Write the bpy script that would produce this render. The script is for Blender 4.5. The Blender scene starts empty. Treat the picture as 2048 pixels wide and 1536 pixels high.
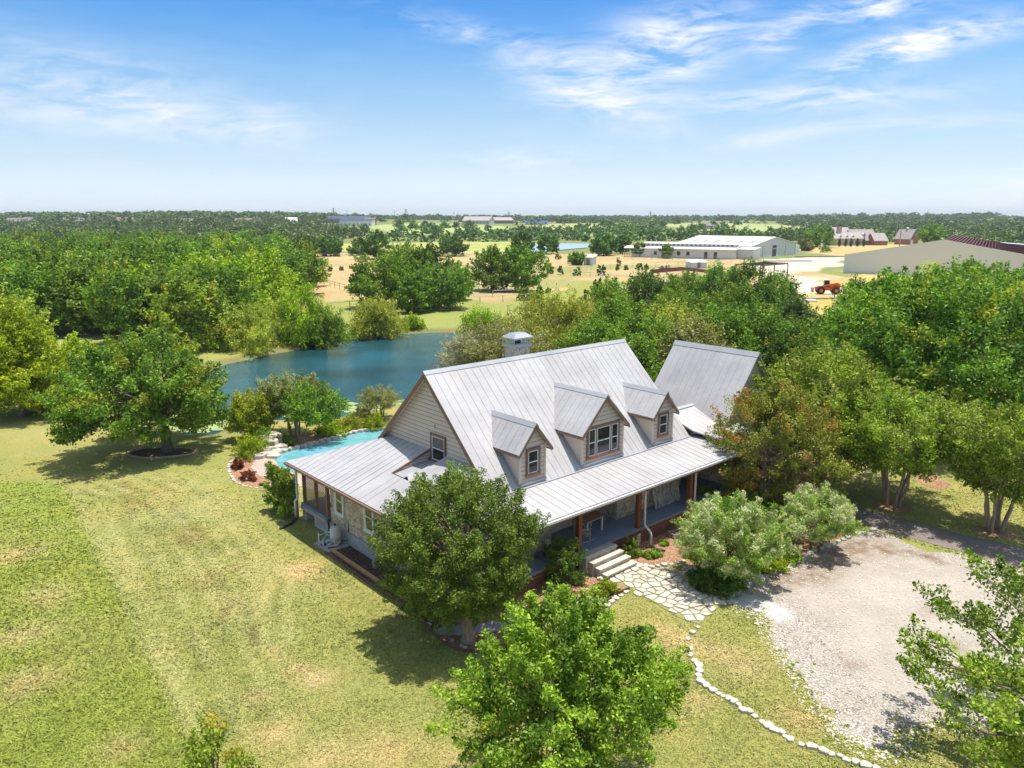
import bpy, math, random
import numpy as np
from mathutils import Vector, Matrix
R_ = math.radians
sc = bpy.context.scene
COL = sc.collection
# ------------------------------------------------------------------ camera
FPX = 1515.58; CAMH = 14.5577; PITCH = math.atan(337 / FPX)
cd = bpy.data.cameras.new('camera'); cam = bpy.data.objects.new('camera', cd); COL.objects.link(cam)
cd.sensor_width = 36; cd.lens = 36 * FPX / 2048; cd.clip_start = .5; cd.clip_end = 30000
cam.location = (0, 0, CAMH); cam.rotation_euler = (math.pi / 2 - PITCH, 0, 0); sc.camera = cam
# ------------------------------------------------------------------ sun, exposure
SUN = Vector((.536, .196, 3.09)).normalized()
SEL = math.asin(SUN.z); SAZ = math.atan2(SUN.x, SUN.y)
sl = bpy.data.lights.new('sun', 'SUN'); sl.energy = 4.1; sl.angle = R_(.53); sl.color = (1, .955, .88)
so = bpy.data.objects.new('sun', sl); COL.objects.link(so)
so.rotation_euler = SUN.to_track_quat('Z', 'Y').to_euler()
sc.view_settings.view_transform = 'Standard'; sc.view_settings.look = 'None'
sc.view_settings.exposure = 0.6; sc.view_settings.gamma = 1
c = sc.cycles
c.use_denoising = True; c.max_bounces = 6; c.diffuse_bounces = 3; c.glossy_bounces = 3
c.transmission_bounces = 4; c.transparent_max_bounces = 6; c.volume_bounces = 0
c.use_adaptive_sampling = True; c.adaptive_threshold = .02

def ray(u, v):
    a = (u - 1024) / FPX; b = (768 - v) / FPX
    return np.array([a, math.cos(PITCH) + b * math.sin(PITCH), -math.sin(PITCH) + b * math.cos(PITCH)])
def G(u, v, z=0.):                     # a pixel of the photograph -> the point of the level z it shows
    d = ray(u, v); t = (z - CAMH) / d[2]
    return (d[0] * t, d[1] * t)

# ------------------------------------------------------------------ node helpers
class NT:
    def __init__(s, tree): s.t = tree; s.n = tree.nodes; s.l = tree.links
    def node(s, typ, **kw):
        n = s.n.new(typ)
        for k, v in kw.items(): setattr(n, k, v)
        return n
    def put(s, sock, v):
        if v is None: return
        if isinstance(v, bpy.types.NodeSocket): s.l.new(v, sock)
        elif sock.type == 'RGBA' and len(v) == 3: sock.default_value = (*v, 1)
        else: sock.default_value = v
    def math(s, op, a, b=None, c_=None, clamp=False):
        n = s.node('ShaderNodeMath', operation=op); n.use_clamp = clamp
        s.put(n.inputs[0], a); s.put(n.inputs[1], b)
        if c_ is not None: s.put(n.inputs[2], c_)
        return n.outputs[0]
    def vm(s, op, a, b=None, out=0):
        n = s.node('ShaderNodeVectorMath', operation=op); s.put(n.inputs[0], a); s.put(n.inputs[1], b); return n.outputs[out]
    def mapping(s, v, scale=(1, 1, 1), rot=(0, 0, 0), loc=(0, 0, 0)):
        n = s.node('ShaderNodeMapping'); s.put(n.inputs[0], v)
        n.inputs['Scale'].default_value = scale; n.inputs['Rotation'].default_value = rot; n.inputs['Location'].default_value = loc
        return n.outputs[0]
    def noise(s, v, scale, detail=3, rough=.55, dist=0., color=False):
        n = s.node('ShaderNodeTexNoise'); s.put(n.inputs['Vector'], v)
        n.inputs['Scale'].default_value = scale; n.inputs['Detail'].default_value = detail
        n.inputs['Roughness'].default_value = rough; n.inputs['Distortion'].default_value = dist
        return n.outputs[1 if color else 0]
    def vor(s, v, scale, feature='F1', out=0, rand=1.):
        n = s.node('ShaderNodeTexVoronoi', feature=feature); s.put(n.inputs['Vector'], v)
        n.inputs['Scale'].default_value = scale; n.inputs['Randomness'].default_value = rand
        return n.outputs[out]
    def ramp(s, f, stops, interp='LINEAR'):
        n = s.node('ShaderNodeValToRGB'); n.color_ramp.interpolation = interp; e = n.color_ramp.elements
        while len(e) < len(stops): e.new(.5)
        for i, (p, col) in enumerate(stops):
            e[i].position = p; e[i].color = (*col, 1) if len(col) == 3 else col
        s.put(n.inputs[0], f); return n.outputs[0]
    def mapr(s, f, a, b, c0=0., c1=1.):
        n = s.node('ShaderNodeMapRange'); s.put(n.inputs[0], f)
        for i, v in enumerate((a, b, c0, c1)): n.inputs[i + 1].default_value = v
        return n.outputs[0]
    def mix(s, f, a, b, mode='MIX'):
        n = s.node('ShaderNodeMix', data_type='RGBA', blend_type=mode)
        s.put(n.inputs[0], f); s.put(n.inputs[6], a); s.put(n.inputs[7], b); return n.outputs[2]
    def attr(s, name, out=2):
        n = s.node('ShaderNodeAttribute', attribute_name=name); return n.outputs[out]
    def bump(s, h, strength=.3, dist=.02):
        n = s.node('ShaderNodeBump'); n.inputs['Strength'].default_value = strength; n.inputs['Distance'].default_value = dist
        s.put(n.inputs['Height'], h); return n.outputs[0]
    def obj(s): return s.node('ShaderNodeTexCoord').outputs['Object']
    def pos(s): return s.node('ShaderNodeNewGeometry').outputs['Position']
def new_mat(name):
    m = bpy.data.materials.new(name); m.use_nodes = True; t = NT(m.node_tree); t.n.clear()
    o = t.node('ShaderNodeOutputMaterial'); b = t.node('ShaderNodeBsdfPrincipled'); t.l.new(b.outputs[0], o.inputs[0])
    t.b = b; t.o = o; return m, t
def fin(t, col, rough=.8, metal=0., normal=None, spec=.5):
    t.put(t.b.inputs['Base Color'], col); t.put(t.b.inputs['Roughness'], rough); t.put(t.b.inputs['Metallic'], metal)
    t.put(t.b.inputs['Specular IOR Level'], spec)
    if normal is not None: t.put(t.b.inputs['Normal'], normal)
M = {}
def plain(name, col, rough=.7, metal=0., var=.12, scale=3., bump=0., spec=.4, grime=None):
    m, t = new_mat(name); o = t.obj()
    n = t.noise(o, scale, 4, .6); n2 = t.noise(o, scale * 9, 3)
    f = t.math('ADD', t.math('MULTIPLY', n, .7), t.math('MULTIPLY', n2, .3))
    col = tuple(x * .88 for x in col); lo = tuple(x * (1 - var) for x in col); hi = tuple(min(1, x * (1 + var)) for x in col)
    cc = t.ramp(f, [(.3, lo), (.7, hi)])
    if grime: cc = t.mix(t.mapr(t.noise(o, scale * .7, 5, .7), .5, .72), cc, grime)
    fin(t, cc, rough, metal, t.bump(n2, bump, .01) if bump else None, spec); M[name] = m; return m

# ------------------------------------------------------------------ world: clear noon sky with wisps of cloud
w = bpy.data.worlds.new('World'); sc.world = w; w.use_nodes = True
T = NT(w.node_tree); T.n.clear()
wo = T.node('ShaderNodeOutputWorld'); bg = T.node('ShaderNodeBackground'); T.l.new(bg.outputs[0], wo.inputs[0])
sky = T.node('ShaderNodeTexSky', sky_type='NISHITA'); sky.sun_disc = False
sky.sun_elevation = SEL; sky.sun_rotation = SAZ; sky.altitude = 200; sky.air_density = 1.; sky.dust_density = .6; sky.ozone_density = 2.5
dirv = T.node('ShaderNodeTexCoord').outputs['Generated']
sx = T.node('ShaderNodeSeparateXYZ'); T.l.new(dirv, sx.inputs[0])
az = T.math('ARCTAN2', sx.outputs[0], sx.outputs[1]); el = T.math('ARCSINE', sx.outputs[2])
# deeper blue with height, paler at the rim; zenith brightened and warmed as added fill
hf = T.mapr(el, 0., .6, 0, 1)
KS = 1.19 * 1.11 / (2 ** .6 * .15 / .105)
tone = T.ramp(hf, [(q_, tuple(k_ * KS for k_ in c_)) for q_, c_ in [(0, (1.31, 1.47, 1.9)), (.03, (1.13, 1.25, 1.65)), (.1, (1.05, 1.06, 1.22)), (.18, (1.0, 1.05, 1.13)), (.28, (.77, 1.01, 1.15)), (.363, (.46, .87, 1.2)), (.41, (.36, .80, 1.2)), (.55, (.6, .85, 1.1)), (1, (2.5, 2.05, 1.55))]])
skyc = T.mix(1., sky.outputs[0], tone, 'MULTIPLY')
comb = T.node('ShaderNodeCombineXYZ'); T.put(comb.inputs[0], az); T.put(comb.inputs[1], T.math('MULTIPLY', el, 2.6))
cv = comb.outputs[0]
warp = T.noise(cv, 3.2, 3, .5, color=True)
cvw = T.vm('ADD', cv, T.vm('SCALE', warp, None)); cvw.node.inputs[3].default_value = 1.
scl = [n for n in T.n if n.type == 'VECT_MATH' and n.operation == 'SCALE'][0]; scl.inputs[3].default_value = .16
n1 = T.noise(T.mapping(cvw, (3.6, 6.2, 1), (0, 0, .3)), 2.3, 9, .58, .5)
n2 = T.noise(T.mapping(cvw, (5, 9, 1), (0, 0, -.2)), 3.6, 8, .62, .7)
def cloud(u, v, wu, wv, rot, amp):
    d = ray(u, v); a0 = math.atan2(d[0], d[1]); e0 = math.atan2(d[2], math.hypot(d[0], d[1]))
    da = T.math('SUBTRACT', az, a0); de = T.math('SUBTRACT', el, e0); cr, sr = math.cos(rot), math.sin(rot)
    p = T.math('ADD', T.math('MULTIPLY', da, cr), T.math('MULTIPLY', de, sr)); q = T.math('SUBTRACT', T.math('MULTIPLY', de, cr), T.math('MULTIPLY', da, sr))
    p = T.math('MULTIPLY', p, FPX / wu); q = T.math('MULTIPLY', q, FPX / wv)
    r2 = T.math('ADD', T.math('MULTIPLY', p, p), T.math('MULTIPLY', q, q))
    return T.math('MULTIPLY', T.math('EXPONENT', T.math('MULTIPLY', r2, -1.)), amp)
blobs = [(1320, 75, 130, 42, .25, .85), (1130, 130, 110, 30, -.2, .62), (1340, 130, 110, 42, .3, .68), (1200, 212, 150, 30, -.28, .6), (1480, 205, 210, 20, -.05, .42),
         (1790, 102, 120, 24, .2, 1.5), (1770, 10, 90, 20, .12, 1.2), (1600, 40, 60, 18, .25, .6), (1700, 190, 160, 20, .0, .5), (1545, 80, 40, 22, 0, .7),
         (930, 62, 150, 20, -.15, .42), (180, 160, 240, 46, -.12, .40), (120, 225, 280, 28, -.08, .36), (300, 215, 200, 26, -.2, .34), (1560, 272, 120, 14, .12, .5),
         (1850, 245, 150, 12, 0, .4), (1800, 405, 420, 16, .03, .5), (2040, 365, 90, 10, 0, .75), (1050, 320, 130, 26, 0, .35), (540, 250, 80, 30, 0, .3), (1990, 60, 90, 16, .1, .4)]
acc = None
for b_ in blobs:
    k = cloud(*b_); acc = k if acc is None else T.math('ADD', acc, k)
nn = T.math('ADD', T.math('MULTIPLY', n1, .6), T.math('MULTIPLY', n2, .4))
dens = T.math('MULTIPLY', acc, T.mapr(nn, .40, .62, .0, 1.25))
haze_lo = T.math('MULTIPLY', T.mapr(nn, .42, .8, 0, .22), T.mapr(el, .02, .24, .8, .2))
cl = T.math('ADD', dens, haze_lo)
cl = T.math('MULTIPLY', cl, T.mapr(el, -.01, .02, .0, 1), clamp=True)
cfin = T.mix(T.math('MULTIPLY', cl, .93), skyc, (4.6, 4.65, 4.85))
T.put(bg.inputs[0], cfin); bg.inputs[1].default_value = .15

# ------------------------------------------------------------------ mesh helpers
class MB:
    def __init__(s): s.v = []; s.f = []
    def add(s, vs, fs):
        o = len(s.v); s.v += [tuple(p) for p in vs]; s.f += [tuple(i + o for i in f) for f in fs]; return s
    def box(s, x0, x1, y0, y1, z0, z1):
        return s.add([(x, y, z) for z in (z0, z1) for y in (y0, y1) for x in (x0, x1)],
                     [(0, 2, 3, 1), (4, 5, 7, 6), (0, 1, 5, 4), (2, 6, 7, 3), (0, 4, 6, 2), (1, 3, 7, 5)])
    def bar(s, a, b, wd, ht, up=(0, 0, 1)):      # a box from a to b, wd wide, ht high
        a = Vector(a); b = Vector(b); d = (b - a).normalized(); u = Vector(up)
        sd = d.cross(u)
        if sd.length < 1e-4: sd = d.cross(Vector((1, 0, 0)))
        sd.normalize(); u = sd.cross(d); P = []
        for p in (a, b):
            for i, j in ((-1, -1), (1, -1), (1, 1), (-1, 1)): P.append(p + sd * wd / 2 * i + u * ht / 2 * j)
        return s.add(P, [(0, 1, 2, 3)[::-1], (4, 5, 6, 7), (0, 1, 5, 4), (1, 2, 6, 5), (2, 3, 7, 6), (3, 0, 4, 7)])
    def tube(s, pts, rad, n=8, cap=True):
        pts = [Vector(p) for p in pts]; rad = [rad] * len(pts) if isinstance(rad, (int, float)) else rad; rings = []
        for i, p in enumerate(pts):
            d = (pts[min(i + 1, len(pts) - 1)] - pts[max(i - 1, 0)]).normalized()
            a = d.cross(Vector((0, 0, 1)) if abs(d.z) < .9 else Vector((1, 0, 0))).normalized(); b = d.cross(a)
            rings += [p + (a * math.cos(2 * math.pi * k / n) + b * math.sin(2 * math.pi * k / n)) * rad[i] for k in range(n)]
        fs = [(i * n + k, i * n + (k + 1) % n, (i + 1) * n + (k + 1) % n, (i + 1) * n + k) for i in range(len(pts) - 1) for k in range(n)]
        if cap: fs += [tuple(range(n))[::-1], tuple(range((len(pts) - 1) * n, len(pts) * n))]
        return s.add(rings, fs)
    def prism(s, poly, z0, z1):
        n = len(poly)
        return s.add([(p[0], p[1], z0) for p in poly] + [(p[0], p[1], z1) for p in poly],
                     [tuple(range(n))[::-1], tuple(range(n, 2 * n))] + [(i, (i + 1) % n, n + (i + 1) % n, n + i) for i in range(n)])
    def slab(s, poly, th):                        # a flat 3D polygon given thickness th below it
        P = [Vector(p) for p in poly]; nrm = Vector((0, 0, 0))
        for i in range(len(P)): nrm += (P[i] - P[0]).cross(P[(i + 1) % len(P)] - P[0])
        nrm.normalize(); n = len(P)
        if nrm.z < 0: P = P[::-1]; nrm = -nrm
        Q = [p - nrm * th for p in P]
        return s.add(Q + P, [tuple(range(n))[::-1], tuple(range(n, 2 * n))] + [(i, (i + 1) % n, n + (i + 1) % n, n + i) for i in range(n)])
    def build(s, name, mat, parent=None, loc=None, smooth=False):
        me = bpy.data.meshes.new(name); me.from_pydata(s.v, [], s.f); me.update()
        me.materials.append(M[mat] if isinstance(mat, str) else mat)
        if smooth: me.polygons.foreach_set('use_smooth', [True] * len(me.polygons))
        o = bpy.data.objects.new(name, me); COL.objects.link(o)
        if parent: o.parent = parent
        if loc is not None: o.location = loc
        return o
def tag(o, label=None, cat=None, group=None, kind=None):
    for k, v in (('label', label), ('category', cat), ('group', group), ('kind', kind)):
        if v: o[k] = v
    return o
def thing(name, label, cat, loc=(0, 0, 0), rz=0., group=None):
    o = bpy.data.objects.new(name, None); COL.objects.link(o); o.location = loc; o.rotation_euler = (0, 0, rz)
    o.empty_display_size = .3
    return tag(o, label, cat, group)
def copy_tree(o, parent=None):
    k = o.copy(); COL.objects.link(k)
    if parent: k.parent = parent
    for ch in list(KIDS.get(o.name, o.children)): copy_tree(ch, k)
    return k
KIDS = {}
def np_mesh(name, V, F, mat, attrs=None):        # V (n,3), F (m,4) or (m,3)
    me = bpy.data.meshes.new(name); n, m, k = len(V), len(F), F.shape[1]
    me.vertices.add(n); me.vertices.foreach_set('co', np.asarray(V, np.float32).ravel())
    me.loops.add(m * k); me.loops.foreach_set('vertex_index', np.asarray(F, np.int32).ravel())
    me.polygons.add(m); me.polygons.foreach_set('loop_start', np.arange(0, m * k, k, dtype=np.int32))
    me.update(calc_edges=True)
    for an, (dom, typ, val) in (attrs or {}).items():
        a = me.attributes.new(an, typ, dom)
        a.data.foreach_set('value' if typ == 'FLOAT' else 'color', np.asarray(val, np.float32).ravel())
    me.materials.append(M[mat] if isinstance(mat, str) else mat)
    return me
def link(name, me, parent=None, loc=None):
    o = bpy.data.objects.new(name, me); COL.objects.link(o)
    if parent: o.parent = parent
    if loc is not None: o.location = loc
    return o
def pxpoly(pts, z=0.): return [G(u, v, z) for u, v in pts]
def wobble(poly, amp, step, seed=0, closed=True):
    r = random.Random(seed); out = []; n = len(poly)
    for i in range(n if closed else n - 1):
        a = Vector(poly[i]); b = Vector(poly[(i + 1) % n]); k = max(1, int((b - a).length / step))
        for j in range(k):
            p = a.lerp(b, j / k); d = (b - a).normalized(); o = r.uniform(-amp, amp)
            out.append((p.x - d.y * o, p.y + d.x * o))
    if not closed: out.append(tuple(poly[-1]))
    return out
def smooth_line(pts, n=6):                      # Catmull-Rom
    P = [Vector(p) for p in pts]; out = []
    for i in range(len(P) - 1):
        p0, p1, p2, p3 = P[max(i - 1, 0)], P[i], P[i + 1], P[min(i + 2, len(P) - 1)]
        for j in range(n):
            t = j / n; out.append(.5 * ((2 * p1) + (p2 - p0) * t + (2 * p0 - 5 * p1 + 4 * p2 - p3) * t * t + (3 * p1 - p0 - 3 * p2 + p3) * t ** 3))
    out.append(P[-1]); return out
def inside(X, Y, poly):
    r = np.zeros(X.shape, bool); n = len(poly)
    for i in range(n):
        x0, y0 = poly[i]; x1, y1 = poly[(i + 1) % n]
        if y0 == y1: continue
        cnd = ((y0 > Y) != (y1 > Y)) & (X < (x1 - x0) * (Y - y0) / (y1 - y0) + x0); r ^= cnd
    return r
def dist_line(X, Y, poly, closed=True):
    d = np.full(X.shape, 1e9); n = len(poly)
    for i in range(n if closed else n - 1):
        x0, y0 = poly[i][:2]; x1, y1 = poly[(i + 1) % n][:2]; L2 = (x1 - x0) ** 2 + (y1 - y0) ** 2 + 1e-9
        t = np.clip(((X - x0) * (x1 - x0) + (Y - y0) * (y1 - y0)) / L2, 0, 1)
        d = np.minimum(d, np.hypot(X - x0 - t * (x1 - x0), Y - y0 - t * (y1 - y0)))
    return d
_lat = np.random.RandomState(5).rand(257, 257)
def vnoise(X, Y, s, k=0):                       # value noise
    x = X / s + 31.7 * k + 1000; y = Y / s + 17.3 * k + 1000
    xi = np.floor(x).astype(int); yi = np.floor(y).astype(int); fx = x - xi; fy = y - yi
    fx = fx * fx * (3 - 2 * fx); fy = fy * fy * (3 - 2 * fy); g = lambda a, b: _lat[a % 257, b % 257]
    return (g(xi, yi) * (1 - fx) + g(xi + 1, yi) * fx) * (1 - fy) + (g(xi, yi + 1) * (1 - fx) + g(xi + 1, yi + 1) * fx) * fy
def fbm(X, Y, s, k=0, o=4): return sum(vnoise(X, Y, s / 2 ** i, k + i * 3) * .5 ** i for i in range(o)) / (2 - .5 ** (o - 1))

# ------------------------------------------------------------------ materials
m, t = new_mat('lawn'); p = t.pos(); base = t.attr('cover', 0)
big = t.noise(p, .22, 5, .6); mid = t.noise(p, 1.3, 4, .65); fine = t.noise(p, 9., 4, .7); vf = t.noise(p, 32, 2, .6)
cc = t.mix(t.mapr(big, .38, .64), base, t.mix(1., base, (1.22, 1.04, .95), 'MULTIPLY'))
cc = t.mix(t.mapr(mid, .48, .75, 0, .38), cc, t.mix(1., base, (.72, .84, .62), 'MULTIPLY'))
cc = t.mix(1., cc, t.ramp(fine, [(.3, (.70, .74, .62)), (.52, (1, 1, 1)), (.72, (1.3, 1.22, 1.2))]), 'MULTIPLY')
cc = t.mix(1., cc, t.ramp(vf, [(.35, (.72, .74, .7)), (.65, (1.24, 1.22, 1.2))]), 'MULTIPLY')
fin(t, cc, .95, 0, t.bump(t.math('ADD', fine, t.math('MULTIPLY', vf, .5)), .6, .06), .1); M['lawn'] = m

m, t = new_mat('grass_blade'); p = t.pos(); base = t.attr('cover', 0); tn = t.attr('tint')
cc = t.mix(tn, t.mix(1., base, (.80, .86, .7), 'MULTIPLY'), t.mix(1., base, (1.75, 1.65, 1.5), 'MULTIPLY'))
fin(t, cc, .8, 0, None, .15); M['grass_blade'] = m

def leaf_mat(name, dark, light, young=(.42, .42, .04), trans=.30, rough=.55, spec=.25):
    dark = (dark[0] * .95, dark[1] * .85, dark[2] * .5); light = (min(.6, light[0] * 2.0), min(.64, light[1] * 1.86), light[2] * 1.15)
    m, t = new_mat(name); tn = t.attr('tint'); yg = t.attr('young')
    info = t.node('ShaderNodeObjectInfo').outputs['Random']
    cc = t.mix(tn, dark, light); cc = t.mix(yg, cc, young)
    hs = t.node('ShaderNodeHueSaturation'); t.put(hs.inputs['Color'], cc)
    t.put(hs.inputs['Hue'], t.mapr(info, 0, 1, .485, .512)); t.put(hs.inputs['Value'], t.mapr(info, 0, 1, .86, 1.14))
    cc = hs.outputs[0]; fin(t, cc, rough, 0, None, spec)
    tr = t.node('ShaderNodeBsdfTranslucent'); t.put(tr.inputs[0], t.mix(1., cc, (1.25, 1.3, .5), 'MULTIPLY'))
    mx = t.node('ShaderNodeMixShader'); mx.inputs[0].default_value = trans
    t.l.new(t.b.outputs[0], mx.inputs[1]); t.l.new(tr.outputs[0], mx.inputs[2]); t.l.new(mx.outputs[0], t.o.inputs[0]); M[name] = m
leaf_mat('leaf_oak', (.045, .115, .020), (.135, .235, .042))
leaf_mat('leaf_maple', (.062, .145, .022), (.215, .310, .050), (.62, .34, .03))
leaf_mat('leaf_yaupon', (.055, .115, .030), (.145, .240, .060), (.24, .32, .05))
leaf_mat('leaf_forest', (.050, .120, .018), (.155, .265, .038), (.30, .36, .05))
leaf_mat('leaf_deep', (.035, .095, .022), (.095, .185, .035))
leaf_mat('leaf_willow', (.130, .210, .030), (.330, .440, .075), (.42, .45, .08))
leaf_mat('leaf_cypress', (.120, .230, .015), (.260, .360, .022), (.50, .46, .03))
leaf_mat('leaf_crape', (.075, .150, .022), (.215, .330, .050), (.36, .38, .10))
leaf_mat('leaf_bronze', (.080, .110, .028), (.190, .215, .050), (.42, .19, .05))
leaf_mat('leaf_dappled', (.110, .250, .045), (.240, .370, .110), (.74, .70, .52))
leaf_mat('leaf_lime', (.110, .220, .012), (.260, .370, .030), (.46, .48, .04))
leaf_mat('leaf_grey', (.110, .135, .075), (.240, .260, .150))
leaf_mat('leaf_cedar', (.030, .075, .028), (.080, .145, .050))
leaf_mat('leaf_purple', (.090, .030, .035), (.200, .060, .065))
leaf_mat('twig_grey', (.26, .22, .19), (.42, .37, .33), trans=.05)
m, t = new_mat('bark'); o = t.obj(); f = t.noise(t.mapping(o, (6, 6, 1.2)), 3, 5, .7)
fin(t, t.ramp(f, [(.3, (.075, .055, .042)), (.7, (.25, .20, .16))]), .95, 0, t.bump(f, .8, .04), .1); M['bark'] = m
m, t = new_mat('bark_pale'); o = t.obj(); f = t.noise(t.mapping(o, (6, 6, 1)), 3, 5, .7)
fin(t, t.ramp(f, [(.3, (.22, .15, .10)), (.7, (.48, .37, .27))]), .9, 0, t.bump(f, .5, .03), .1); M['bark_pale'] = m

# standing seam metal
def metal_roof(name, lo, hi):
    m, t = new_mat(name); o = t.obj(); p = t.pos()
    f = t.noise(p, .45, 5, .65); g = t.noise(t.mapping(p, (1, 1, 3)), 2.5, 5, .7); h = t.noise(p, 14, 3, .6)
    cc = t.ramp(f, [(.3, lo), (.62, hi)]); cc = t.mix(t.mapr(g, .5, .8, 0, .45), cc, (lo[0] * .86, lo[1] * .80, lo[2] * .80))
    q = t.noise(t.mapping(p, (1, 1, .5)), .9, 6, .72); cc = t.mix(t.mapr(q, .5, .68, 0, .34), cc, (.31, .285, .28)); cc = t.mix(t.mapr(h, .4, .7, 0, .16), cc, (.25, .24, .24))
    fin(t, cc, t.mapr(g, .3, .7, .42, .62), .12, t.bump(t.math('ADD', f, g), .06, .02), .5); M[name] = m
metal_roof('roof_metal', (.365, .352, .352), (.475, .465, .465))
metal_roof('roof_flashing', (.30, .31, .33), (.40, .41, .43))
# limestone walling: irregular blocks in pale mortar
def stone(name, scale, a, b_, c_):
    m, t = new_mat(name); o = t.obj(); wv = t.vm('ADD', o, t.vm('MULTIPLY', t.noise(o, 3., 2, .5, color=True), (.12, .12, .12)))
    mp = t.mapping(wv, (1, 1, 1.25)); e = t.vor(mp, scale, 'DISTANCE_TO_EDGE'); cl_ = t.vor(mp, scale, 'F1', 1)
    s_ = t.node('ShaderNodeSeparateColor'); t.put(s_.inputs[0], cl_); n = t.noise(o, 9, 4, .65); n2 = t.noise(o, 1.2, 3)
    cc = t.ramp(s_.outputs[0], [(0, a), (.45, b_), (.8, c_), (1, (.45, .30, .15))])
    cc = t.mix(t.mapr(n, .35, .75, 0, .5), cc, (.27, .23, .17)); cc = t.mix(t.mapr(n2, .5, .7, 0, .35), cc, (.60, .55, .46))
    mort = t.mapr(e, .012, .034); cc = t.mix(mort, (.20, .17, .13), cc)
    hh = t.math('ADD', t.math('MULTIPLY', t.mapr(e, 0, .08), .8), t.math('MULTIPLY', n, .4))
    fin(t, cc, .9, 0, t.bump(hh, .7, .05), .15); M[name] = m
stone('limestone', 3.0, (.60, .49, .34), (.70, .61, .46), (.50, .42, .31))
stone('limestone_small', 6.5, (.60, .56, .48), (.66, .62, .55), (.50, .46, .38))
plain('stone_pale', (.62, .56, .47), .9, var=.32, scale=2.2, bump=.5, spec=.1, grime=(.36, .31, .24))
plain('siding', (.72, .60, .495), .6, var=.05, scale=1.5)
plain('siding_lap_shade', (.36, .29, .23), .8, var=.1)  # dark tone painting the shade line under each lapped board
plain('trim_brown', (.235, .135, .095), .6, var=.15, scale=4)
plain('trim_terracotta', (.36, .15, .085), .6, var=.12)
plain('white_vinyl', (.80, .80, .80), .4, var=.04)
plain('white_pipe', (.72, .70, .68), .45, var=.08)
plain('post_wood', (.23, .075, .032), .6, var=.3, scale=6, bump=.3)
plain('lattice_brown', (.30, .14, .085), .75, var=.2)
plain('concrete', (.42, .40, .37), .9, var=.18, scale=2.5, bump=.3, grime=(.25, .235, .21))
plain('dark_metal', (.05, .045, .045), .5, var=.2)
plain('steel_grey', (.50, .53, .57), .38, .55, var=.08)
plain('galv', (.40, .41, .41), .5, .3, var=.1)
plain('white_wall', (.74, .73, .70), .75, var=.06, scale=.5, grime=(.60, .57, .52))
plain('tan_wall', (.78, .755, .73), .8, var=.03, scale=.2)
plain('white_roof', (.80, .77, .73), .6, var=.05, scale=.4)
plain('maroon_steel', (.17, .045, .045), .6, var=.25, scale=2)
plain('orange_paint', (.78, .17, .03), .45, var=.1)
plain('rubber', (.03, .03, .03), .9, var=.2)
plain('brick_red', (.36, .17, .12), .85, var=.2, scale=3)
plain('slate_grey', (.23, .21, .215), .85, var=.15, scale=1)
plain('roof_brown', (.26, .20, .18), .9, var=.15, scale=1)
plain('roof_pale', (.42, .37, .35), .9, var=.15, scale=1)
plain('wall_stone', (.52, .43, .36), .9, var=.2, scale=1)
plain('cream_wall', (.62, .57, .50), .8, var=.08, scale=1)
plain('navy_roof', (.05, .07, .13), .6, var=.1)
plain('blue_trim', (.03, .10, .45), .5)
plain('filter_tan', (.62, .57, .49), .5, var=.06)
plain('pump_grey', (.34, .37, .41), .5, var=.15)
plain('table_wood', (.30, .20, .13), .7, var=.3, scale=8)
plain('weathered_wood', (.40, .34, .28), .9, var=.3, scale=8, bump=.4)
plain('fresh_lumber', (.66, .50, .28), .8, var=.15)
plain('birch', (.62, .58, .52), .85, var=.5, scale=5, spec=.1, grime=(.06, .05, .045))
plain('edging_rust', (.16, .085, .05), .8, var=.3, scale=3)
plain('timber_edge', (.52, .30, .15), .85, var=.25, scale=4, bump=.3)
plain('lily', (.34, .42, .14), .6, var=.3, scale=2)
plain('pot', (.35, .30, .25), .8)
plain('patio_tan', (.46, .37, .30), .9, var=.15, scale=3, bump=.3)
# grey-blue stained deck boards
m, t = new_mat('deck_board'); o = t.obj(); f = t.noise(t.mapping(o, (9, 1, 1)), 2, 4, .6)
fin(t, t.ramp(f, [(.3, (.13, .185, .265)), (.7, (.19, .26, .36))]), .6, 0, t.bump(f, .2, .01), .4); M['deck_board'] = m
m, t = new_mat('glass_dark'); o = t.pos(); f = t.noise(o, 1.4, 3)
fin(t, t.ramp(f, [(.35, (.010, .014, .016)), (.7, (.040, .052, .050))]), .06, 0, None, .7); M['glass_dark'] = m
# mulch
def mulch(name, a, b_, c_):
    m, t = new_mat(name); p = t.pos(); v1 = t.vor(t.mapping(p, (1, 1.6, 1), (0, 0, .6)), 16, 'F1', 1); s_ = t.node('ShaderNodeSeparateColor'); t.put(s_.inputs[0], v1)
    d = t.vor(t.mapping(p, (1, 1.6, 1), (0, 0, .6)), 16, 'F1', 0); n = t.noise(p, 1.1, 4, .6); n2 = t.noise(p, 11, 4, .7)
    cc = t.ramp(s_.outputs[0], [(0, a), (.5, b_), (1, c_)]); cc = t.mix(t.mapr(n, .4, .7, 0, .6), cc, a)
    cc = t.mix(1., cc, t.ramp(n2, [(.3, (.6, .6, .6)), (.7, (1.3, 1.3, 1.3))]), 'MULTIPLY')
    fin(t, cc, .95, 0, t.bump(t.math('ADD', d, n2), .9, .05), .1); M[name] = m
mulch('mulch', (.30, .155, .085), (.42, .235, .135), (.58, .38, .25))
mulch('mulch_dark', (.070, .042, .030), (.12, .075, .055), (.24, .165, .12))
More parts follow.
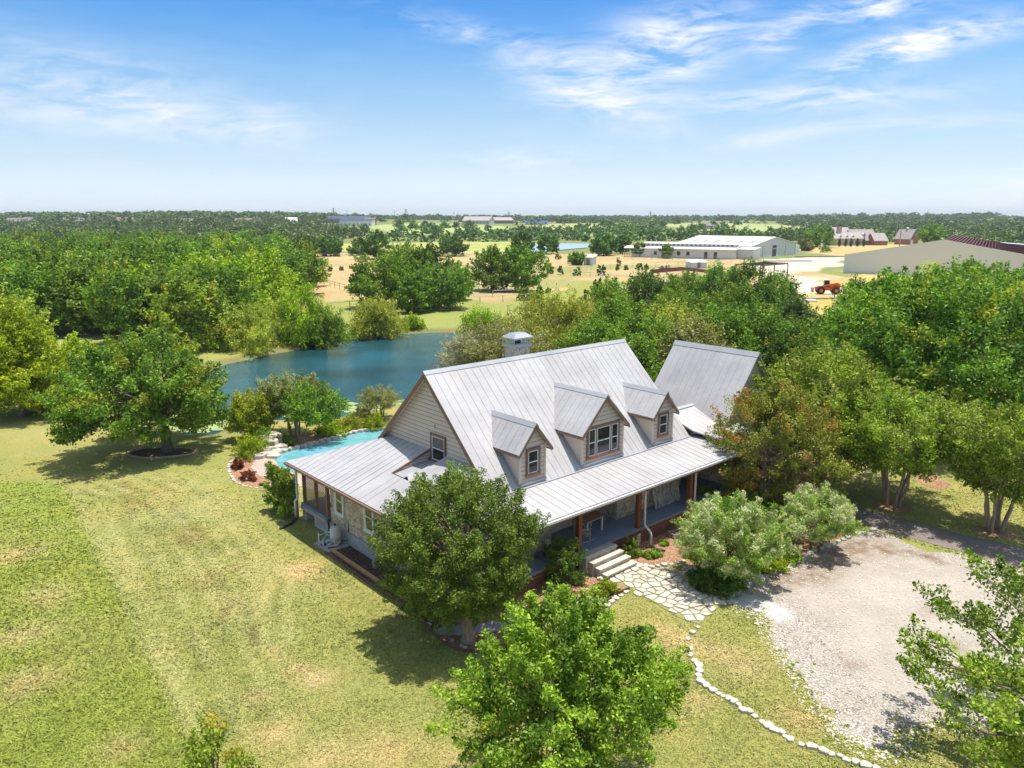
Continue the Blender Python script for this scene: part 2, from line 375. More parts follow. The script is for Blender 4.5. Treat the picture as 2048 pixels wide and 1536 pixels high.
# gravel yard
m, t = new_mat('gravel'); p = t.pos(); vc = t.vor(p, 22, 'F1', 1); s_ = t.node('ShaderNodeSeparateColor'); t.put(s_.inputs[0], vc)
vd = t.vor(p, 22, 'F1', 0); n = t.noise(p, .45, 5, .62); n2 = t.noise(p, 2.2, 5, .7); n3 = t.noise(p, 14, 3, .7)
spk = t.attr('speckle'); wht = t.attr('white'); dirt = t.attr('dirt')
sand = t.ramp(n, [(.32, (.335, .295, .245)), (.62, (.44, .395, .34))])
stn = t.ramp(s_.outputs[0], [(0, (.10, .085, .07)), (.35, (.28, .235, .19)), (.7, (.42, .37, .32)), (1, (.60, .56, .51))])
cc = t.mix(t.math('MULTIPLY', t.math('MULTIPLY', spk, t.mapr(n2, .32, .60)), 1., clamp=True), sand, stn)
cc = t.mix(t.mapr(n3, .56, .74, 0, .5), cc, (.27, .23, .19))
cc = t.mix(wht, cc, t.mix(.55, stn, (.66, .65, .66)))
cc = t.mix(t.math('MULTIPLY', dirt, t.mapr(n2, .3, .6), clamp=True), cc, (.20, .135, .09))
fin(t, cc, .95, 0, t.bump(t.math('ADD', t.math('MULTIPLY', vd, spk), n3), .6, .04), .1); M['gravel'] = m
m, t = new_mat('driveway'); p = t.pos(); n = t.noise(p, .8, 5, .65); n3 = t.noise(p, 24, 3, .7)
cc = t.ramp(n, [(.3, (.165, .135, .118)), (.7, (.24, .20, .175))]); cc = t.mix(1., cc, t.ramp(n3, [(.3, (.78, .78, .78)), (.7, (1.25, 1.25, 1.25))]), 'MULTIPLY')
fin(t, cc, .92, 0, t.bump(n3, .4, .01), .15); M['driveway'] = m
# pond water, pool water
m, t = new_mat('pond_water'); p = t.pos(); n = t.noise(t.mapping(p, (1, 1.7, 1), (0, 0, -.5)), 2.6, 4, .65); n2 = t.noise(p, .10, 3, .5)
cc = t.ramp(n2, [(.35, (.012, .050, .055)), (.65, (.022, .110, .145))])
fin(t, cc, .05, 0, t.bump(n, .55, .14), .5); t.b.inputs['IOR'].default_value = 1.33; M['pond_water'] = m
m, t = new_mat('pool_water'); p = t.pos(); n = t.noise(p, 1.6, 3, .6, .8)
cc = t.ramp(n, [(.3, (.09, .30, .35)), (.7, (.19, .44, .47))])
fin(t, cc, .05, 0, t.bump(n, .15, .05), .5); M['pool_water'] = m
m, t = new_mat('far_water'); fin(t, (.30, .38, .48), .35, 0, None, .5); M['far_water'] = m
# ------------------------------------------------------------------ terrain
POND = smooth_line([(*p_, 0) for p_ in pxpoly([(925, 657), (830, 659), (760, 664), (700, 669), (655, 674), (600, 690), (540, 700), (480, 713), (440, 722), (390, 745), (340, 780), (312, 822), (330, 850),
                (380, 862), (440, 858), (480, 838), (560, 834), (640, 832), (700, 825), (770, 810), (835, 792), (880, 770), (960, 745), (1040, 725), (1050, 700), (1000, 682), (950, 668), (925, 657)])], 5)
POND = [(p_.x, p_.y) for p_ in POND[:-1]]
def sstep(a, b, x): t_ = np.clip((x - a) / (b - a), 0, 1); return t_ * t_ * (3 - 2 * t_)
def hills(X, Y):
    h = 3.2 * sstep(700, 1500, Y) + 1.6 * sstep(240, 600, Y) * np.sin(X / 140. + 1) * .4
    h = h + 10.0 * np.exp(-(((X + 430) / 330.) ** 2 + ((Y - 1150) / 420.) ** 2)) + 5.0 * np.exp(-(((X + 900) / 400.) ** 2 + ((Y - 1300) / 400.) ** 2))
    h = h + 6.0 * np.exp(-(((X - 900) / 420.) ** 2 + ((Y - 1500) / 400.) ** 2)) + 2.2 * np.exp(-(((X - 60) / 260.) ** 2 + ((Y - 900) / 180.) ** 2))
    h = h - 1.5 * np.exp(-(((Y - 520 + X * .1) / 110.) ** 2)) * sstep(300, 420, Y)
    return h * sstep(260, 420, np.hypot(X, Y))
def ground_z(X, Y, pond=True):
    X = np.asarray(X, float); Y = np.asarray(Y, float); h = hills(X, Y)
    if pond:
        near = (X > -60) & (X < 15) & (Y > 40) & (Y < 110)
        d = np.full(X.shape, 9.); d[near] = dist_line(X[near], Y[near], POND); ins = np.zeros(X.shape, bool); ins[near] = inside(X[near], Y[near], POND)
        sd = np.where(ins, -d, d); h = h - .9 * sstep(1.2, -2.2, sd)
    return h
def gz(x, y): return float(ground_z(np.array([x]), np.array([y]))[0])
def GT(u, v):                                   # pixel -> terrain, by iteration
    z = 0.
    for _ in range(12):
        x, y = G(u, v, z)
        if y < 0 or y > 6000: y = 6000.; x = (u - 1024) / FPX * y
        z = .5 * z + .5 * float(hills(np.array([x]), np.array([y]))[0])
    return (x, y, z)
def spaced(a, b, s0, grow):
    out = [a]; s = s0
    while out[-1] < b: out.append(out[-1] + s); s *= grow
    return out
gx = np.arange(-45, 45.01, .3); gxr = np.array(spaced(45.3, 6000, .5, 1.045)); gx = np.concatenate([-gxr[::-1], gx, gxr])
gy = np.arange(8, 105.01, .3); gyf = np.array(spaced(105.5, 7000, .8, 1.016)); gyn = np.array([-3000, -600, -150, -40, -12, 0, 5.])
gy = np.concatenate([gyn, gy, gyf])
X, Y = np.meshgrid(gx, gy); Z = ground_z(X, Y)

LUSH_LINE = [G(*q) for q in [(-400, 945), (0, 960), (80, 962), (136, 972), (160, 1016), (180, 1060), (220, 1132), (260, 1200), (292, 1280), (340, 1372), (368, 1428), (404, 1536), (470, 1800), (-900, 1800), (-1400, 1000)]]
TRACKS = [[(545, 960), (590, 985), (625, 1030), (680, 1085), (745, 1150), (790, 1190), (800, 1230)],
          [(215, 975), (290, 1010), (340, 1060), (390, 1110), (440, 1170), (462, 1210), (440, 1250)],
          [(470, 1110), (490, 1180), (480, 1210), (500, 1250), (520, 1290)], [(300, 975), (350, 1010), (400, 1080), (445, 1150), (455, 1200)],
          [(250, 965), (265, 1030), (262, 1050)], [(330, 1000), (372, 1060), (415, 1130), (405, 1180)]]
TRACKS = [[G(*q) for q in tr] for tr in TRACKS]
PALE = [[(140, 975), (165, 1016), (186, 1060), (226, 1132), (266, 1200), (300, 1280), (346, 1372), (380, 1450)],
        [(225, 960), (270, 1020), (300, 1090), (350, 1160), (372, 1210), (365, 1260)], [(270, 955), (330, 1000), (400, 1085), (440, 1150), (452, 1210)],
        [(340, 955), (400, 1020), (470, 1100), (500, 1160)], [(520, 1175), (505, 1200), (520, 1230)], [(225, 1135), (300, 1120)], [(380, 960), (450, 1030), (520, 1110), (560, 1150)]]
PALE = [[G(*q) for q in tr] for tr in PALE]
def offs(px, ds):
    L = smooth_line([(*G(*q), 0) for q in px], 5); out = []
    for d_ in ds:
        o = []
        for i, p_ in enumerate(L):
            t_ = (L[min(i + 1, len(L) - 1)] - L[max(i - 1, 0)]).normalized(); o.append((p_.x - t_.y * d_, p_.y + t_.x * d_))
        out.append(o[::2] + [o[-1]])
    return out
SW1 = [(215, 968), (300, 1000), (372, 1060), (430, 1120), (470, 1175), (468, 1225), (440, 1262)]; SW2 = [(300, 955), (380, 990), (450, 1050), (500, 1110), (535, 1170), (520, 1215), (525, 1290)]; SW3 = [(560, 975), (610, 1030), (680, 1105), (750, 1170), (800, 1235)]
PALE += offs(SW1, (-.9, 0, .85)) + offs(SW2, (-.7, .1, .9)) + offs([(200, 990), (240, 1090), (300, 1220), (360, 1350), (410, 1480)], (0, 1.0, 2.1)) + offs(SW3, (.6,))
TRACKS2 = offs(SW1, (-1.3, -.45, .45)) + offs(SW2, (-.3, .5)) + offs(SW3, (0, .3, -.9)) + offs([(215, 990), (262, 1090), (322, 1220), (382, 1350), (430, 1480)], (.5, 1.5))
SPOTS = [(632, 1356, .55), (515, 1392, .5), (560, 1318, .3), (548, 1300, .3), (30, 1110, 1.1), (40, 1270, 1.0), (600, 1140, .9), (100, 1190, 1.0), (555, 1470, .6), (655, 1510, .7), (590, 1340, .5),
         (240, 1500, .7), (50, 1370, .9), (1380, 1290, .7), (1500, 1330, 1.0), (1440, 1300, .7), (1345, 1270, .8), (900, 1515, .6), (1600, 1440, .8), (1390, 1400, .6), (780, 1500, .9)]
SPOTS = [(*G(u, v), r) for u, v, r in SPOTS]
FAR_ZONES = [  # px polygon, colour
    ([(540, 508), (720, 505), (945, 505), (1260, 508), (1480, 516), (1640, 545), (1720, 560), (1760, 620), (1660, 640), (1500, 606), (1340, 588), (1240, 566), (1120, 596), (1080, 612), (930, 604), (690, 596), (640, 606), (560, 560)], (.41, .33, .18)),
    ([(150, 560), (640, 560), (640, 606), (560, 640), (200, 640)], (.42, .30, .17)),
    ([(1040, 584), (1240, 562), (1330, 560), (1330, 584), (1200, 600), (1100, 606)], (.24, .27, .07)),
    ([(1560, 560), (1700, 590), (1740, 640), (1650, 700), (1560, 640)], (.40, .34, .11)),
    ([(1700, 540), (2048, 560), (2300, 600), (2048, 640), (1760, 600), (1690, 560)], (.42, .36, .13)),
    ([(1540, 519), (1690, 513), (1692, 528), (1640, 538), (1560, 545), (1520, 532)], (.58, .50, .42)),
    ([(1500, 530), (1560, 538), (1640, 562), (1740, 582), (1800, 600), (1690, 594), (1600, 592), (1560, 574), (1540, 556), (1490, 545)], (.56, .49, .42)),
    ([(1220, 574), (1420, 560), (1520, 566), (1500, 620), (1300, 620)], (.54, .47, .38)),
    ([(1610, 492), (1830, 486), (1900, 500), (1690, 512), (1600, 505)], (.44, .35, .17)),
    ([(640, 488), (940, 483), (1110, 486), (1110, 500), (940, 505), (720, 505), (600, 500)], (.34, .38, .13)),
    ([(710, 452), (860, 446), (1010, 452), (1040, 462), (900, 470), (790, 466)], (.30, .38, .15)),
    ([(1040, 452), (1160, 447), (1300, 446), (1300, 456), (1200, 462), (1090, 466)], (.32, .37, .15)),
    ([(1290, 449), (1400, 445), (1560, 449), (1640, 456), (1540, 464), (1400, 461)], (.30, .37, .15)),
    ([(1920, 441), (2048, 440), (2300, 441), (2300, 446), (2048, 446), (1950, 444)], (.34, .36, .13)),
    ([(1120, 469), (1170, 464), (1300, 468), (1250, 474)], (.33, .38, .15)),
    ([(1700, 455), (1760, 454), (1770, 458), (1720, 459)], (.40, .36, .2)),
]
FAR_ZONES = [([GT(*q)[:2] for q in pl], c_) for pl, c_ in FAR_ZONES]
def cover(X, Y):
    C = np.zeros(X.shape + (3,)); big_ = fbm(X, Y, 9, 1); med = fbm(X, Y, 2.2, 4); D = np.hypot(X, Y)
    lawn = np.array([.258, .272, .086]); lush = np.array([.222, .268, .050]); dry = np.array([.400, .335, .150]); dark = np.array([.16, .205, .05])
    C[:] = lawn
    def blend(col, k): nonlocal C; k = np.clip(k, 0, 1)[..., None]; C = C * (1 - k) + np.asarray(col) * k
    blend(dry, sstep(.50, .76, med) * .30 + sstep(.54, .72, big_) * .22)
    near = (D < 110) & (Y > 5); xs, ys = X[near], Y[near]
    K = np.zeros(X.shape); lm = inside(xs, ys, LUSH_LINE); dl = dist_line(xs, ys, LUSH_LINE[:-3], False); K[near] = np.where(lm, sstep(0, .5, dl), 0)
    blend(lush, K * (.9 - .3 * sstep(.45, .65, med)))
    K = np.zeros(X.shape)
    for tr in TRACKS: K[near] = np.maximum(K[near], np.exp(-(dist_line(xs, ys, tr, False) / .22) ** 2))
    blend((.175, .135, .06), K * (.1 + .75 * sstep(.38, .62, fbm(X, Y, 1.1, 9))))
    K = np.zeros(X.shape)
    for tr in TRACKS2: K[near] = np.maximum(K[near], np.exp(-(dist_line(xs, ys, tr, False) / .24) ** 2))
    blend((.165, .185, .055), K * (.28 + .5 * sstep(.4, .6, fbm(X, Y, 2.1, 12))))
    K = np.zeros(X.shape)
    for tr in PALE: K[near] = np.maximum(K[near], np.exp(-(dist_line(xs, ys, tr, False) / .24) ** 2))
    blend((.40, .385, .18), K * (.16 + .42 * sstep(.35, .6, fbm(X, Y, 1.7, 14))))
    for x_, y_, r_ in SPOTS: blend((.50, .37, .21), np.exp(-((X - x_) ** 2 + ((Y - y_) * 1.1) ** 2) / r_ ** 2) * .62 * (.4 + med))
    # faint mowing stripes running with the wing
    s_ = np.sin((X * .72 + Y * .69 + .6 * np.sin(Y / 7)) * 3.6); blend((.20, .25, .07), (s_ > .35) * .12 * near)
    # beyond the garden
    blend((.24, .29, .085), sstep(62, 80, Y) * .8)
    blend((.17, .21, .08), sstep(140, 260, D) * .9)
    for pl, c_ in FAR_ZONES:
        bx = np.array(pl); mk = (X > bx[:, 0].min()) & (X < bx[:, 0].max()) & (Y > bx[:, 1].min()) & (Y < bx[:, 1].max())
        K = np.zeros(X.shape); jx = X[mk] + (vnoise(X[mk], Y[mk], 9, 3) - .5) * 9; jy = Y[mk] + (vnoise(X[mk], Y[mk], 9, 7) - .5) * 9; K[mk] = inside(jx, jy, pl)
        vv = (.8 + .4 * fbm(X, Y, 14, 2))[..., None]; gr = sstep(.52, .68, fbm(X, Y, 26, 8))[..., None] * .8
        cc_ = np.asarray(c_) * vv * (1 - gr) + np.array([.25, .27, .10]) * gr if c_[1] < c_[0] and c_[0] < .5 else np.asarray(c_) * vv
        k = K[..., None]; C = C * (1 - k) + cc_ * k
    # soft muddy rim of the pond
    K = np.zeros(X.shape); nr = (X > -60) & (X < 15) & (Y > 40) & (Y < 110); d = dist_line(X[nr], Y[nr], POND); K[nr] = np.exp(-(d / .9) ** 2); blend((.16, .14, .07), K * .7)
    return np.clip(C, .01, .9)
CV = cover(X, Y); ny, nx = X.shape; idx = np.arange(ny * nx).reshape(ny, nx)
F = np.stack([idx[:-1, :-1], idx[:-1, 1:], idx[1:, 1:], idx[1:, :-1]], -1).reshape(-1, 4)
rgba = np.concatenate([CV.reshape(-1, 3), np.ones((ny * nx, 1))], 1)
me = np_mesh('ground', np.stack([X, Y, Z], -1).reshape(-1, 3), F, 'lawn', {'cover': ('POINT', 'FLOAT_COLOR', rgba)})
me.polygons.foreach_set('use_smooth', [True] * len(F))
ground = tag(link('ground', me), 'mown lawn and open pasture around the farmhouse', 'ground', kind='structure')

def sheet(name, poly, mat, z, label, cat, kind='structure', thick=None):
    b = MB(); b.prism(poly, z - (thick or .5), z) if thick else b.add([(p_[0], p_[1], z) for p_ in poly], [tuple(range(len(poly)))])
    return tag(b.build(name, mat), label, cat, kind=kind)
sheet('pond_water', [(x, y) for x, y in POND] and wobble(POND, 0, 2), 'pond_water', -.42, 'dark teal pond behind the house', 'pond')
# extend the sheet under the bank
P2 = [GT(*q) for q in [(1022, 497), (1050, 490), (1120, 488.5), (1178, 489), (1176, 496), (1120, 501), (1060, 507), (1040, 506)]]
sheet('far_pond', [(a, b_) for a, b_, _ in P2], 'far_water', max(p_[2] for p_ in P2) + .25, 'pale far pond beyond the dry pasture', 'pond')

# ------------------------------------------------------------------ yard sheets
def grid_poly(name, poly, step, z, mat, attrf, label, cat):
    a = np.array(poly); xs = np.arange(a[:, 0].min(), a[:, 0].max(), step); ys = np.arange(a[:, 1].min(), a[:, 1].max(), step)
    X, Y = np.meshgrid(xs, ys); cx = X[:-1, :-1] + step / 2; cy = Y[:-1, :-1] + step / 2
    jx = cx + (fbm(cx, cy, .9, 2, 5) - .5) * 1.5; jy = cy + (fbm(cx, cy, .9, 6, 5) - .5) * 1.5; m_ = inside(jx, jy, poly)
    idx = np.arange(X.size).reshape(X.shape); F = np.stack([idx[:-1, :-1], idx[:-1, 1:], idx[1:, 1:], idx[1:, :-1]], -1)[m_]
    V = np.stack([X.ravel(), Y.ravel(), np.full(X.size, z)], -1); use, inv = np.unique(F, return_inverse=True); V = V[use]; F = inv.reshape(F.shape)
    me = np_mesh(name, V, F, mat, {k: ('POINT', 'FLOAT', v) for k, v in attrf(V[:, 0], V[:, 1]).items()}); return tag(link(name, me), label, cat, kind='structure')
GRAVEL = pxpoly([(1425, 1192), (1471, 1206), (1502, 1221), (1530, 1243), (1548, 1264), (1564, 1302), (1613, 1354), (1629, 1401), (1663, 1441), (1688, 1472), (1750, 1503), (1790, 1503), (1790, 1470), (1812, 1447), (1900, 1445),
                 (2100, 1500), (2400, 1450), (2500, 1250), (2250, 1190), (2048, 1152), (1936, 1117), (1806, 1080), (1771, 1063), (1752, 1057), (1710, 1063), (1675, 1080), (1634, 1094), (1573, 1132), (1491, 1165), (1464, 1184)])
DIRT = [((1640, 1120), .9), (1, 1)]; 
def gattr(x, y):
    ed = dist_line(x, y, GRAVEL); tl = [G(*q) for q in [(1560, 1160), (1620, 1150), (1680, 1110), (1730, 1090), (1770, 1100)]]
    dd = np.exp(-(dist_line(x, y, tl, False) / .9) ** 2); b2 = [G(*q) for q in [(1820, 1105), (1850, 1112), (1880, 1124)]]
    dd = np.maximum(dd, 1.0 * np.exp(-(dist_line(x, y, b2, False) / .35) ** 2))
    for q, r in (((1870, 1225), .5), ((1905, 1290), .6), ((1700, 1330), .5)): a_ = G(*q); dd = np.maximum(dd, .45 * np.exp(-((x - a_[0]) ** 2 + (y - a_[1]) ** 2) / r ** 2))
    wl = [G(*q) for q in [(1475, 1200), (1510, 1212), (1545, 1225)]]; ww = np.exp(-(dist_line(x, y, wl, False) / .75) ** 4)
    w2 = [G(*q) for q in [(1545, 1235), (1570, 1290), (1600, 1340), (1680, 1420), (1760, 1490)]]; sp = np.exp(-(dist_line(x, y, w2, False) / 1.5) ** 2)
    return {'speckle': np.clip(.28 + 1.3 * sp + 1.0 * np.exp(-ed / .8), 0, 1), 'white': np.clip(ww * 1.1 + .10 * sp * (fbm(x, y, .8, 3) > .5), 0, 1), 'dirt': np.clip(dd, 0, 1)}
grid_poly('gravel_yard', GRAVEL, .09, .008, 'gravel', gattr, 'pale crushed limestone parking circle', 'gravel yard')
grid_poly('gravel_patch', pxpoly([(1300, 1140), (1345, 1128), (1372, 1121), (1420, 1130), (1470, 1160), (1480, 1190), (1440, 1200), (1395, 1180)]), .09, .006, 'gravel',
          lambda x, y: {'speckle': np.full(x.shape, .9), 'white': np.full(x.shape, .3), 'dirt': np.full(x.shape, .2)}, 'grey gravel patch beside the flagstone walk', 'gravel')
DRIVE = pxpoly([(1395, 935), (1440, 915), (1500, 930), (1580, 962), (1640, 988), (1678, 1004), (1748, 1024), (1843, 1048), (1938, 1073), (2060, 1099), (2300, 1150), (2300, 1215), (2048, 1150), (1954, 1113), (1875, 1091), (1780, 1066), (1735, 1050), (1704, 1028), (1640, 1003), (1560, 985), (1480, 990), (1420, 985)])
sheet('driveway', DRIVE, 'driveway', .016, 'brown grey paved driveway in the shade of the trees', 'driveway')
sheet('shade_lawn_bed', wobble(pxpoly([(1560, 945), (1600, 925), (1645, 925), (1672, 935), (1665, 958), (1630, 985), (1575, 975)]), .04, .3, 3), 'mulch', .008, 'mulch bed under the bronze tree', 'mulch bed')
sheet('tree_ring_bed', wobble(pxpoly([(1825, 955), (1860, 945), (1890, 962), (1905, 972), (1880, 980), (1850, 972)]), .04, .3, 3), 'mulch', .008, 'mulch bed in the shade beyond the crape myrtles', 'mulch bed')
# mulch beds
EDGE1 = [(649, 1106), (680, 1127), (693, 1137), (737, 1168), (764, 1186), (794, 1203), (816, 1223), (854, 1253), (874, 1275), (895, 1291), (936, 1305), (985, 1300), (1040, 1280), (1110, 1255), (1180, 1225), (1215, 1203), (1240, 1187), (1259, 1179)]
EDGE1w = [(p_.x, p_.y) for p_ in smooth_line([(*G(*q), 0) for q in EDGE1], 5)]
HL = Matrix.Rotation(R_(90) - .8468, 4, 'Z')
HL.translation = (-3.5741, 32.3018, 0)
def W(x, y, z=0.): v = HL @ Vector((x, y, z)); return (v.x, v.y)
sheet('mulch_bed', EDGE1w + [G(1262, 1177), W(3.1, -7.3), W(3.1, -6.2), W(-2.8, -6.2), W(-2.8, 2.3), W(-3.9, 2.35)], 'mulch', .012, 'red brown mulch bed wrapping the front corner of the house', 'mulch bed')
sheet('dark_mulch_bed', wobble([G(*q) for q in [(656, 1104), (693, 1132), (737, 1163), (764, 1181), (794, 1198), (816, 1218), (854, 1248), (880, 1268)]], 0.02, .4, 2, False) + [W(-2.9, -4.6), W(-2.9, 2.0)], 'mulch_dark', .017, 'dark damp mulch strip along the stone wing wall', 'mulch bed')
BED2 = [W(4.6, -6.2), W(13.2, -6.2), W(14.6, -5.2)] + pxpoly([(1480, 992), (1560, 987), (1640, 1006), (1704, 1031), (1735, 1053), (1708, 1066), (1673, 1082), (1632, 1097), (1571, 1135), (1489, 1168), (1462, 1186), (1420, 1150), (1366, 1122), (1342, 1128), (1305, 1136), (1259, 1123), (1238, 1108)])
sheet('shrub_bed', wobble(BED2, .04, .4, 7), 'mulch', .010, 'red brown mulch bed between the porch lattice and the gravel', 'mulch bed')
# narrow crushed stone walk through the front bed
sheet('garden_walk', wobble(pxpoly([(862, 1258), (905, 1252), (968, 1247), (1041, 1229), (1078, 1213), (1120, 1205), (1200, 1190), (1215, 1200), (1120, 1228), (1075, 1240), (1000, 1262), (940, 1270), (880, 1272)]), .03, .3, 4), 'concrete', .024, 'narrow pale stone walk through the front mulch bed', 'path')

# voronoi flagstones
def flag_cells(poly, step, seed, gap, jit=.36):
    r = np.random.RandomState(seed); a = np.array(poly); x0, y0 = a.min(0); x1, y1 = a.max(0)
    pts = [(x + r.uniform(-jit, jit) * step, y + r.uniform(-jit, jit) * step) for x in np.arange(x0 - step * 2, x1 + step * 2, step) for y in np.arange(y0 - step * 2, y1 + step * 2, step)]
    P = np.array(pts); ok = inside(P[:, 0], P[:, 1], poly); out = []
    for i in np.nonzero(ok)[0]:
        c_ = P[i]; cell = [np.array(c_) + np.array(q) * step * 1.6 for q in ((-1, -1), (1, -1), (1, 1), (-1, 1))]
        d = np.hypot(*(P - c_).T); nb = np.nonzero((d < step * 3) & (d > 1e-6))[0]
        for j in nb:
            n_ = P[j] - c_; L = np.hypot(*n_); n_ = n_ / L; off = L / 2 - gap; new = []
            for k in range(len(cell)):
                p_, q = cell[k], cell[(k + 1) % len(cell)]; dp = (p_ - c_) @ n_ - off; dq = (q - c_) @ n_ - off
                if dp <= 0: new.append(p_)
                if dp * dq < 0: new.append(p_ + (q - p_) * dp / (dp - dq))
            cell = new
            if len(cell) < 3: break
        if len(cell) >= 3: out.append([tuple(q) for q in cell])
    return out
def rounded(cell, r, k=.18):
    out = []; n = len(cell)
    for i in range(n):
        p0, p1, p2 = (Vector(cell[j % n]) for j in (i - 1, i, i + 1)); a_ = p1.lerp(p0, k); b_ = p1.lerp(p2, k)
        for t_ in (0, .5, 1):
            q = a_.lerp(p1, t_).lerp(p1.lerp(b_, t_), t_); out.append((q.x + r.uniform(-.012, .012), q.y + r.uniform(-.012, .012)))
    return out
PATH = pxpoly([(1196, 1146), (1242, 1173), (1269, 1182), (1317, 1211), (1366, 1239), (1398, 1249), (1415, 1234), (1450, 1206), (1430, 1191), (1381, 1174), (1361, 1157), (1325, 1141), (1293, 1132), (1259, 1120)])
pr = random.Random(3); pb = MB()
for cell in flag_cells(PATH, .37, 8, .030, .5): pb.prism(rounded(cell, pr), .0, .045 + pr.uniform(0, .02))
pth = thing('flagstone_path', 'irregular cream flagstone walk leading from the steps to the gravel', 'path', (0, 0, 0)); pth['kind'] = 'structure'
pb.build('paving', 'stone_pale', pth)
b = MB(); pj = wobble(PATH, .03, .3, 5); b.add([(p_[0], p_[1], .018) for p_ in pj], [tuple(range(len(pj)))])
m, t = new_mat('joint_soil'); p = t.pos(); n = t.noise(p, 2.5, 4, .7); fin(t, t.ramp(n, [(.35, (.30, .22, .14)), (.5, (.25, .25, .10)), (.7, (.20, .25, .06))]), .95, 0, t.bump(n, .4, .03), .1); M['joint_soil'] = m
b.build('joints', 'joint_soil', pth)
# ------------------------------------------------------------------ farmhouse (local x along the ridge, y away from the porch)
HX, HY = -3.5741, 32.3018; HRZ = R_(90) - .8468
house = thing('farmhouse', 'stone and beige siding farmhouse with pale metal roof, three dormers and long porch', 'house', (HX, HY, 0), HRZ)
LX = 12.59; ZR = 7.969; SL = .9771; YB = 4.5955; ZB = ZR - SL * YB; YE = 7.066; ZE = 3.092; XW = -3.941; YK = 6.479; ZC = ZR - SL * 3.92
def roof(name, polys, parent, sp=.42, th=.07, mat='roof_metal', rib=(.020, .016), label=None):
    """each poly: 3D corner list plus the horizontal direction its ribs step along"""
    b = MB()
    for poly, hor in polys:
        P = [Vector(q) for q in poly]; nrm = Vector((0, 0, 0))
        for i in range(len(P)): nrm += (P[i] - P[0]).cross(P[(i + 1) % len(P)] - P[0])
        nrm.normalize()
        if nrm.z < 0: P = P[::-1]; nrm = -nrm
        b.slab(P, th); h = Vector(hor).normalized(); h = (h - nrm * h.dot(nrm)).normalized(); dn = nrm.cross(h); O = P[0]
        S = [((q - O).dot(h), (q - O).dot(dn)) for q in P]; s = math.ceil((min(a[0] for a in S) + .04) / sp) * sp
        while s < max(a[0] for a in S) - .03:
            ts = []
            for i in range(len(S)):
                (s0, t0), (s1, t1) = S[i], S[(i + 1) % len(S)]
                if (s0 > s) != (s1 > s): ts.append(t0 + (t1 - t0) * (s - s0) / (s1 - s0))
            ts.sort()
            for k in range(0, len(ts) - 1, 2):
                if ts[k + 1] - ts[k] > .1:
                    b.bar(O + h * s + dn * (ts[k] + .01) + nrm * (rib[1] / 2 - .001), O + h * s + dn * (ts[k + 1] - .01) + nrm * (rib[1] / 2 - .001), rib[0], rib[1], nrm)
            s += sp
    o = b.build(name, mat, parent)
    if label: o['label'] = label
    return o
OV = .34
FR = [(-OV, 0, ZR), (LX + OV, 0, ZR), (LX + OV, -YB, ZB), (-OV, -YB, ZB)]
# front slope with the three dormers standing on it
mr = roof('main_roof', [(FR, (1, 0, 0)), ([(-OV, .001, ZR), (LX + OV, .001, ZR), (LX + OV, 3.92, ZC), (-OV, 3.92, ZC)], (1, 0, 0))], house)
b = MB()
nF = Vector((0, -SL, 1)).normalized(); nB = Vector((0, SL, 1)).normalized()
for sgn, nn_ in ((-1, nF), (1, nB)):
    d_ = Vector((0, sgn, -SL)).normalized(); p0 = Vector((-OV - .03, 0, ZR + .035)); p1 = Vector((LX + OV + .03, 0, ZR + .035))
    b.slab([p0, p1, p1 + d_ * .22, p0 + d_ * .22], .012)
b.build('ridge_cap', 'roof_flashing', mr)
M['roof_ridge'] = M['roof_metal']
b = MB()   # rake fascia boards under the roof edge
for x in (-OV + .02, LX + OV - .02):
    b.bar((x, 0, ZR - .17), (x, -YB, ZB - .17), .045, .17, (0, 0, 1)); b.bar((x, 0, ZR - .17), (x, 3.95, ZC - .17), .045, .17, (0, 0, 1))
for dx in ():
    b.bar((-dx, 0, ZR - .3), (-dx, -YB, ZB - .3), .03, .10, (0, 0, 1)); b.bar((-dx, 0, ZR - .3), (-dx, 3.9, ZC - .3), .03, .10, (0, 0, 1))
b.bar((-OV + .03, 3.99, ZC - .05), (LX + OV, 3.99, ZC - .05), .04, .18)
b.build('rake_trim', 'trim_brown', mr)
for x0, x1 in ((-OV + .045, 0.), (LX, LX + OV - .045)):
    b = MB()   # pale soffit boards
    for s_, ye in ((-1, YB), (1, 3.9)):
        b.slab([(x0, 0, ZR - .10), (x1, 0, ZR - .10), (x1, s_ * ye, ZR - SL * ye - .10), (x0, s_ * ye, ZR - SL * ye - .10)], .02)
    b.build('soffit', 'siding', mr)

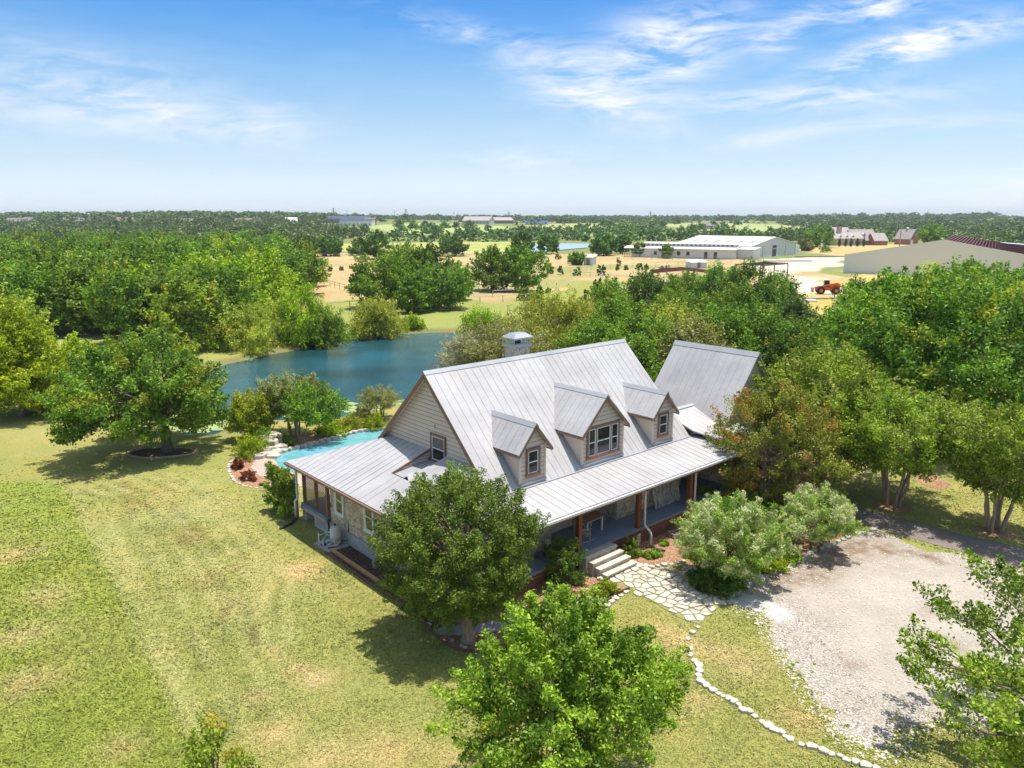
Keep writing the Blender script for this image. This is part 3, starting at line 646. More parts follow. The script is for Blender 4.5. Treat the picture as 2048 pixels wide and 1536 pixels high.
def lap_wall(name, poly, org, ax, out, parent, mat='siding', bh=.19, label=None):
    """weatherboards: convex poly of (s, z); org + s*ax is the wall line, out the outward normal"""
    b = MB(); ax = Vector(ax); out = Vector(out); org = Vector(org); z0 = min(p_[1] for p_ in poly); z1 = max(p_[1] for p_ in poly)
    def span(z):
        xs = []
        for i in range(len(poly)):
            (s0, a0), (s1, a1) = poly[i], poly[(i + 1) % len(poly)]
            if abs(a1 - a0) < 1e-6:
                if abs(a0 - z) < 1e-4: xs += [s0, s1]
            elif min(a0, a1) - 1e-5 <= z <= max(a0, a1) + 1e-5: xs.append(s0 + (s1 - s0) * (z - a0) / (a1 - a0))
        return (min(xs), max(xs)) if xs else None
    z = z0
    while z < z1 - .01:
        zt = min(z + bh, z1 - .0005); a_ = span(z + .0004); c_ = span(zt)
        if a_ and c_:
            P = []
            for o_ in (-.03, None):
                for (s_, zz, oo) in ((a_[0], z, .042), (a_[1], z, .042), (c_[1], zt, .004), (c_[0], zt, .004)):
                    v = org + ax * s_ + out * (o_ if o_ is not None else oo); P.append((v.x, v.y, zz))
            b.add(P, [(0, 1, 2, 3), (7, 6, 5, 4), (0, 4, 5, 1), (1, 5, 6, 2), (2, 6, 7, 3), (3, 7, 4, 0)])
        z += bh
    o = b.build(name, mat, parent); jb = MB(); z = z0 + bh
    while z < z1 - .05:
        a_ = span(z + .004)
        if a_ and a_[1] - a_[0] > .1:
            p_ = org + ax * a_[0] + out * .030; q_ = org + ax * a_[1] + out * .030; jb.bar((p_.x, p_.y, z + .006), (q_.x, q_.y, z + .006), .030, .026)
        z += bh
    if jb.v: jb.build('lap_shade_strip', 'siding_lap_shade', o)  # thin dark strips stand in for the shade where boards overlap
    if label: o['label'] = label
    return o
gp = [(-4.5, 3.45), (3.85, 3.45), (3.85, ZC + .02), (0, ZR - .12), (-4.5, ZR - .12 - SL * 4.5)]
# left gable is split round the window and the notch: the window is set proud of the boards
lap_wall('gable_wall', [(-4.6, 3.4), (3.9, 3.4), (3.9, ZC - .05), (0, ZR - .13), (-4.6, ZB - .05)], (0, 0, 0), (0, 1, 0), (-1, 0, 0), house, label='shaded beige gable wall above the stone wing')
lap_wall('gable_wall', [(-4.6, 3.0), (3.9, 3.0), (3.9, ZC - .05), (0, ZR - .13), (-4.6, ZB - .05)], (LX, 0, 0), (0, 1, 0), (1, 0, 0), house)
b = MB(); b.box(.035, LX - .035, -4.4, 3.8, .9, 3.4); b.add([(.04, -4.4, 3.3), (.04, 3.8, 3.3), (.04, 0, ZR - .35), (LX - .04, -4.4, 3.3), (LX - .04, 3.8, 3.3), (LX - .04, 0, ZR - .35)], [(0, 2, 1), (3, 4, 5), (0, 3, 5, 2), (1, 2, 5, 4)])
b.build('attic_core', 'siding', house)

def window(parent, org, ax, out, w_, h_, trim='trim_brown', sill='trim_terracotta', tw=.10, sashes=1, name='window', widths=None, meet=.5):
    """double-hung window: trim frame, white sash frame, dark glass"""
    ax = Vector(ax); out = Vector(out); org = Vector(org)      # org = centre of the sill line on the wall face
    def bx(b, s0, s1, z0, z1, o0, o1):
        P = [org + ax * s_ + out * o_ + Vector((0, 0, z_)) for z_ in (z0, z1) for o_ in (o0, o1) for s_ in (s0, s1)]
        b.add(P, [(0, 2, 3, 1), (4, 5, 7, 6), (0, 1, 5, 4), (2, 6, 7, 3), (0, 4, 6, 2), (1, 3, 7, 5)])
    W2 = w_ / 2; b = MB(); bx(b, -W2 - tw, -W2, 0, h_, .0, .065); bx(b, W2, W2 + tw, 0, h_, .0, .065); bx(b, -W2 - tw, W2 + tw, h_, h_ + tw, 0, .068)
    root = b.build(name, trim, parent)
    b = MB(); bx(b, -W2 - tw - .02, W2 + tw + .02, -tw * 1.1, -.001, 0, .085); b.build('sill', sill, root)
    widths = widths or [1.]; fr = MB(); gl = MB(); x = -W2
    mul = MB()
    for i, k in enumerate(widths):
        wd = w_ * k; a_ = x + .001; c_ = x + wd - .001
        if i: mul = MB(); bx(mul, a_ - .035, a_ + .035, .002, h_ - .002, 0, .055); mul.build('mullion', trim, root); a_ += .04
        if i < len(widths) - 1: c_ -= .04
        f = .045
        bx(fr, a_, a_ + f, .002, h_ - .002, 0, .045); bx(fr, c_ - f, c_, .002, h_ - .002, 0, .045)
        bx(fr, a_ + f, c_ - f, .002, f, 0, .045); bx(fr, a_ + f, c_ - f, h_ - f, h_ - .002, 0, .045); bx(fr, a_ + f, c_ - f, h_ * meet - .022, h_ * meet + .022, 0, .05)
        bx(gl, a_ + f + .001, c_ - f - .001, f + .001, h_ - f - .001, -.01, .032); x += wd
    fr.build('frame', 'white_vinyl', root); gl.build('glass', 'glass_dark', root)
    return root
window(house, (-.03, -.58, 4.0), (0, 1, 0), (-1, 0, 0), .92, 1.10, sill='trim_brown', name='window')

# dormers
def dormer(xc, hw, zt, ze, label, winw, winh, winz, widths=None):
    d = MB(); yf = -4.45; base = ZR - SL * 4.45 + .02
    sl_ = (zt - ze) / (hw + .26)
    wt = zt - .10 - sl_ * hw                         # top of the side wall
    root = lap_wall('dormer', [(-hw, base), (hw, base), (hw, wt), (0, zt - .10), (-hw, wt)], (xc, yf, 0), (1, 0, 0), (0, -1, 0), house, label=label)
    for sg in (-1, 1):                               # cheek walls: triangle down to the main roof
        b = MB(); x = xc + sg * (hw - .012); z = base
        while z < wt - .02:
            z2 = min(z + .155, wt); yb0 = -(ZR - z) / SL; yb1 = -(ZR - z2) / SL
            P = [(x, yf + .03, z), (x, yb0 + .05, z), (x, yb1 + .05, z2), (x, yf + .03, z2), (x + sg * .024, yf + .005, z), (x + sg * .024, yb0 + .05, z), (x + sg * .006, yb1 + .05, z2), (x + sg * .006, yf + .005, z2)]
            b.add(P, [(0, 1, 2, 3), (7, 6, 5, 4), (0, 4, 5, 1), (1, 5, 6, 2), (2, 6, 7, 3), (3, 7, 4, 0)]); z += .155
        b.build('cheek_wall', 'siding', root)
    for sg in (-1, 1): MB().box(xc + sg * hw - .05, xc + sg * hw + .05, yf - .05, yf + .05, base, wt).build('corner_board', 'siding', root)
    b = MB(); b.box(xc - hw - .02, xc + hw + .02, yf - .12, yf - .02, base - .06, base + .03)
    for sg in (-1, 1):
        x = xc + sg * (hw + .07); y1 = -(ZR - wt) / SL
        b.slab([(x - .07, yf, ZR + SL * yf + .03), (x + .07, yf, ZR + SL * yf + .03), (x + .07, y1, ZR + SL * y1 + .03), (x - .07, y1, ZR + SL * y1 + .03)], .02)
    b.build('flashing', 'roof_flashing', root)
    ho = hw + .26; y0 = yf - .24; rb = -(ZR - zt) / SL; eb = -(ZR - ze) / SL
    rf = roof('dormer_roof', [([(xc, y0, zt), (xc, rb + .02, zt), (xc + sg * ho, eb + .02, ze), (xc + sg * ho, y0, ze)], (0, 1, 0)) for sg in (-1, 1)], root, sp=.40, th=.05)
    b = MB()
    for sg in (-1, 1): b.slab([(xc, y0 - .02, zt + .03), (xc, rb + .05, zt + .03), (xc + sg * .15, rb - .1, zt + .03 - .15 * sl_), (xc + sg * .15, y0 - .02, zt + .03 - .15 * sl_)], .012)
    b.build('ridge_cap', 'roof_flashing', root)
    b = MB()
    for sg in (-1, 1):
        b.bar((xc, y0 + .02, zt - .13), (xc + sg * ho, y0 + .02, ze - .13), .04, .12); b.bar((xc + sg * (ho - .02), y0 + .04, ze - .10), (xc + sg * (ho - .02), eb + .0, ze - .10), .035, .09)
    b.build('rake_trim', 'trim_brown', root)
    for sg in (-1, 1): MB().slab([(xc + sg * hw, y0 + .04, ze + sl_ * .26 - .10), (xc + sg * (ho - .04), y0 + .04, ze - .07), (xc + sg * (ho - .04), eb, ze - .07), (xc + sg * hw, eb, ze + sl_ * .26 - .10)], .015).build('soffit', 'siding', root)
    window(root, (xc - .0, yf - .018, winz), (1, 0, 0), (0, -1, 0), winw, winh, widths=widths, tw=.11, name='dormer_window')
    return root
dormer(1.97, .71, 6.20, 5.02, 'small dormer beside the left gable', .58, .98, 4.02)
dormer(6.35, 1.36, 6.72, 5.08, 'large middle dormer with three-part window', 1.98, 1.26, 3.97, [.25, .5, .25])
dormer(10.74, .76, 6.18, 5.03, 'small dormer nearest the breezeway', .60, .96, 4.03)

# chimney
b = MB(); b.box(5.42, 6.42, .55, 1.25, 6.4, 8.28); ch = b.build('chimney', 'limestone_small', house)
b = MB(); b.box(5.34, 6.50, .47, 1.33, 8.281, 8.42); b.box(5.39, 6.45, .52, 1.28, 8.42, 8.455)
for x in (5.37, 6.45):
    for y in (.50, 1.28): b.box(x, x + .03, y, y + .03, 8.42, 8.74)
b.add([(5.30, .43, 8.74), (6.54, .43, 8.74), (6.54, 1.37, 8.74), (5.30, 1.37, 8.74), (5.56, .66, 8.93), (6.28, .66, 8.93), (6.28, 1.14, 8.93), (5.56, 1.14, 8.93)],
      [(3, 2, 1, 0), (4, 5, 6, 7), (0, 1, 5, 4), (1, 2, 6, 5), (2, 3, 7, 6), (3, 0, 4, 7)]); b.box(5.30, 6.54, .43, 1.37, 8.66, 8.738)
b.v = b.v; b.build('chimney_cap', 'steel_grey', ch)
b = MB(); b.tube([(5.92, .9, 8.45), (5.92, .9, 8.66)], .17, 12); b.build('flue', 'dark_metal', ch)

# roof of the wing, left side: two planes and the notch below the gable window
def zw(x): return ZE + (4.40 - ZE) * (x - XW) / (0 - XW)
XN = -2.05; n0, n1 = .13, -1.17
wr = roof('wing_roof', [
    ([(0, n0, zw(0)), (0, 2.54 + .55, zw(0) - .02), (XW, YK, ZE), (XW, n0, ZE)], (0, 1, 0)),
    ([(XN, n0, zw(XN)), (XW, n0, ZE), (XW, n1, ZE), (XN, n1, zw(XN))], (0, 1, 0)),
    ([(0, n1, zw(0)), (XN, n1, zw(XN)), (XW, n1, ZE), (XW, -YE, ZE), (0, -3.62, zw(0) + .03)], (0, 1, 0)),
    ([(0, -3.62, zw(0) + .02), (XW, -YE, ZE), (-1.0, -6.2, ZE + .14), (0, -YB, ZB)], (0, 1, 0)),
    ([(0, n1, zw(0)), (XN, n1, zw(XN)), (-1.75, -.62, 3.80), (0, -.62, 3.90)], (1, 0, 0)),
], house, sp=.42)
b = MB(); b.slab([(0, n0 - .03, 3.93), (0, -.66, 3.93), (XN + .1, -.66, 3.70), (XN + .1, n0 - .03, 3.70)], .05); b.build('notch_floor', 'roof_flashing', wr)
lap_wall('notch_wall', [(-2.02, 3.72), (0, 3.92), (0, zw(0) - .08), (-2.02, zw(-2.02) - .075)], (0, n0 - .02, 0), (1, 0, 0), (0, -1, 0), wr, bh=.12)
b = MB(); b.bar((0, n0 - .05, zw(0) - .01), (XN, n0 - .05, zw(XN) - .01), .06, .09); b.build('notch_trim', 'trim_brown', wr)
b = MB(); b.tube([(-3.0, -1.9, 3.35), (-3.0, -1.9, 3.62)], .06); b.tube([(-3.0, -1.9, 3.62), (-3.12, -1.95, 3.68)], .07); b.build('roof_vent', 'dark_metal', wr)
# porch roof: front, and the back one
XR = 15.3
prf = roof('porch_roof', [([(-1.0, -6.2, ZE + .139), (XW, -YE, ZE), (XR - 1.1, -YE, ZE), (XR - 1.1, -YB, ZB + .01), (0, -YB, ZB + .01)], (1, 0, 0)),
    ([(0, 3.0, zw(0) - .06), (XW, YK, ZE), (LX, YK, ZE), (LX, 3.92, ZC - .1), (.0, 3.92, ZC - .1)], (1, 0, 0))], house, sp=.42)
b = MB(); b.bar((0, -YB - .03, ZB + .03), (LX + OV, -YB - .03, ZB + .03), .10, .02); b.build('roof_break_flashing', 'roof_flashing', prf)
b = MB()                                          # gutters and fascia
b.bar((XW - .05, -YE - .05, ZE - .09), (XW - .05, YK + .03, ZE - .09), .09, .10); b.bar((XW - .02, YK + .05, ZE - .1), (LX, YK + .05, ZE - .1), .08, .1)
b.build('gutter', 'trim_brown', wr)
b = MB(); b.bar((XW - .05, -YE - .06, ZE - .085), (XR - 1.1, -YE - .06, ZE - .085), .10, .09); 
for k in range(24):
    x = XW + .4 + k * .76
    if x < XR - 1.2: b.box(x, x + .02, -YE - .12, -YE + .01, ZE - .05, ZE - .03)
b.build('gutter', 'white_pipe', prf)
b = MB(); b.bar((XW + .2, -YE + .06, ZE - .20), (XR - 1.2, -YE + .06, ZE - .20), .05, .16); b.build('fascia', 'trim_brown', prf)
b = MB(); b.slab([(XW + .1, -YE + .1, ZE - .13), (XR - 1.2, -YE + .1, ZE - .13), (XR - 1.2, -4.6, ZE + .1), (XW + .1, -4.6, ZE + .1)], .02); b.build('porch_ceiling', 'siding', prf)
# breezeway roof with its own ridge, towards the garage
bwr = roof('breezeway_roof', [([(LX + OV + .02, -2.79, 4.42), (19.4, -2.79, 4.42), (19.4, -YE, ZE + .02), (XR - 1.08, -YE, ZE + .02), (LX + OV + .02, -4.75, 4.42 - .31 * 1.96)], (1, 0, 0)),
    ([(LX + OV + .02, -2.785, 4.42), (19.4, -2.785, 4.42), (19.4, 1.2, 3.3), (LX + OV + .02, 1.2, 3.3)], (1, 0, 0))], house, sp=.42)
b = MB(); b.slab([(LX + .36, -2.79, 4.47), (19.4, -2.79, 4.47), (19.4, -3.0, 4.41), (LX + .36, -3.0, 4.41)], .015); b.bar((LX + .36, -4.62, 3.66), (15.2, -5.9, 3.36), .05, .03); b.build('ridge_cap', 'roof_flashing', bwr)
b = MB(); b.bar((XR - 1.09, -YE - .06, ZE - .075), (19.4, -YE - .06, ZE - .075), .09, .10); b.build('gutter', 'white_pipe', bwr)

# garage block: its long roof slope faces the wing
def gw(xa, ya, z):
    v = HL.inverted() @ Vector((xa, ya, z)); return v
ZG = 7.35
g0 = HL.inverted() @ Vector((*G(1351, 681, ZG), 0)); g1 = HL.inverted() @ Vector((*G(1515, 704, ZG), 0)); g2 = HL.inverted() @ Vector((*G(1299, 766, 4.6), 0))
gx_ = g0.x; y_b = g0.y; y_f = y_b - 5.5; gs = (ZG - 4.6) / max(.5, (g0.x - g2.x)); gs = min(1.25, max(.8, gs)); hwg = 3.9
gr = roof('garage_roof', [([(gx_, y_b, ZG), (gx_, y_f, ZG), (gx_ - hwg, y_f, ZG - gs * hwg), (gx_ - hwg, y_b, ZG - gs * hwg)], (0, 1, 0)),
    ([(gx_ + .002, y_b, ZG), (gx_ + .002, y_f, ZG), (gx_ + hwg, y_f, ZG - gs * hwg), (gx_ + hwg, y_b, ZG - gs * hwg)], (0, 1, 0))], house, sp=.42)
b = MB()
for sg in (-1, 1): b.slab([(gx_, y_b + .03, ZG + .035), (gx_, y_f - .03, ZG + .035), (gx_ + sg * .2, y_f - .03, ZG + .035 - .2 * gs), (gx_ + sg * .2, y_b + .03, ZG + .035 - .2 * gs)], .012)
b.build('ridge_cap', 'roof_flashing', gr)
b = MB(); zb_ = ZG - gs * (hwg - .4) - .15; b.box(gx_ - hwg + .4, gx_ + hwg - .4, y_f + .35, y_b - .35, 0, zb_)
b.add([(gx_ - hwg + .4, y_f + .35, zb_), (gx_ + hwg - .4, y_f + .35, zb_), (gx_, y_f + .35, ZG - .2), (gx_ - hwg + .4, y_b - .35, zb_), (gx_ + hwg - .4, y_b - .35, zb_), (gx_, y_b - .35, ZG - .2)], [(0, 1, 2), (3, 5, 4), (0, 2, 5, 3), (1, 4, 5, 2)])
b.build('garage_wall', 'siding', house)

# stone walls
b = MB(); b.box(-3.08, .1, -4.5, 3.86, .62, 3.05); b.box(-3.08, 2.3, -5.3, -4.5, .62, 3.1); b.box(2.2, 6.7, -4.15, -3.5, .62, 3.4); b.box(6.6, 10.75, -5.2, -4.2, .62, 3.2); b.box(10.75, LX, -4.3, -3.6, .62, 3.3)
b.box(.1, LX, -3.6, 3.85, .62, 2.9)
b.build('stone_wall', 'limestone', house)
b = MB(); b.box(-3.14, 2.2, -5.2, 3.92, 0, .619); b.box(2.2, LX, -4.1, 3.8, 0, .619); b.build('foundation', 'concrete', house)
b = MB(); b.box(LX, 19., -2.2, 1.0, 0, 3.1); b.build('breezeway_wall', 'siding', house)
for yc in (2.93, .34):
    window(house, (-3.09, yc, 1.30), (0, 1, 0), (-1, 0, 0), .62, 1.22, trim='white_vinyl', sill='white_vinyl', tw=.09)
window(house, (-3.09, -2.4, 1.30), (0, 1, 0), (-1, 0, 0), .62, 1.22, trim='white_vinyl', sill='white_vinyl', tw=.09)
window(house, (8.25, -5.21, 1.75), (1, 0, 0), (0, -1, 0), .9, .9, trim='trim_brown', sill='siding', tw=.09)
window(house, (4.9, -4.16, 1.5), (1, 0, 0), (0, -1, 0), .9, 1.1, trim='white_vinyl', sill='white_vinyl', tw=.09)
b = MB(); b.box(2.6, 3.5, -4.22, -4.155, .9, 2.95); dr = b.build('door', 'dark_metal', house)
b = MB(); b.tube([(3.4, -4.26, 1.85), (3.4, -4.3, 1.85)], .035); b.build('handle', 'galv', dr)
b = MB(); b.box(11.0, 11.9, -4.36, -4.305, .9, 2.9); dr = b.build('door', 'dark_metal', house)

# porch deck, posts, skirts, steps
b = MB(); b.box(-3.25, 14.4, -6.46, -4.0, .70, .80)
x = -3.25
while x < 14.38: b.box(x, x + .138, -6.57, -4.0, .801, .85); x += .146
dk = b.build('porch_floor', 'deck_board', house)
b = MB(); b.box(-3.25, 14.4, -6.53, -6.47, .68, .798); b.build('porch_rim', 'trim_brown', house)
b = MB(); b.box(14.4, 20.5, -6.0, -2.2, 0.0, .13); b.build('breezeway_floor', 'driveway', house)
PX = [-3.3 + .25, -1.04, 2.80, 6.64, 10.48, 14.2]
for x in PX: MB().box(x - .1, x + .1, -6.52, -6.32, .851, ZE - .2).build('post', 'post_wood', house)
def lattice(b, o, ax, w_, h_, sp=.11, bw=.022, th=.012, nrm=None, frame=.05):
    """diagonal lattice panel from corner o"""
    o = Vector(o); ax = Vector(ax).normalized(); nrm = Vector(nrm)
    for sg, off in ((1, 0), (-1, th)):
        k = -h_ if sg > 0 else 0
        while k < (w_ if sg > 0 else w_ + h_):
            if sg > 0: s0, z0 = (k, 0) if k >= 0 else (0, -k); s1, z1 = (k + h_, h_) if k + h_ <= w_ else (w_, w_ - k)
            else: s0, z0 = (k, 0) if k <= w_ else (w_, k - w_); s1, z1 = (k - h_, h_) if k - h_ >= 0 else (0, k)
            if abs(s1 - s0) > .03: b.bar(o + ax * s0 + nrm * off + Vector((0, 0, z0)), o + ax * s1 + nrm * off + Vector((0, 0, z1)), th, bw, nrm.cross(ax) if False else Vector((0, 0, 1)))
            k += sp
    if frame:
        for z_ in (0, h_): b.bar(o + Vector((0, 0, z_)) + nrm * .01, o + ax * w_ + Vector((0, 0, z_)) + nrm * .01, .035, frame)
        for s_ in (0, w_): b.bar(o + ax * s_ + nrm * .01, o + ax * s_ + nrm * .01 + Vector((0, 0, h_)), .035, frame, ax)
for xa, xb in ((-3.2, -1.1), (-1.0, 2.6), (4.9, 6.6), (6.72, 8.5), (8.56, 10.4), (10.5, 12.4), (12.46, 14.3)):
    b = MB(); lattice(b, (xa, -6.42, .04), (1, 0, 0), xb - xa, .50, nrm=(0, -1, 0)); b.build('lattice_skirt', 'lattice_brown', house)
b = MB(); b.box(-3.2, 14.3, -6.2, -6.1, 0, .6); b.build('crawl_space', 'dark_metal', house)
for x in (6.66, ): MB().box(x - .12, x + .12, -6.5, -6.3, 0, .555).build('stone_pier', 'limestone', house)
# steps of stone, cap slab + three treads
yc = -6.535
for k, dep in enumerate((.42, .28, .28, .28)):
    z1 = .80 - k * .2; xo = .12 * k; y1 = yc - dep
    st = MB().box(2.72 + xo, 4.60 + xo, y1 + .02, yc - .001 + (.0 if k else .005), 0, z1 - .07).build('step', 'limestone_small', house)
    MB().box(2.69 + xo, 4.63 + xo, y1 - .02, yc - .002, z1 - .069, z1).build('tread', 'concrete' if k == 0 else 'stone_pale', st)
    yc = y1
# downspouts
def pipe(pts, r, name, mat, parent): return MB().tube(pts, r, 10).build(name, mat, parent, smooth=True)
pipe([(6.86, -YE - .05, ZE - .12), (6.86, -6.75, 2.72), (6.86, -6.62, 2.6), (6.86, -6.62, 1.1), (6.86, -6.68, .95), (6.86, -6.98, .75), (6.86, -7.02, .6), (6.86, -7.02, .12)], .055, 'downspout', 'white_pipe', house)
pipe([(10.75, -YE - .05, ZE - .12), (10.75, -6.6, 2.72), (10.75, -6.55, 2.6), (10.75, -6.55, .3)], .055, 'downspout', 'white_pipe', house)
pipe([(-1.3, -YE - .05, ZE - .12), (-1.3, -6.66, 2.7), (-1.3, -6.62, .3)], .055, 'downspout', 'white_pipe', house)
pipe([(6.86, -7.02, .13), (6.9, -7.3, .04), (7.0, -7.7, .03)], .07, 'downspout_boot', 'dark_metal', house)
pipe([(XW - .02, 6.30, ZE - .12), (-3.55, 6.38, 2.75), (-3.5, 6.40, 2.6), (-3.5, 6.40, 1.15), (-3.62, 6.42, 1.0), (-3.62, 6.42, .15)], .062, 'downspout', 'white_pipe', house)
pipe([(-3.62, 6.42, .12), (-4.0, 6.15, .06), (-4.7, 5.9, .05)], .07, 'downspout_boot', 'dark_metal', house)
# screened side porch at the back of the wing
MB().box(-3.3, 0, 3.9, 6.45, .74, .85).build('side_porch_floor', 'deck_board', house)
MB().box(-3.34, -3.24, 3.9, 6.45, .55, .739).build('side_porch_rim', 'weathered_wood', house)
for y in (6.36, 5.13, 4.0):
    MB().box(-3.2, -3.06, y - .07, y + .07, .851, 2.95).build('post', 'trim_brown', house)
for y0_ in (4.07, 5.2):
    b = MB(); lattice(b, (-3.15, y0_, .88), (0, 1, 0), 1.06 if y0_ < 5 else 1.09, 2.0, nrm=(-1, 0, 0), sp=.13, bw=.028, frame=.06); b.build('lattice_panel', 'trim_brown', house)
MB().box(-3.25, -2.9, 6.1, 6.45, 0, .739).build('stone_pier', 'limestone', house)
b = MB(); lattice(b, (-3.22, 4.0, .03), (0, 1, 0), 1.2, .50, nrm=(-1, 0, 0), sp=.11); b.build('lattice_skirt', 'white_pipe', house)
MB().box(-.05, 0.3, 3.9, 6.4, .85, 3.).build('back_wall', 'siding', house)
# small wall light cross over the gable window
b = MB(); b.tube([(-.05, -.35, 5.42), (-.05, -.35, 5.62)], .012); b.tube([(-.05, -.42, 5.57), (-.05, -.28, 5.57)], .012); b.build('wall_cross', 'trim_brown', house)
# ------------------------------------------------------------------ trees
def crown_pts(rs, R, z0, z1, shape, ncl, asym=.22):
    """clump centres of a crown between heights z0 and z1"""
    P = []; ph = rs.uniform(0, 6.28, 4)
    while len(P) < ncl:
        t_ = rs.rand()
        if shape == 'ovoid': pr_ = (1 - t_) ** .62 * min(1, t_ * 3.2 + .35)
        elif shape == 'round': pr_ = max(0, 1 - (2 * t_ - 1) ** 2) ** .5 * (1.08 - .16 * t_)
        elif shape == 'spread': pr_ = max(0, 1 - (1.7 * t_ - .6) ** 2) ** .5 if t_ < .95 else .3
        elif shape == 'cone': pr_ = (1 - t_) ** .85 * min(1, t_ * 6 + .35)
        elif shape == 'vase': pr_ = min(1, .35 + t_ * 1.15) * max(0, 1 - t_ ** 5) ** .5
        elif shape == 'dome': pr_ = max(0, 1 - t_ ** 2.4) ** .5
        else: pr_ = 1
        if rs.rand() > pr_ + .05: continue
        a_ = rs.uniform(0, 6.283); q = 1 + asym * (.6 * math.sin(2 * a_ + ph[0]) + .5 * math.sin(3 * a_ + ph[1] + 3 * t_) + .4 * math.sin(5 * a_ + ph[2] + 7 * t_))
        r = R * pr_ * q * (.25 + .75 * rs.rand() ** .42)
        P.append((r * math.cos(a_), r * math.sin(a_), z0 + (z1 - z0) * t_, r / (R * pr_ + 1e-6), t_))
    return np.array(P)
def leaves(rs, C, cr, per, leaf, asp=.55, up=.55, droop=0., flat=.75, tintsd=.2, young=.0, yup=True, sprig=.6, ctrp=None):
    n = len(C); N = n * per; ctr = np.repeat(C[:, :3], per, 0); crr = cr * rs.uniform(.65, 1.25, n)
    g = rs.normal(size=(N, 3)); g /= np.linalg.norm(g, axis=1)[:, None]; g *= (rs.rand(N) ** .45)[:, None]
    off = g * np.repeat(crr, per)[:, None]; off[:, 2] *= flat
    if sprig:
        c0 = ctrp if ctrp is not None else np.array([C[:, 0].mean(), C[:, 1].mean(), C[:, 2].min() * .6 + C[:, 2].max() * .4]); ax_ = C[:, :3] - c0; ax_ /= np.linalg.norm(ax_, axis=1)[:, None] + 1e-6; ax_[:, 2] += .45; ax_ += rs.normal(0, .35, (n, 3)); ax_ /= np.linalg.norm(ax_, axis=1)[:, None]
        ax_ = np.repeat(ax_, per, 0); f_ = rs.rand(N) ** .8; lat = rs.normal(size=(N, 3)); lat -= ax_ * (lat * ax_).sum(1)[:, None]; k_ = np.repeat(crr, per)[:, None]
        o2 = ax_ * ((f_ * 2.3 - .9)[:, None]) * k_ + lat * k_ * (.42 * (1 - .72 * f_))[:, None]; pick = (rs.rand(N) < sprig)[:, None]; off = np.where(pick, o2, off)
    if droop: off[:, 2] -= droop * rs.rand(N) * np.hypot(off[:, 0], off[:, 1]) * 1.6 + droop * .4 * rs.rand(N)
    P = ctr + off; nr = rs.normal(size=(N, 3)) + g * .7; nr[:, 2] += up; nr /= np.linalg.norm(nr, axis=1)[:, None]
    if droop: tg = rs.normal(size=(N, 3)) * .45; tg[:, 2] -= 1.; tg[:, :2] += off[:, :2] / (np.linalg.norm(off[:, :2], axis=1)[:, None] + 1e-6) * .4
    else: tg = rs.normal(size=(N, 3)) + g * .6
    tg -= nr * (tg * nr).sum(1)[:, None]; tg /= np.linalg.norm(tg, axis=1)[:, None]; bt = np.cross(nr, tg)
    s_ = leaf * rs.uniform(.65, 1.35, N)[:, None]; w_ = s_ * asp
    V = np.stack([P - tg * s_ * .5, P + bt * w_ * .5 - nr * w_ * .12, P + tg * s_ * .5, P - bt * w_ * .5 - nr * w_ * .12], 1).reshape(-1, 3)
    F = np.arange(N * 4).reshape(N, 4)
    tint = np.clip(np.repeat(rs.normal(.48, tintsd, n), per) + rs.normal(0, .24, N), 0, 1.2)
    yc_ = (rs.rand(n) < young * (C[:, 3] > .55) * (np.clip(C[:, 4] * 1.6, .25, 1.5) if yup else 1)).astype(float) * rs.uniform(.35, 1, n)
    yg = np.clip(np.repeat(yc_, per) * (off[:, 2] / cr > -.25) * rs.uniform(.3, 1.1, N), 0, 1)
    return V, F, tint, yg
def limb(b, rs, p0, p1, r0, r1, sag=0., n=5, sides=6):
    p0 = Vector(p0); p1 = Vector(p1); L = (p1 - p0).length; pts = []; rad = []
    for i in range(n):
        t_ = i / (n - 1); q = p0.lerp(p1, t_); q.z += sag * math.sin(math.pi * t_) * L
        if 0 < i < n - 1: q += Vector(rs.normal(0, .035 * L, 3))
        pts.append(q); rad.append(r0 + (r1 - r0) * t_ ** .8)
    b.tube(pts, rad, sides)
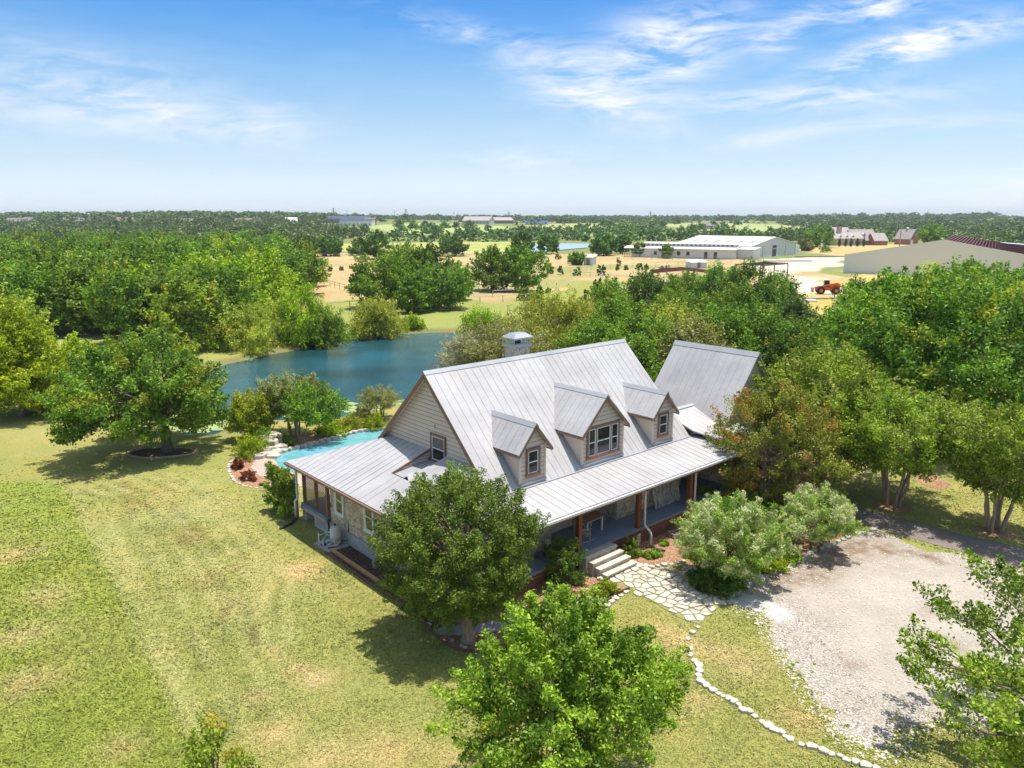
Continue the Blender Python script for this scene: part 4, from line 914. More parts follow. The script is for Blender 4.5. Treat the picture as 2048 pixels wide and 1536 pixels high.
def make_tree(name, seed, R, H, zb, shape='round', ncl=90, per=120, leaf=.2, mat='leaf_oak', cr=None, tr=.16, stems=1, lean=(0, 0), bark='bark', asp=.55, up=.55,
              droop=0., flat=.75, young=0., limbs=16, parent=None, asym=.26, sprig=.6, spread=.25, off=(0, 0), fork=None, tintsd=.17, yup=True, bare=0, sides=7):
    """returns (crown mesh, trunk mesh)"""
    rs = np.random.RandomState(seed); c0_ = cr or R * .24; C = crown_pts(rs, R - c0_ * .45, zb + c0_ * .2, H - c0_ * .85, shape, ncl, asym); C[:, 0] += off[0]; C[:, 1] += off[1]
    cr = cr or R * .24; V, F, tint, yg = leaves(rs, C, cr, per, leaf, asp, up, droop, flat, tintsd, young, yup, sprig)
    V[:, 2] = np.maximum(V[:, 2], .04)
    cm = np_mesh(name + '_crown', V, F, mat, {'tint': ('FACE', 'FLOAT', tint), 'young': ('FACE', 'FLOAT', yg)})
    b = MB(); fz = fork if fork is not None else zb + (H - zb) * .12
    tops = []
    for k in range(stems):
        a_ = k * 2.4 + rs.uniform(0, 1); r_ = spread * (stems > 1); bx_ = (.10 * stems ** .5) * (stems > 1)
        p0 = Vector((bx_ * math.cos(a_), bx_ * math.sin(a_), -.15)); p1 = Vector((lean[0] + r_ * math.cos(a_), lean[1] + r_ * math.sin(a_), fz))
        n = 6; pts = []; rad = []
        for i in range(n):
            t_ = i / (n - 1); q = p0.lerp(p1, t_); q += Vector((rs.normal(0, .03), rs.normal(0, .03), 0)) * (0 < i); pts.append(q); rad.append(tr * (1.35 - .55 * t_ ** .5 if i else 1.6))
        b.tube(pts, rad, sides); tops.append((pts[-1], rad[-1]))
        top = Vector((off[0] * .7 + p1.x * 1.3, off[1] * .7 + p1.y * 1.3, zb + (H - zb) * .72)); limb(b, rs, pts[-1], top, rad[-1], tr * .2); tops.append((pts[-1].lerp(top, .4), tr * .5))
    sel = rs.choice(len(C), min(limbs, len(C)), replace=False)
    for i in sel:
        q, r_ = tops[rs.randint(len(tops))]; limb(b, rs, q, C[i, :3], min(r_, tr) * .55, tr * .07, .06, 5, 5)
    me = bpy.data.meshes.new(name + '_trunk'); me.from_pydata(b.v, [], b.f); me.update(); me.materials.append(M[bark])
    me.polygons.foreach_set('use_smooth', [True] * len(me.polygons)); return cm, me
def place(name, cm, tm, loc, label, cat='tree', group=None, rz=0., s=(1, 1, 1)):
    t_ = thing(name, label, cat, loc, rz, group); t_.scale = s if isinstance(s, tuple) else (s, s, s)
    link('trunk', tm, t_); link('crown', cm, t_); return t_
def own(name, label, base, seed, R, H, zb, cat='tree', z=0., group=None, rz=0., **kw):
    cm, tm = make_tree(name, seed, R, H, zb, **kw); x, y = base if isinstance(base[0], float) else G(*base)
    return place(name, cm, tm, (x, y, z), label, cat, group, rz)

# the garden trees near the camera
own('maple_tree', 'bright green young tree in the foreground with a few orange leaf tips', (1.25, 16.4), 11, 3.1, 6.0, 1.7, shape='ovoid', ncl=270, per=300, leaf=.098, mat='leaf_maple', cr=.42, tr=.085,
    asp=.5, young=.03, limbs=90, asym=.30, up=.5, yup=False, tintsd=.24, sprig=.85)
own('yaupon_tree', 'dense dark green multi-branched tree in front of the wing corner', (-1.55, 23.9), 12, 2.6, 6.15, 1.0, shape='round', ncl=520, per=290, leaf=.075, mat='leaf_yaupon', cr=.40, tr=.20, asp=.6, young=.03,
    limbs=60, bark='bark_pale', off=(-.35, .4), asym=.18, fork=2.0, sprig=.7)
own('oak_tree', 'large oak reaching in at the bottom right corner over the gravel', (15.0, 15.6), 13, 5.6, 5.7, .5, shape='round', ncl=240, per=190, leaf=.12, mat='leaf_maple', cr=.46, tr=.2, asp=.55, young=.0, limbs=110, asym=.35, up=.6, sprig=.8)
own('young_oak', 'tree top rising from below the bottom edge left of centre', (-6.9, 15.3), 14, 1.2, 3.4, 1.0, shape='ovoid', ncl=34, per=120, leaf=.10, mat='leaf_maple', cr=.30, tr=.05, young=.10, limbs=24, asym=.3)
own('oak_tree', 'wide spreading oak on the left lawn above its ring of mulch', (335, 903), 15, 5.1, 7.6, 1.5, shape='spread', ncl=300, per=230, leaf=.17, mat='leaf_oak', cr=.72, tr=.30, asp=.62, young=.22, limbs=60, off=(-1.2, .3), asym=.2, fork=2.0, up=.6)
own('cypress_tree', 'yellow green bald cypress at the left edge of the lawn', (50, 832), 16, 4.3, 8.6, .8, shape='cone', ncl=300, per=150, leaf=.24, mat='leaf_cypress', cr=.85, tr=.3, young=.10, limbs=40, asp=.4, flat=.5, up=.4)
own('cypress_tree', 'pale lime cypress behind the bald cypress on the left', (10, 775), 17, 3.4, 8.8, 1.2, shape='round', ncl=160, per=130, leaf=.28, mat='leaf_willow', cr=.9, tr=.25, limbs=20)
own('bush', 'low lime bush between the cypress and the spreading oak', (150, 800), 18, 3.3, 5.2, .3, cat='bush', shape='dome', ncl=130, per=130, leaf=.24, mat='leaf_lime', cr=.8, tr=.12, stems=4, limbs=16)
own('crape_myrtle', 'crape myrtle beside the driveway with many pale stems in a mulch ring', (1785, 1012), 19, 3.7, 6.2, 2.0, shape='vase', ncl=300, per=170, leaf=.13, mat='leaf_crape', cr=.55, tr=.075, stems=8, spread=.75, bark='bark_pale', young=.30, limbs=60, fork=2.2, group='crape myrtles along the driveway')
own('crape_myrtle', 'crape myrtle nearest the right edge with many pale stems', (1988, 1062), 20, 3.1, 6.1, 2.0, shape='vase', ncl=240, per=180, leaf=.125, mat='leaf_crape', cr=.5, tr=.075, stems=7, spread=.7, bark='bark_pale', young=.28, limbs=50, fork=2.1, group='crape myrtles along the driveway')
own('crape_myrtle', 'broad crape myrtle with white flowers overhanging the garage roof', (17.4, 39.6), 21, 4.5, 7.7, 2.2, shape='dome', off=(-.4, .2), ncl=420, per=150, leaf=.15, mat='leaf_crape', cr=.6, tr=.09, stems=6, spread=.8, bark='bark_pale', young=.36, limbs=40, group='crape myrtles along the driveway')
own('crape_myrtle', 'bronze tinted crape myrtle against the end of the porch roof', (1545, 1022), 22, 3.1, 6.6, .6, shape='round', ncl=330, per=170, leaf=.105, mat='leaf_bronze', cr=.45, tr=.07, stems=6, spread=.6, bark='bark_pale', young=.34, limbs=50, yup=False, tintsd=.22)
own('oak_tree', 'tall glossy green oak rising behind the crape myrtles', (28.5, 47.5), 23, 6.4, 11.4, 1.6, shape='round', ncl=420, per=150, leaf=.24, mat='leaf_oak', cr=1.05, tr=.34, young=.26, limbs=50, up=.7)
own('oak_tree', 'second oak with yellow tips behind the tall oak on the right', (27.5, 54.5), 24, 4.8, 10.6, 1.6, shape='round', ncl=260, per=140, leaf=.26, mat='leaf_forest', cr=1.0, tr=.3, young=.36, limbs=30)
own('cedar_tree', 'grey green juniper at the far right edge', (38.5, 51.5), 25, 3.6, 10.2, .4, shape='cone', ncl=220, per=140, leaf=.22, mat='leaf_grey', cr=.8, tr=.25, limbs=20, asp=.35)
own('cedar_tree', 'dark green cedar between the excavator and the tall oak', (1700, 700), 26, 3.9, 8.2, .3, shape='cone', ncl=240, per=130, leaf=.25, mat='leaf_cedar', cr=.85, tr=.25, limbs=20, asp=.4)

# dappled willows and low shrubs by the porch
own('dappled_willow', 'large cream and green dappled willow bush by the flagstone walk', (1462, 1168), 31, 2.05, 3.75, .6, cat='shrub', shape='round', ncl=250, per=190, leaf=.13, mat='leaf_dappled', cr=.36, tr=.06, stems=4, young=.62, asp=.28, droop=.0, up=.3, sprig=.9, limbs=40, flat=1.1, yup=False)
own('dappled_willow', 'smaller cream and green dappled willow at the edge of the gravel', (1630, 1100), 32, 1.7, 2.85, .8, cat='shrub', shape='round', ncl=190, per=170, leaf=.12, mat='leaf_dappled', cr=.32, tr=.05, stems=3, young=.62, asp=.28, up=.3, sprig=.9, limbs=40, flat=1.0, yup=False)
SHRUBS = [((1425, 1172), .95, .95, 'leaf_deep', 'dark green shrub under the large dappled willow'), ((1450, 1180), .8, .75, 'leaf_oak', 'bright green low shrub under the large dappled willow'),
    ((1540, 1138), .75, .75, 'leaf_lime', 'yellow green shrub in front of the two dappled willows'), ((1565, 1118), .7, .85, 'leaf_lime', 'lime green shrub between the two dappled willows'),
    ((1408, 1018), .75, 1.4, 'leaf_maple', 'bright green shrub against the last porch post'), ((1260, 1112), .42, .85, 'leaf_maple', 'bright green shrub beside the stone steps'),
    ((1208, 1188), .50, .60, 'leaf_lime', 'yellow green spiky shrub left of the flagstone walk'), ((1122, 1165), 1.05, 2.1, 'leaf_deep', 'tall dark green shrub left of the stone steps'),
    ((1305, 1113), .40, .28, 'leaf_maple', 'low leafy plant in the mulch right of the steps'), ((1327, 1090), .20, .22, 'leaf_maple', 'tiny plant in the mulch near the lattice skirt'),
    ((1498, 1040), 1.0, 1.6, 'leaf_deep', 'dark shrub at the foot of the bronze crape myrtle'), ((1530, 1010), .8, 1.0, 'leaf_oak', 'green shrub behind the large dappled willow')]
for i, (bp, r_, h_, mt, lb) in enumerate(SHRUBS):
    own('shrub', lb, bp, 60 + i, r_, h_, .05, cat='shrub', shape='dome', ncl=max(14, int(80 * min(1, r_))), per=130, leaf=.085, mat=mt, cr=max(.1, r_ * .26), tr=.015, stems=3, limbs=8, asp=.45, up=.4)
# by the pool
own('ornamental_tree', 'airy blue green tree with several stems at the pool edge', (640, 858) if False else (590, 872), 41, 2.1, 4.3, 1.5, shape='vase', ncl=150, per=150, leaf=.12, mat='leaf_grey', cr=.5, tr=.06, stems=5, spread=.5, bark='bark_pale', limbs=40, off=(-.2, .5), young=.0)
own('ornamental_tree', 'round green tree with a pale trunk in the mulch beyond the pool', (598, 884), 42, 1.9, 3.9, 1.3, shape='round', ncl=130, per=150, leaf=.12, mat='leaf_forest', cr=.45, tr=.08, bark='bark_pale', limbs=40, off=(.9, .2))
own('ornamental_tree', 'yellowing loose tree left of the pool waterfall', (505, 880), 43, 1.5, 3.4, .3, shape='round', ncl=110, per=150, leaf=.13, mat='leaf_lime', cr=.5, tr=.07, limbs=20, young=.5)
own('olive_tree', 'small silvery grey olive tree near the lily pads', (760, 838), 44, 1.5, 2.4, .9, shape='round', ncl=90, per=140, leaf=.12, mat='leaf_grey', cr=.38, tr=.05, stems=4, spread=.4, limbs=30, asp=.3)
for i, (bp, r_, h_, mt, lb) in enumerate([((505, 912), 1.1, 1.3, 'leaf_lime', 'yellow green shrub mass left of the pool rocks'), ((560, 893), .8, 1.1, 'leaf_deep', 'dark green shrub behind the pool rocks'), ((525, 898), .8, 1.5, 'leaf_oak', 'green shrub above the pool rocks'),
    ((665, 868), 1.2, 1.0, 'leaf_lime', 'lime grass-like shrub behind the pool coping'), ((700, 862), 1.1, 1.1, 'leaf_willow', 'yellow green shrub in the middle of the pool border'), ((725, 848), 1.0, 1.4, 'leaf_grey', 'grey flowering shrub in the pool border'),
    ((752, 858), .9, 1.1, 'leaf_lime', 'lime shrub at the right end of the pool border'), ((475, 938), .42, .6, 'leaf_purple', 'small dark red shrub in the upper curve of the round bed'), ((496, 960), .5, .6, 'leaf_purple', 'purple red shrub in the lower curve of the round bed'), ((531, 972), .3, .18, 'leaf_maple', 'tiny green plant at the tip of the round bed')]):
    own('shrub', lb, bp, 80 + i, r_, h_, .05, cat='shrub', shape='dome', ncl=max(12, int(50 * r_)), per=110, leaf=.11, mat=mt, cr=max(.1, r_ * .3), tr=.015, stems=3, limbs=6, asp=.4, up=.3)

# vine covered trellis running back from the wing
x0, y0 = W(-3.4, 6.7); tv = thing('trellis', 'lattice trellis overgrown with yellow green vine beside the side porch', 'trellis', (x0, y0, 0), HRZ)
b = MB(); lattice(b, (0, 0, .05), (-.18, 1, 0), 1.9, 2.15, nrm=(-1, 0, 0), sp=.15, bw=.03); b.build('lattice_panel', 'lattice_brown', tv)
for k in range(2): b = MB(); b.bar((-.0 - k * .34, k * 1.9, 0), (-.0 - k * .34, k * 1.9, 2.25), .09, .09, (1, 0, 0)); b.build('post', 'lattice_brown', tv)
rs = np.random.RandomState(77); n = 90; t_ = rs.rand(n); hh = rs.rand(n) ** .7
C = np.stack([-.34 * t_ + rs.normal(-.12, .14, n), t_ * 1.9, .15 + 2.1 * hh, np.ones(n), hh], 1); C[:, 0] -= (1 - hh) * .5 * rs.rand(n)
V, F, tn, yg = leaves(rs, C, .26, 110, .10, .6, .4, young=.4); link('vine', np_mesh('vine', V, F, 'leaf_lime' if False else 'leaf_forest', {'tint': ('FACE', 'FLOAT', tn), 'young': ('FACE', 'FLOAT', yg)}), tv)

# willows and trees round the pond
def px_tree(name, label, bpx, top_v, wid_px, seed, cat='tree', group=None, z=None, own_h=None, **kw):
    x, y, zz = GT(*bpx) if z is None else (*G(*bpx, z), z)
    d = ray(bpx[0], top_v); H = CAMH + d[2] * (y / d[1]) - zz; H = max(1., H); R = wid_px / 2 / FPX * math.hypot(y, CAMH) ; kw.setdefault('zb', H * .08)
    cm, tm = make_tree(name, seed, R, H, **kw); return place(name, cm, tm, (x, y, zz), label, cat, group)
WIL = dict(mat='leaf_willow', shape='dome', asp=.3, droop=.45, up=.1, stems=3, spread=.5, limbs=30, leaf=.30)
for i, (bp, tv_, wd, lb) in enumerate([((560, 686), 590, 150, 'willow with a broad pale crown at the left end of the pond bank'), ((492, 700), 612, 150, 'lower willow at the left corner of the pond'), ((605, 688), 560, 120, 'tallest yellow green willow leaning over the pond'),
     ((648, 690), 610, 95, 'darker willow nearest the open water'), ((755, 672), 592, 104, 'round single willow standing in the shallows'), ((826, 661), 628, 40, 'small willow bush on the far bank'),
     ((965, 690), 612, 96, 'willow bush at the right end of the pond'), ((440, 700), 630, 90, 'small pale willow behind the spreading oak')]):
    px_tree('willow_tree', lb, bp, tv_, wd, 100 + i, z=-.3, ncl=130 if wd > 60 else 50, per=130, cr=(1.0 if wd > 60 else .6), tr=.12, **{**WIL, **({'mat': 'leaf_lime'} if i in (2, 5, 6) else {}), **({'mat': 'leaf_forest'} if i == 3 else {})})
px_tree('willow_tree', 'big spreading yellow willow with dark forked limbs behind the chimney', (1105, 705), 578, 235, 110, z=0., ncl=210, per=150, cr=1.15, tr=.20, asp=.3, droop=.5, up=.1, stems=3, spread=.9, limbs=50, leaf=.28, mat='leaf_willow', shape='dome')
px_tree('live_oak', 'grey green live oak behind the chimney', (1000, 742), 640, 240, 111, z=0., ncl=200, per=130, cr=1.0, tr=.2, leaf=.20, mat='leaf_grey', shape='dome', limbs=40)
px_tree('bare_bush', 'leafless grey twiggy bush beside the ridge of the main roof', (935, 745), 664, 120, 112, cat='bush', z=0., ncl=90, per=150, cr=.7, tr=.06, leaf=.42, mat='twig_grey', shape='dome', limbs=60, asp=.07, up=.0, bark='bark_pale', stems=5)
# the wood behind the house
WOOD = [((1190, 740), 640, 150, 'leaf_forest'), ((1235, 720), 590, 120, 'leaf_forest'), ((1280, 755), 625, 150, 'leaf_forest'), ((1330, 720), 600, 150, 'leaf_willow'), ((1215, 660), 556, 100, 'leaf_forest'), ((1290, 650), 540, 90, 'leaf_deep'),
        ((1350, 670), 575, 110, 'leaf_forest'), ((1365, 640), 540, 100, 'leaf_forest'), ((1440, 650), 524, 110, 'leaf_oak'), ((1490, 660), 520, 130, 'leaf_deep'), ((1545, 660), 545, 110, 'leaf_oak'), ((1400, 700), 590, 120, 'leaf_oak'),
        ((1450, 740), 600, 130, 'leaf_forest'), ((1520, 735), 612, 140, 'leaf_oak'), ((1560, 745), 650, 120, 'leaf_deep'), ((1600, 735), 640, 100, 'leaf_forest'), ((1640, 720), 630, 70, 'leaf_cedar'), ((1385, 770), 640, 130, 'leaf_grey'),
        ((1260, 800), 670, 120, 'leaf_forest'), ((1150, 690), 600, 90, 'leaf_willow'), ((1470, 700), 560, 100, 'leaf_oak'), ((1590, 700), 600, 90, 'leaf_cedar')]
for i, (bp, tv_, wd, mt) in enumerate(WOOD):
    kind_ = {'leaf_forest': 'mid green', 'leaf_willow': 'pale yellow green', 'leaf_deep': 'dark green', 'leaf_oak': 'rich green', 'leaf_cedar': 'dark cedar', 'leaf_grey': 'grey green'}[mt]
    px_tree('broadleaf_tree' if mt != 'leaf_cedar' else 'cedar_tree', f'{kind_} tree in the wood behind the house', bp, tv_, wd, 130 + i, z=0., group='trees in the wood behind the house',
            ncl=150, per=120, cr=.95, tr=.16, leaf=.24, mat=mt, shape='round' if i % 3 else 'dome', young=.12, limbs=24)
# trees in the middle distance
MID = [((770, 615), 500, 130, 'leaf_forest', 'left tree of the dark clump beyond the pond'), ((815, 590), 485, 110, 'leaf_forest', 'tallest tree of the dark clump beyond the pond'), ((880, 618), 520, 130, 'leaf_oak', 'right tree of the dark clump with paired pale trunks'),
       ((832, 626), 548, 70, 'leaf_forest', 'small tree in front of the dark clump'), ((860, 590), 490, 90, 'leaf_deep', 'rear tree of the dark clump beyond the pond'), ((915, 600), 530, 70, 'leaf_forest', 'rightmost low tree of the dark clump'), ((725, 585), 545, 50, 'leaf_deep', 'dark bush left of the clump beyond the pond'),
       ((985, 582), 495, 90, 'leaf_forest', 'left of the two field trees by the pipe fence'), ((1045, 582), 490, 90, 'leaf_forest', 'right of the two field trees by the pipe fence'), ((750, 518), 460, 60, 'leaf_deep', 'dark tree at the near edge of the far meadow'),
       ((905, 512), 470, 60, 'leaf_deep', 'dark tree behind the clump beyond the pond'), ((1042, 510), 464, 48, 'leaf_deep', 'tall tree at the left end of the far pond'), ((1094, 508), 469, 46, 'leaf_deep', 'dark round tree on the near bank of the far pond'),
       ((1207, 511), 467, 58, 'leaf_deep', 'dark round tree at the right end of the far pond'), ((1245, 508), 470, 36, 'leaf_deep', 'tree beside the left end of the horse barn'), ((1280, 514), 484, 28, 'leaf_forest', 'small tree in front of the horse barn near its left end'), ((1333, 517), 488, 26, 'leaf_forest', 'small tree in front of the middle of the horse barn'),
       ((560, 512), 474, 55, 'leaf_deep', 'dark tree beyond the white shed, left of the row'), ((610, 512), 472, 55, 'leaf_deep', 'dark tree beyond the white shed, middle of the row'), ((660, 512), 474, 60, 'leaf_deep', 'dark tree beyond the white shed, right of the row'), ((720, 510), 490, 50, 'leaf_deep', 'low tree at the right end of the field row'),
       ((1860, 492), 446, 46, 'leaf_forest', 'tree between the brick mansion and the metal arena'), ((1640, 494), 452, 60, 'leaf_forest', 'tree at the left end of the brick mansion'), ((1612, 502), 478, 30, 'leaf_grey', 'pale bush behind the horse barn'), ((1155, 530), 506, 34, 'leaf_forest', 'bush against the small white field shed'),
       ((1880, 640), 545, 120, 'leaf_forest', 'round tree in front of the metal arena opening'), ((1935, 620), 522, 120, 'leaf_forest', 'tall round tree in front of the metal arena wall'), ((2010, 640), 530, 130, 'leaf_forest', 'tree before the right end of the metal arena'), ((1790, 610), 545, 60, 'leaf_lime', 'lime tree at the near corner of the metal arena'),
       ((1960, 690), 565, 130, 'leaf_oak', 'dense tree behind the tall oak at the right'), ((2050, 740), 560, 110, 'leaf_grey', 'grey juniper at the right edge')]
for i, (bp, tv_, wd, mt, lb) in enumerate(MID):
    px_tree('bush' if 'bush' in lb else 'field_tree', lb, bp, tv_, wd, 170 + i, cat='bush' if 'bush' in lb else 'tree', ncl=110 if wd > 60 else 60, per=100, cr=None, tr=.2, leaf=.42 if bp[1] > 560 else .75, mat=mt, shape='round', limbs=12 if bp[1] > 560 else 5, stems=2 if bp[1] > 560 else 1, bark='bark_pale' if '618' in str(bp) else 'bark')

# ------------------------------------------------------------------ woods: prototypes and copies
PROTO = []
for k in range(8):
    mt = ['leaf_forest', 'leaf_forest', 'leaf_oak', 'leaf_maple', 'leaf_deep', 'leaf_forest', 'leaf_oak', 'leaf_lime'][k]
    PROTO.append(make_tree('forest_tree', 300 + k, 4.2, 9.0, .8 + (k % 3) * .5, shape=['round', 'dome'][k % 2], ncl=120, per=85, leaf=.40, mat=mt, cr=1.05, tr=.16, limbs=8, young=.10, stems=1 + k % 2))
FARP = []
for k in range(5):
    mt = ['leaf_deep', 'leaf_forest', 'leaf_deep', 'leaf_oak', 'leaf_deep'][k]
    FARP.append(make_tree('distant_tree', 330 + k, 4.6, 8.0, .3, shape='dome', ncl=60, per=40, leaf=.95, mat=mt, cr=1.3, tr=.15, limbs=3, sides=4))
rg = random.Random(9)
def scatter(poly_px, spacing, hfun, protos, label, group, name, jit=.45, rows=None, keep=None):
    pw = [GT(*q)[:2] for q in poly_px]; a = np.array(pw); n = 0
    x = a[:, 0].min()
    while x < a[:, 0].max():
        y = a[:, 1].min()
        while y < a[:, 1].max():
            xx = x + rg.uniform(-jit, jit) * spacing; yy = y + rg.uniform(-jit, jit) * spacing
            if inside(np.array([xx]), np.array([yy]), pw)[0] and abs(xx) < .80 * yy + 12 and (keep is None or keep(xx, yy)):
                h = hfun(xx, yy); k = rg.randrange(len(protos)); H0 = 9. if protos is PROTO else 8.; s_ = h / H0; w_ = s_ * rg.uniform(.9, 1.3)
                place(name, *protos[k], (xx, yy, gz(xx, yy)), label, 'tree', group, rg.uniform(0, 6.28), (w_, w_, s_)); n += 1
            y += spacing
        x += spacing
    return n
nt = 0
nt += scatter([(-120, 590), (-80, 660), (60, 672), (200, 700), (330, 705), (420, 700), (470, 670), (560, 640), (600, 600), (622, 588), (600, 560), (560, 548), (330, 548), (0, 550)], 6.4, lambda x, y: rg.uniform(6.6, 10.2), PROTO,
              'leafy tree in the broad wood left of the pond', 'trees of the wood left of the pond', 'forest_tree')
print('forest', nt)
nt += scatter([(-60, 552), (0, 548), (560, 545), (600, 530), (520, 506), (300, 500), (0, 500), (-60, 500)], 15, lambda x, y: rg.uniform(7, 9.5), PROTO, 'leafy tree in the broad wood left of the pond', 'trees of the wood left of the pond', 'forest_tree')
print('forest+', nt)
# the far woods: single mass
def mass(name, polys, smin, label, seed, H=(5.2, 8.), mat='leaf_far'):
    rs = np.random.RandomState(seed); Vs = []; Fs = []; Tn = []; n0 = 0; cnt = 0
    base = []
    for k in range(6):                           # six leaf-clump crowns as arrays
        C = crown_pts(rs, .55, .02, 1.0, 'dome', 26, .2); base.append(leaves(rs, C, .17, 9, .19, .8, .7))
    for poly in polys:
        v0 = min(p_[1] for p_ in poly); v1 = max(p_[1] for p_ in poly); u0 = min(p_[0] for p_ in poly); u1 = max(p_[0] for p_ in poly); v = v1
        while v > v0:
            D = max(150, GT(1024, v)[1]); px = 8. / D * FPX; u = u0 + rs.rand() * px
            while u < u1:
                vv = v + rs.uniform(-.3, .3) * px * .3; uu = u + rs.uniform(-.3, .3) * px
                if inside(np.array([uu]), np.array([vv]), poly)[0]:
                    x, y, z = GT(uu, vv); h = rs.uniform(*H) * rs.uniform(.75, 1.1); wd = h * rs.uniform(1.0, 1.5)
                    V, F, tn, yg = base[rs.randint(6)]; a_ = rs.uniform(0, 6.28); ca, sa = math.cos(a_), math.sin(a_)
                    Vs.append(np.stack([(V[:, 0] * ca - V[:, 1] * sa) * wd + x, (V[:, 0] * sa + V[:, 1] * ca) * wd + y, V[:, 2] * h + z - .2], 1)); Fs.append(F + n0); n0 += len(V); Tn.append(np.clip(tn * .6 + rs.uniform(-.1, .5), 0, 1)); cnt += 1
                u += px * 1.0
            v -= max(.32, px * .26)
    print(name, cnt)
    me = np_mesh(name, np.concatenate(Vs), np.concatenate(Fs), mat, {'tint': ('FACE', 'FLOAT', np.concatenate(Tn)), 'young': ('FACE', 'FLOAT', np.zeros(len(np.concatenate(Tn))))})
    return tag(link(name, me), label, 'woods', kind='stuff')
leaf_mat('leaf_far', (.050, .110, .030), (.095, .150, .045), trans=.15)
FAR1 = [[(-60, 500), (0, 499), (300, 499), (520, 504), (640, 500), (640, 486), (730, 482), (740, 468), (660, 455), (560, 447), (300, 444), (0, 444), (-60, 444)]]
FAR2 = [[(730, 482), (880, 486), (1040, 486), (1160, 482), (1300, 487), (1620, 490), (1700, 484), (1640, 468), (1500, 470), (1400, 466), (1300, 470), (1180, 470), (1040, 466), (960, 468), (800, 474)],
        [(1260, 446), (1180, 460), (1060, 462), (1030, 470), (1200, 474), (1320, 472), (1340, 458), (1300, 450)]]
FAR3 = [[(1500, 480), (1640, 492), (1700, 482), (1860, 486), (2100, 500), (2100, 440), (1900, 443), (1700, 440), (1560, 444), (1640, 456), (1560, 466)]]
FAR4 = [[(-60, 444), (300, 444), (640, 449), (700, 441), (900, 437.5), (1100, 437), (1100, 434), (640, 434.5), (400, 436), (-60, 437)], [(1100, 438), (1500, 437), (1560, 444), (2100, 441), (2100, 434.5), (1100, 434)]]
def thin(poly, hole): return poly
mass('distant_woods', FAR1, 8, 'mixed woods filling the left middle distance', 401)
mass('creek_woods', FAR2, 8, 'dark belt of creek woods across the middle distance', 402)
mass('ridge_woods', FAR3, 8, 'hazy woods behind the mansion on the right', 403)
mass('horizon_woods', FAR4, 8, 'blue green woods along the horizon', 404)
def mass_world(name, n, label, seed, y0, y1):
    rs = np.random.RandomState(seed); base = []; Vs = []; Fs = []; Tn = []; n0 = 0
    for k in range(5): C = crown_pts(rs, .55, .02, 1.0, 'dome', 20, .2); base.append(leaves(rs, C, .18, 7, .22, .8, .7))
    Y_ = y0 * (y1 / y0) ** rs.rand(n); X_w = rs.uniform(-.78, .78, n) * Y_; skip = np.zeros(n, bool)
    for pl, c_ in FAR_ZONES[9:]: skip |= inside(X_w, Y_, pl)
    skip |= (fbm(X_w, Y_, 170, 5) < .40) & (Y_ < 1500)
    skip |= (X_w > -260) & (X_w < 420) & (Y_ < 1500) & (fbm(X_w, Y_, 120, 9) < .56)
    for x, y in zip(X_w[~skip], Y_[~skip]):
        h = rs.uniform(5.5, 9.5) * (1 + .25 * (y > 1400)); wd = h * rs.uniform(1.2, 2.2); V, F, tn, yg = base[rs.randint(5)]; a_ = rs.uniform(0, 6.28); ca, sa = math.cos(a_), math.sin(a_)
        Vs.append(np.stack([(V[:, 0] * ca - V[:, 1] * sa) * wd + x, (V[:, 0] * sa + V[:, 1] * ca) * wd + y, V[:, 2] * h + gz(x, y) - .3], 1)); Fs.append(F + n0); n0 += len(V); Tn.append(np.clip(tn * .6 + rs.uniform(-.15, .4), 0, 1))
    me = np_mesh(name, np.concatenate(Vs), np.concatenate(Fs), 'leaf_far', {'tint': ('FACE', 'FLOAT', np.concatenate(Tn)), 'young': ('FACE', 'FLOAT', np.zeros(len(np.concatenate(Tn))))}); return tag(link(name, me), label, 'woods', kind='stuff')
mass_world('far_ridge_woods', 4200, 'rolling dark green woodland reaching the horizon', 411, 850., 3600.)
for i, (u, v, h) in enumerate([(912, 455, 6), (1385 - 580, 462, 6), (799, 455, 7), (826, 457, 7), (850, 456, 7), (863, 457, 6), (890, 456, 7), (938, 457, 8), (871, 466, 8), (730, 461, 6), (1208, 452, 7), (1219, 452, 7), (1354, 448, 9), (1385, 462, 7), (1475, 450, 7), (1325, 453, 6), (975, 456, 4), (1425, 458, 8), (1400, 459, 7), (1446, 457, 7)]):
    x, y, z = GT(u, v); place('meadow_tree', *FARP[i % 5], (x, y, z), 'lone dark tree dotted on the far green meadow', 'tree', 'lone trees on the far meadows', i * 1.3, (h / 8 * 1.2,) * 2 + (h / 8,))
# ------------------------------------------------------------------ stones, edging, beds
def rock(rs, sx, sy, sz):
    """a chunky limestone block: jittered box with chopped corners"""
    b = MB(); n = 6; ring = []
    for k in range(n):
        a_ = k / n * 6.283 + rs.uniform(-.38, .38); q = rs.uniform(.85, 1.2); ring.append((math.cos(a_) * q * sx / 2, math.sin(a_) * q * sy / 2))
    V = []
    for z_, s_ in ((-.04, 1.02), (sz * .86, 1.0), (sz, .90)): V += [(x * s_, y * s_, z_ + (rs.uniform(-.1, .1) * sz if z_ > 0 else 0)) for x, y in ring]
    return b.add(V, [tuple(range(2 * n, 3 * n))] + [(i * n + k, i * n + (k + 1) % n, (i + 1) * n + (k + 1) % n, (i + 1) * n + k) for i in range(2) for k in range(n)])
rs = np.random.RandomState(21)
ROCKS = [rock(rs, 1, 1, .42).build('edging_stone', 'stone_pale') for _ in range(6)]
for r_ in ROCKS: COL.objects.unlink(r_)
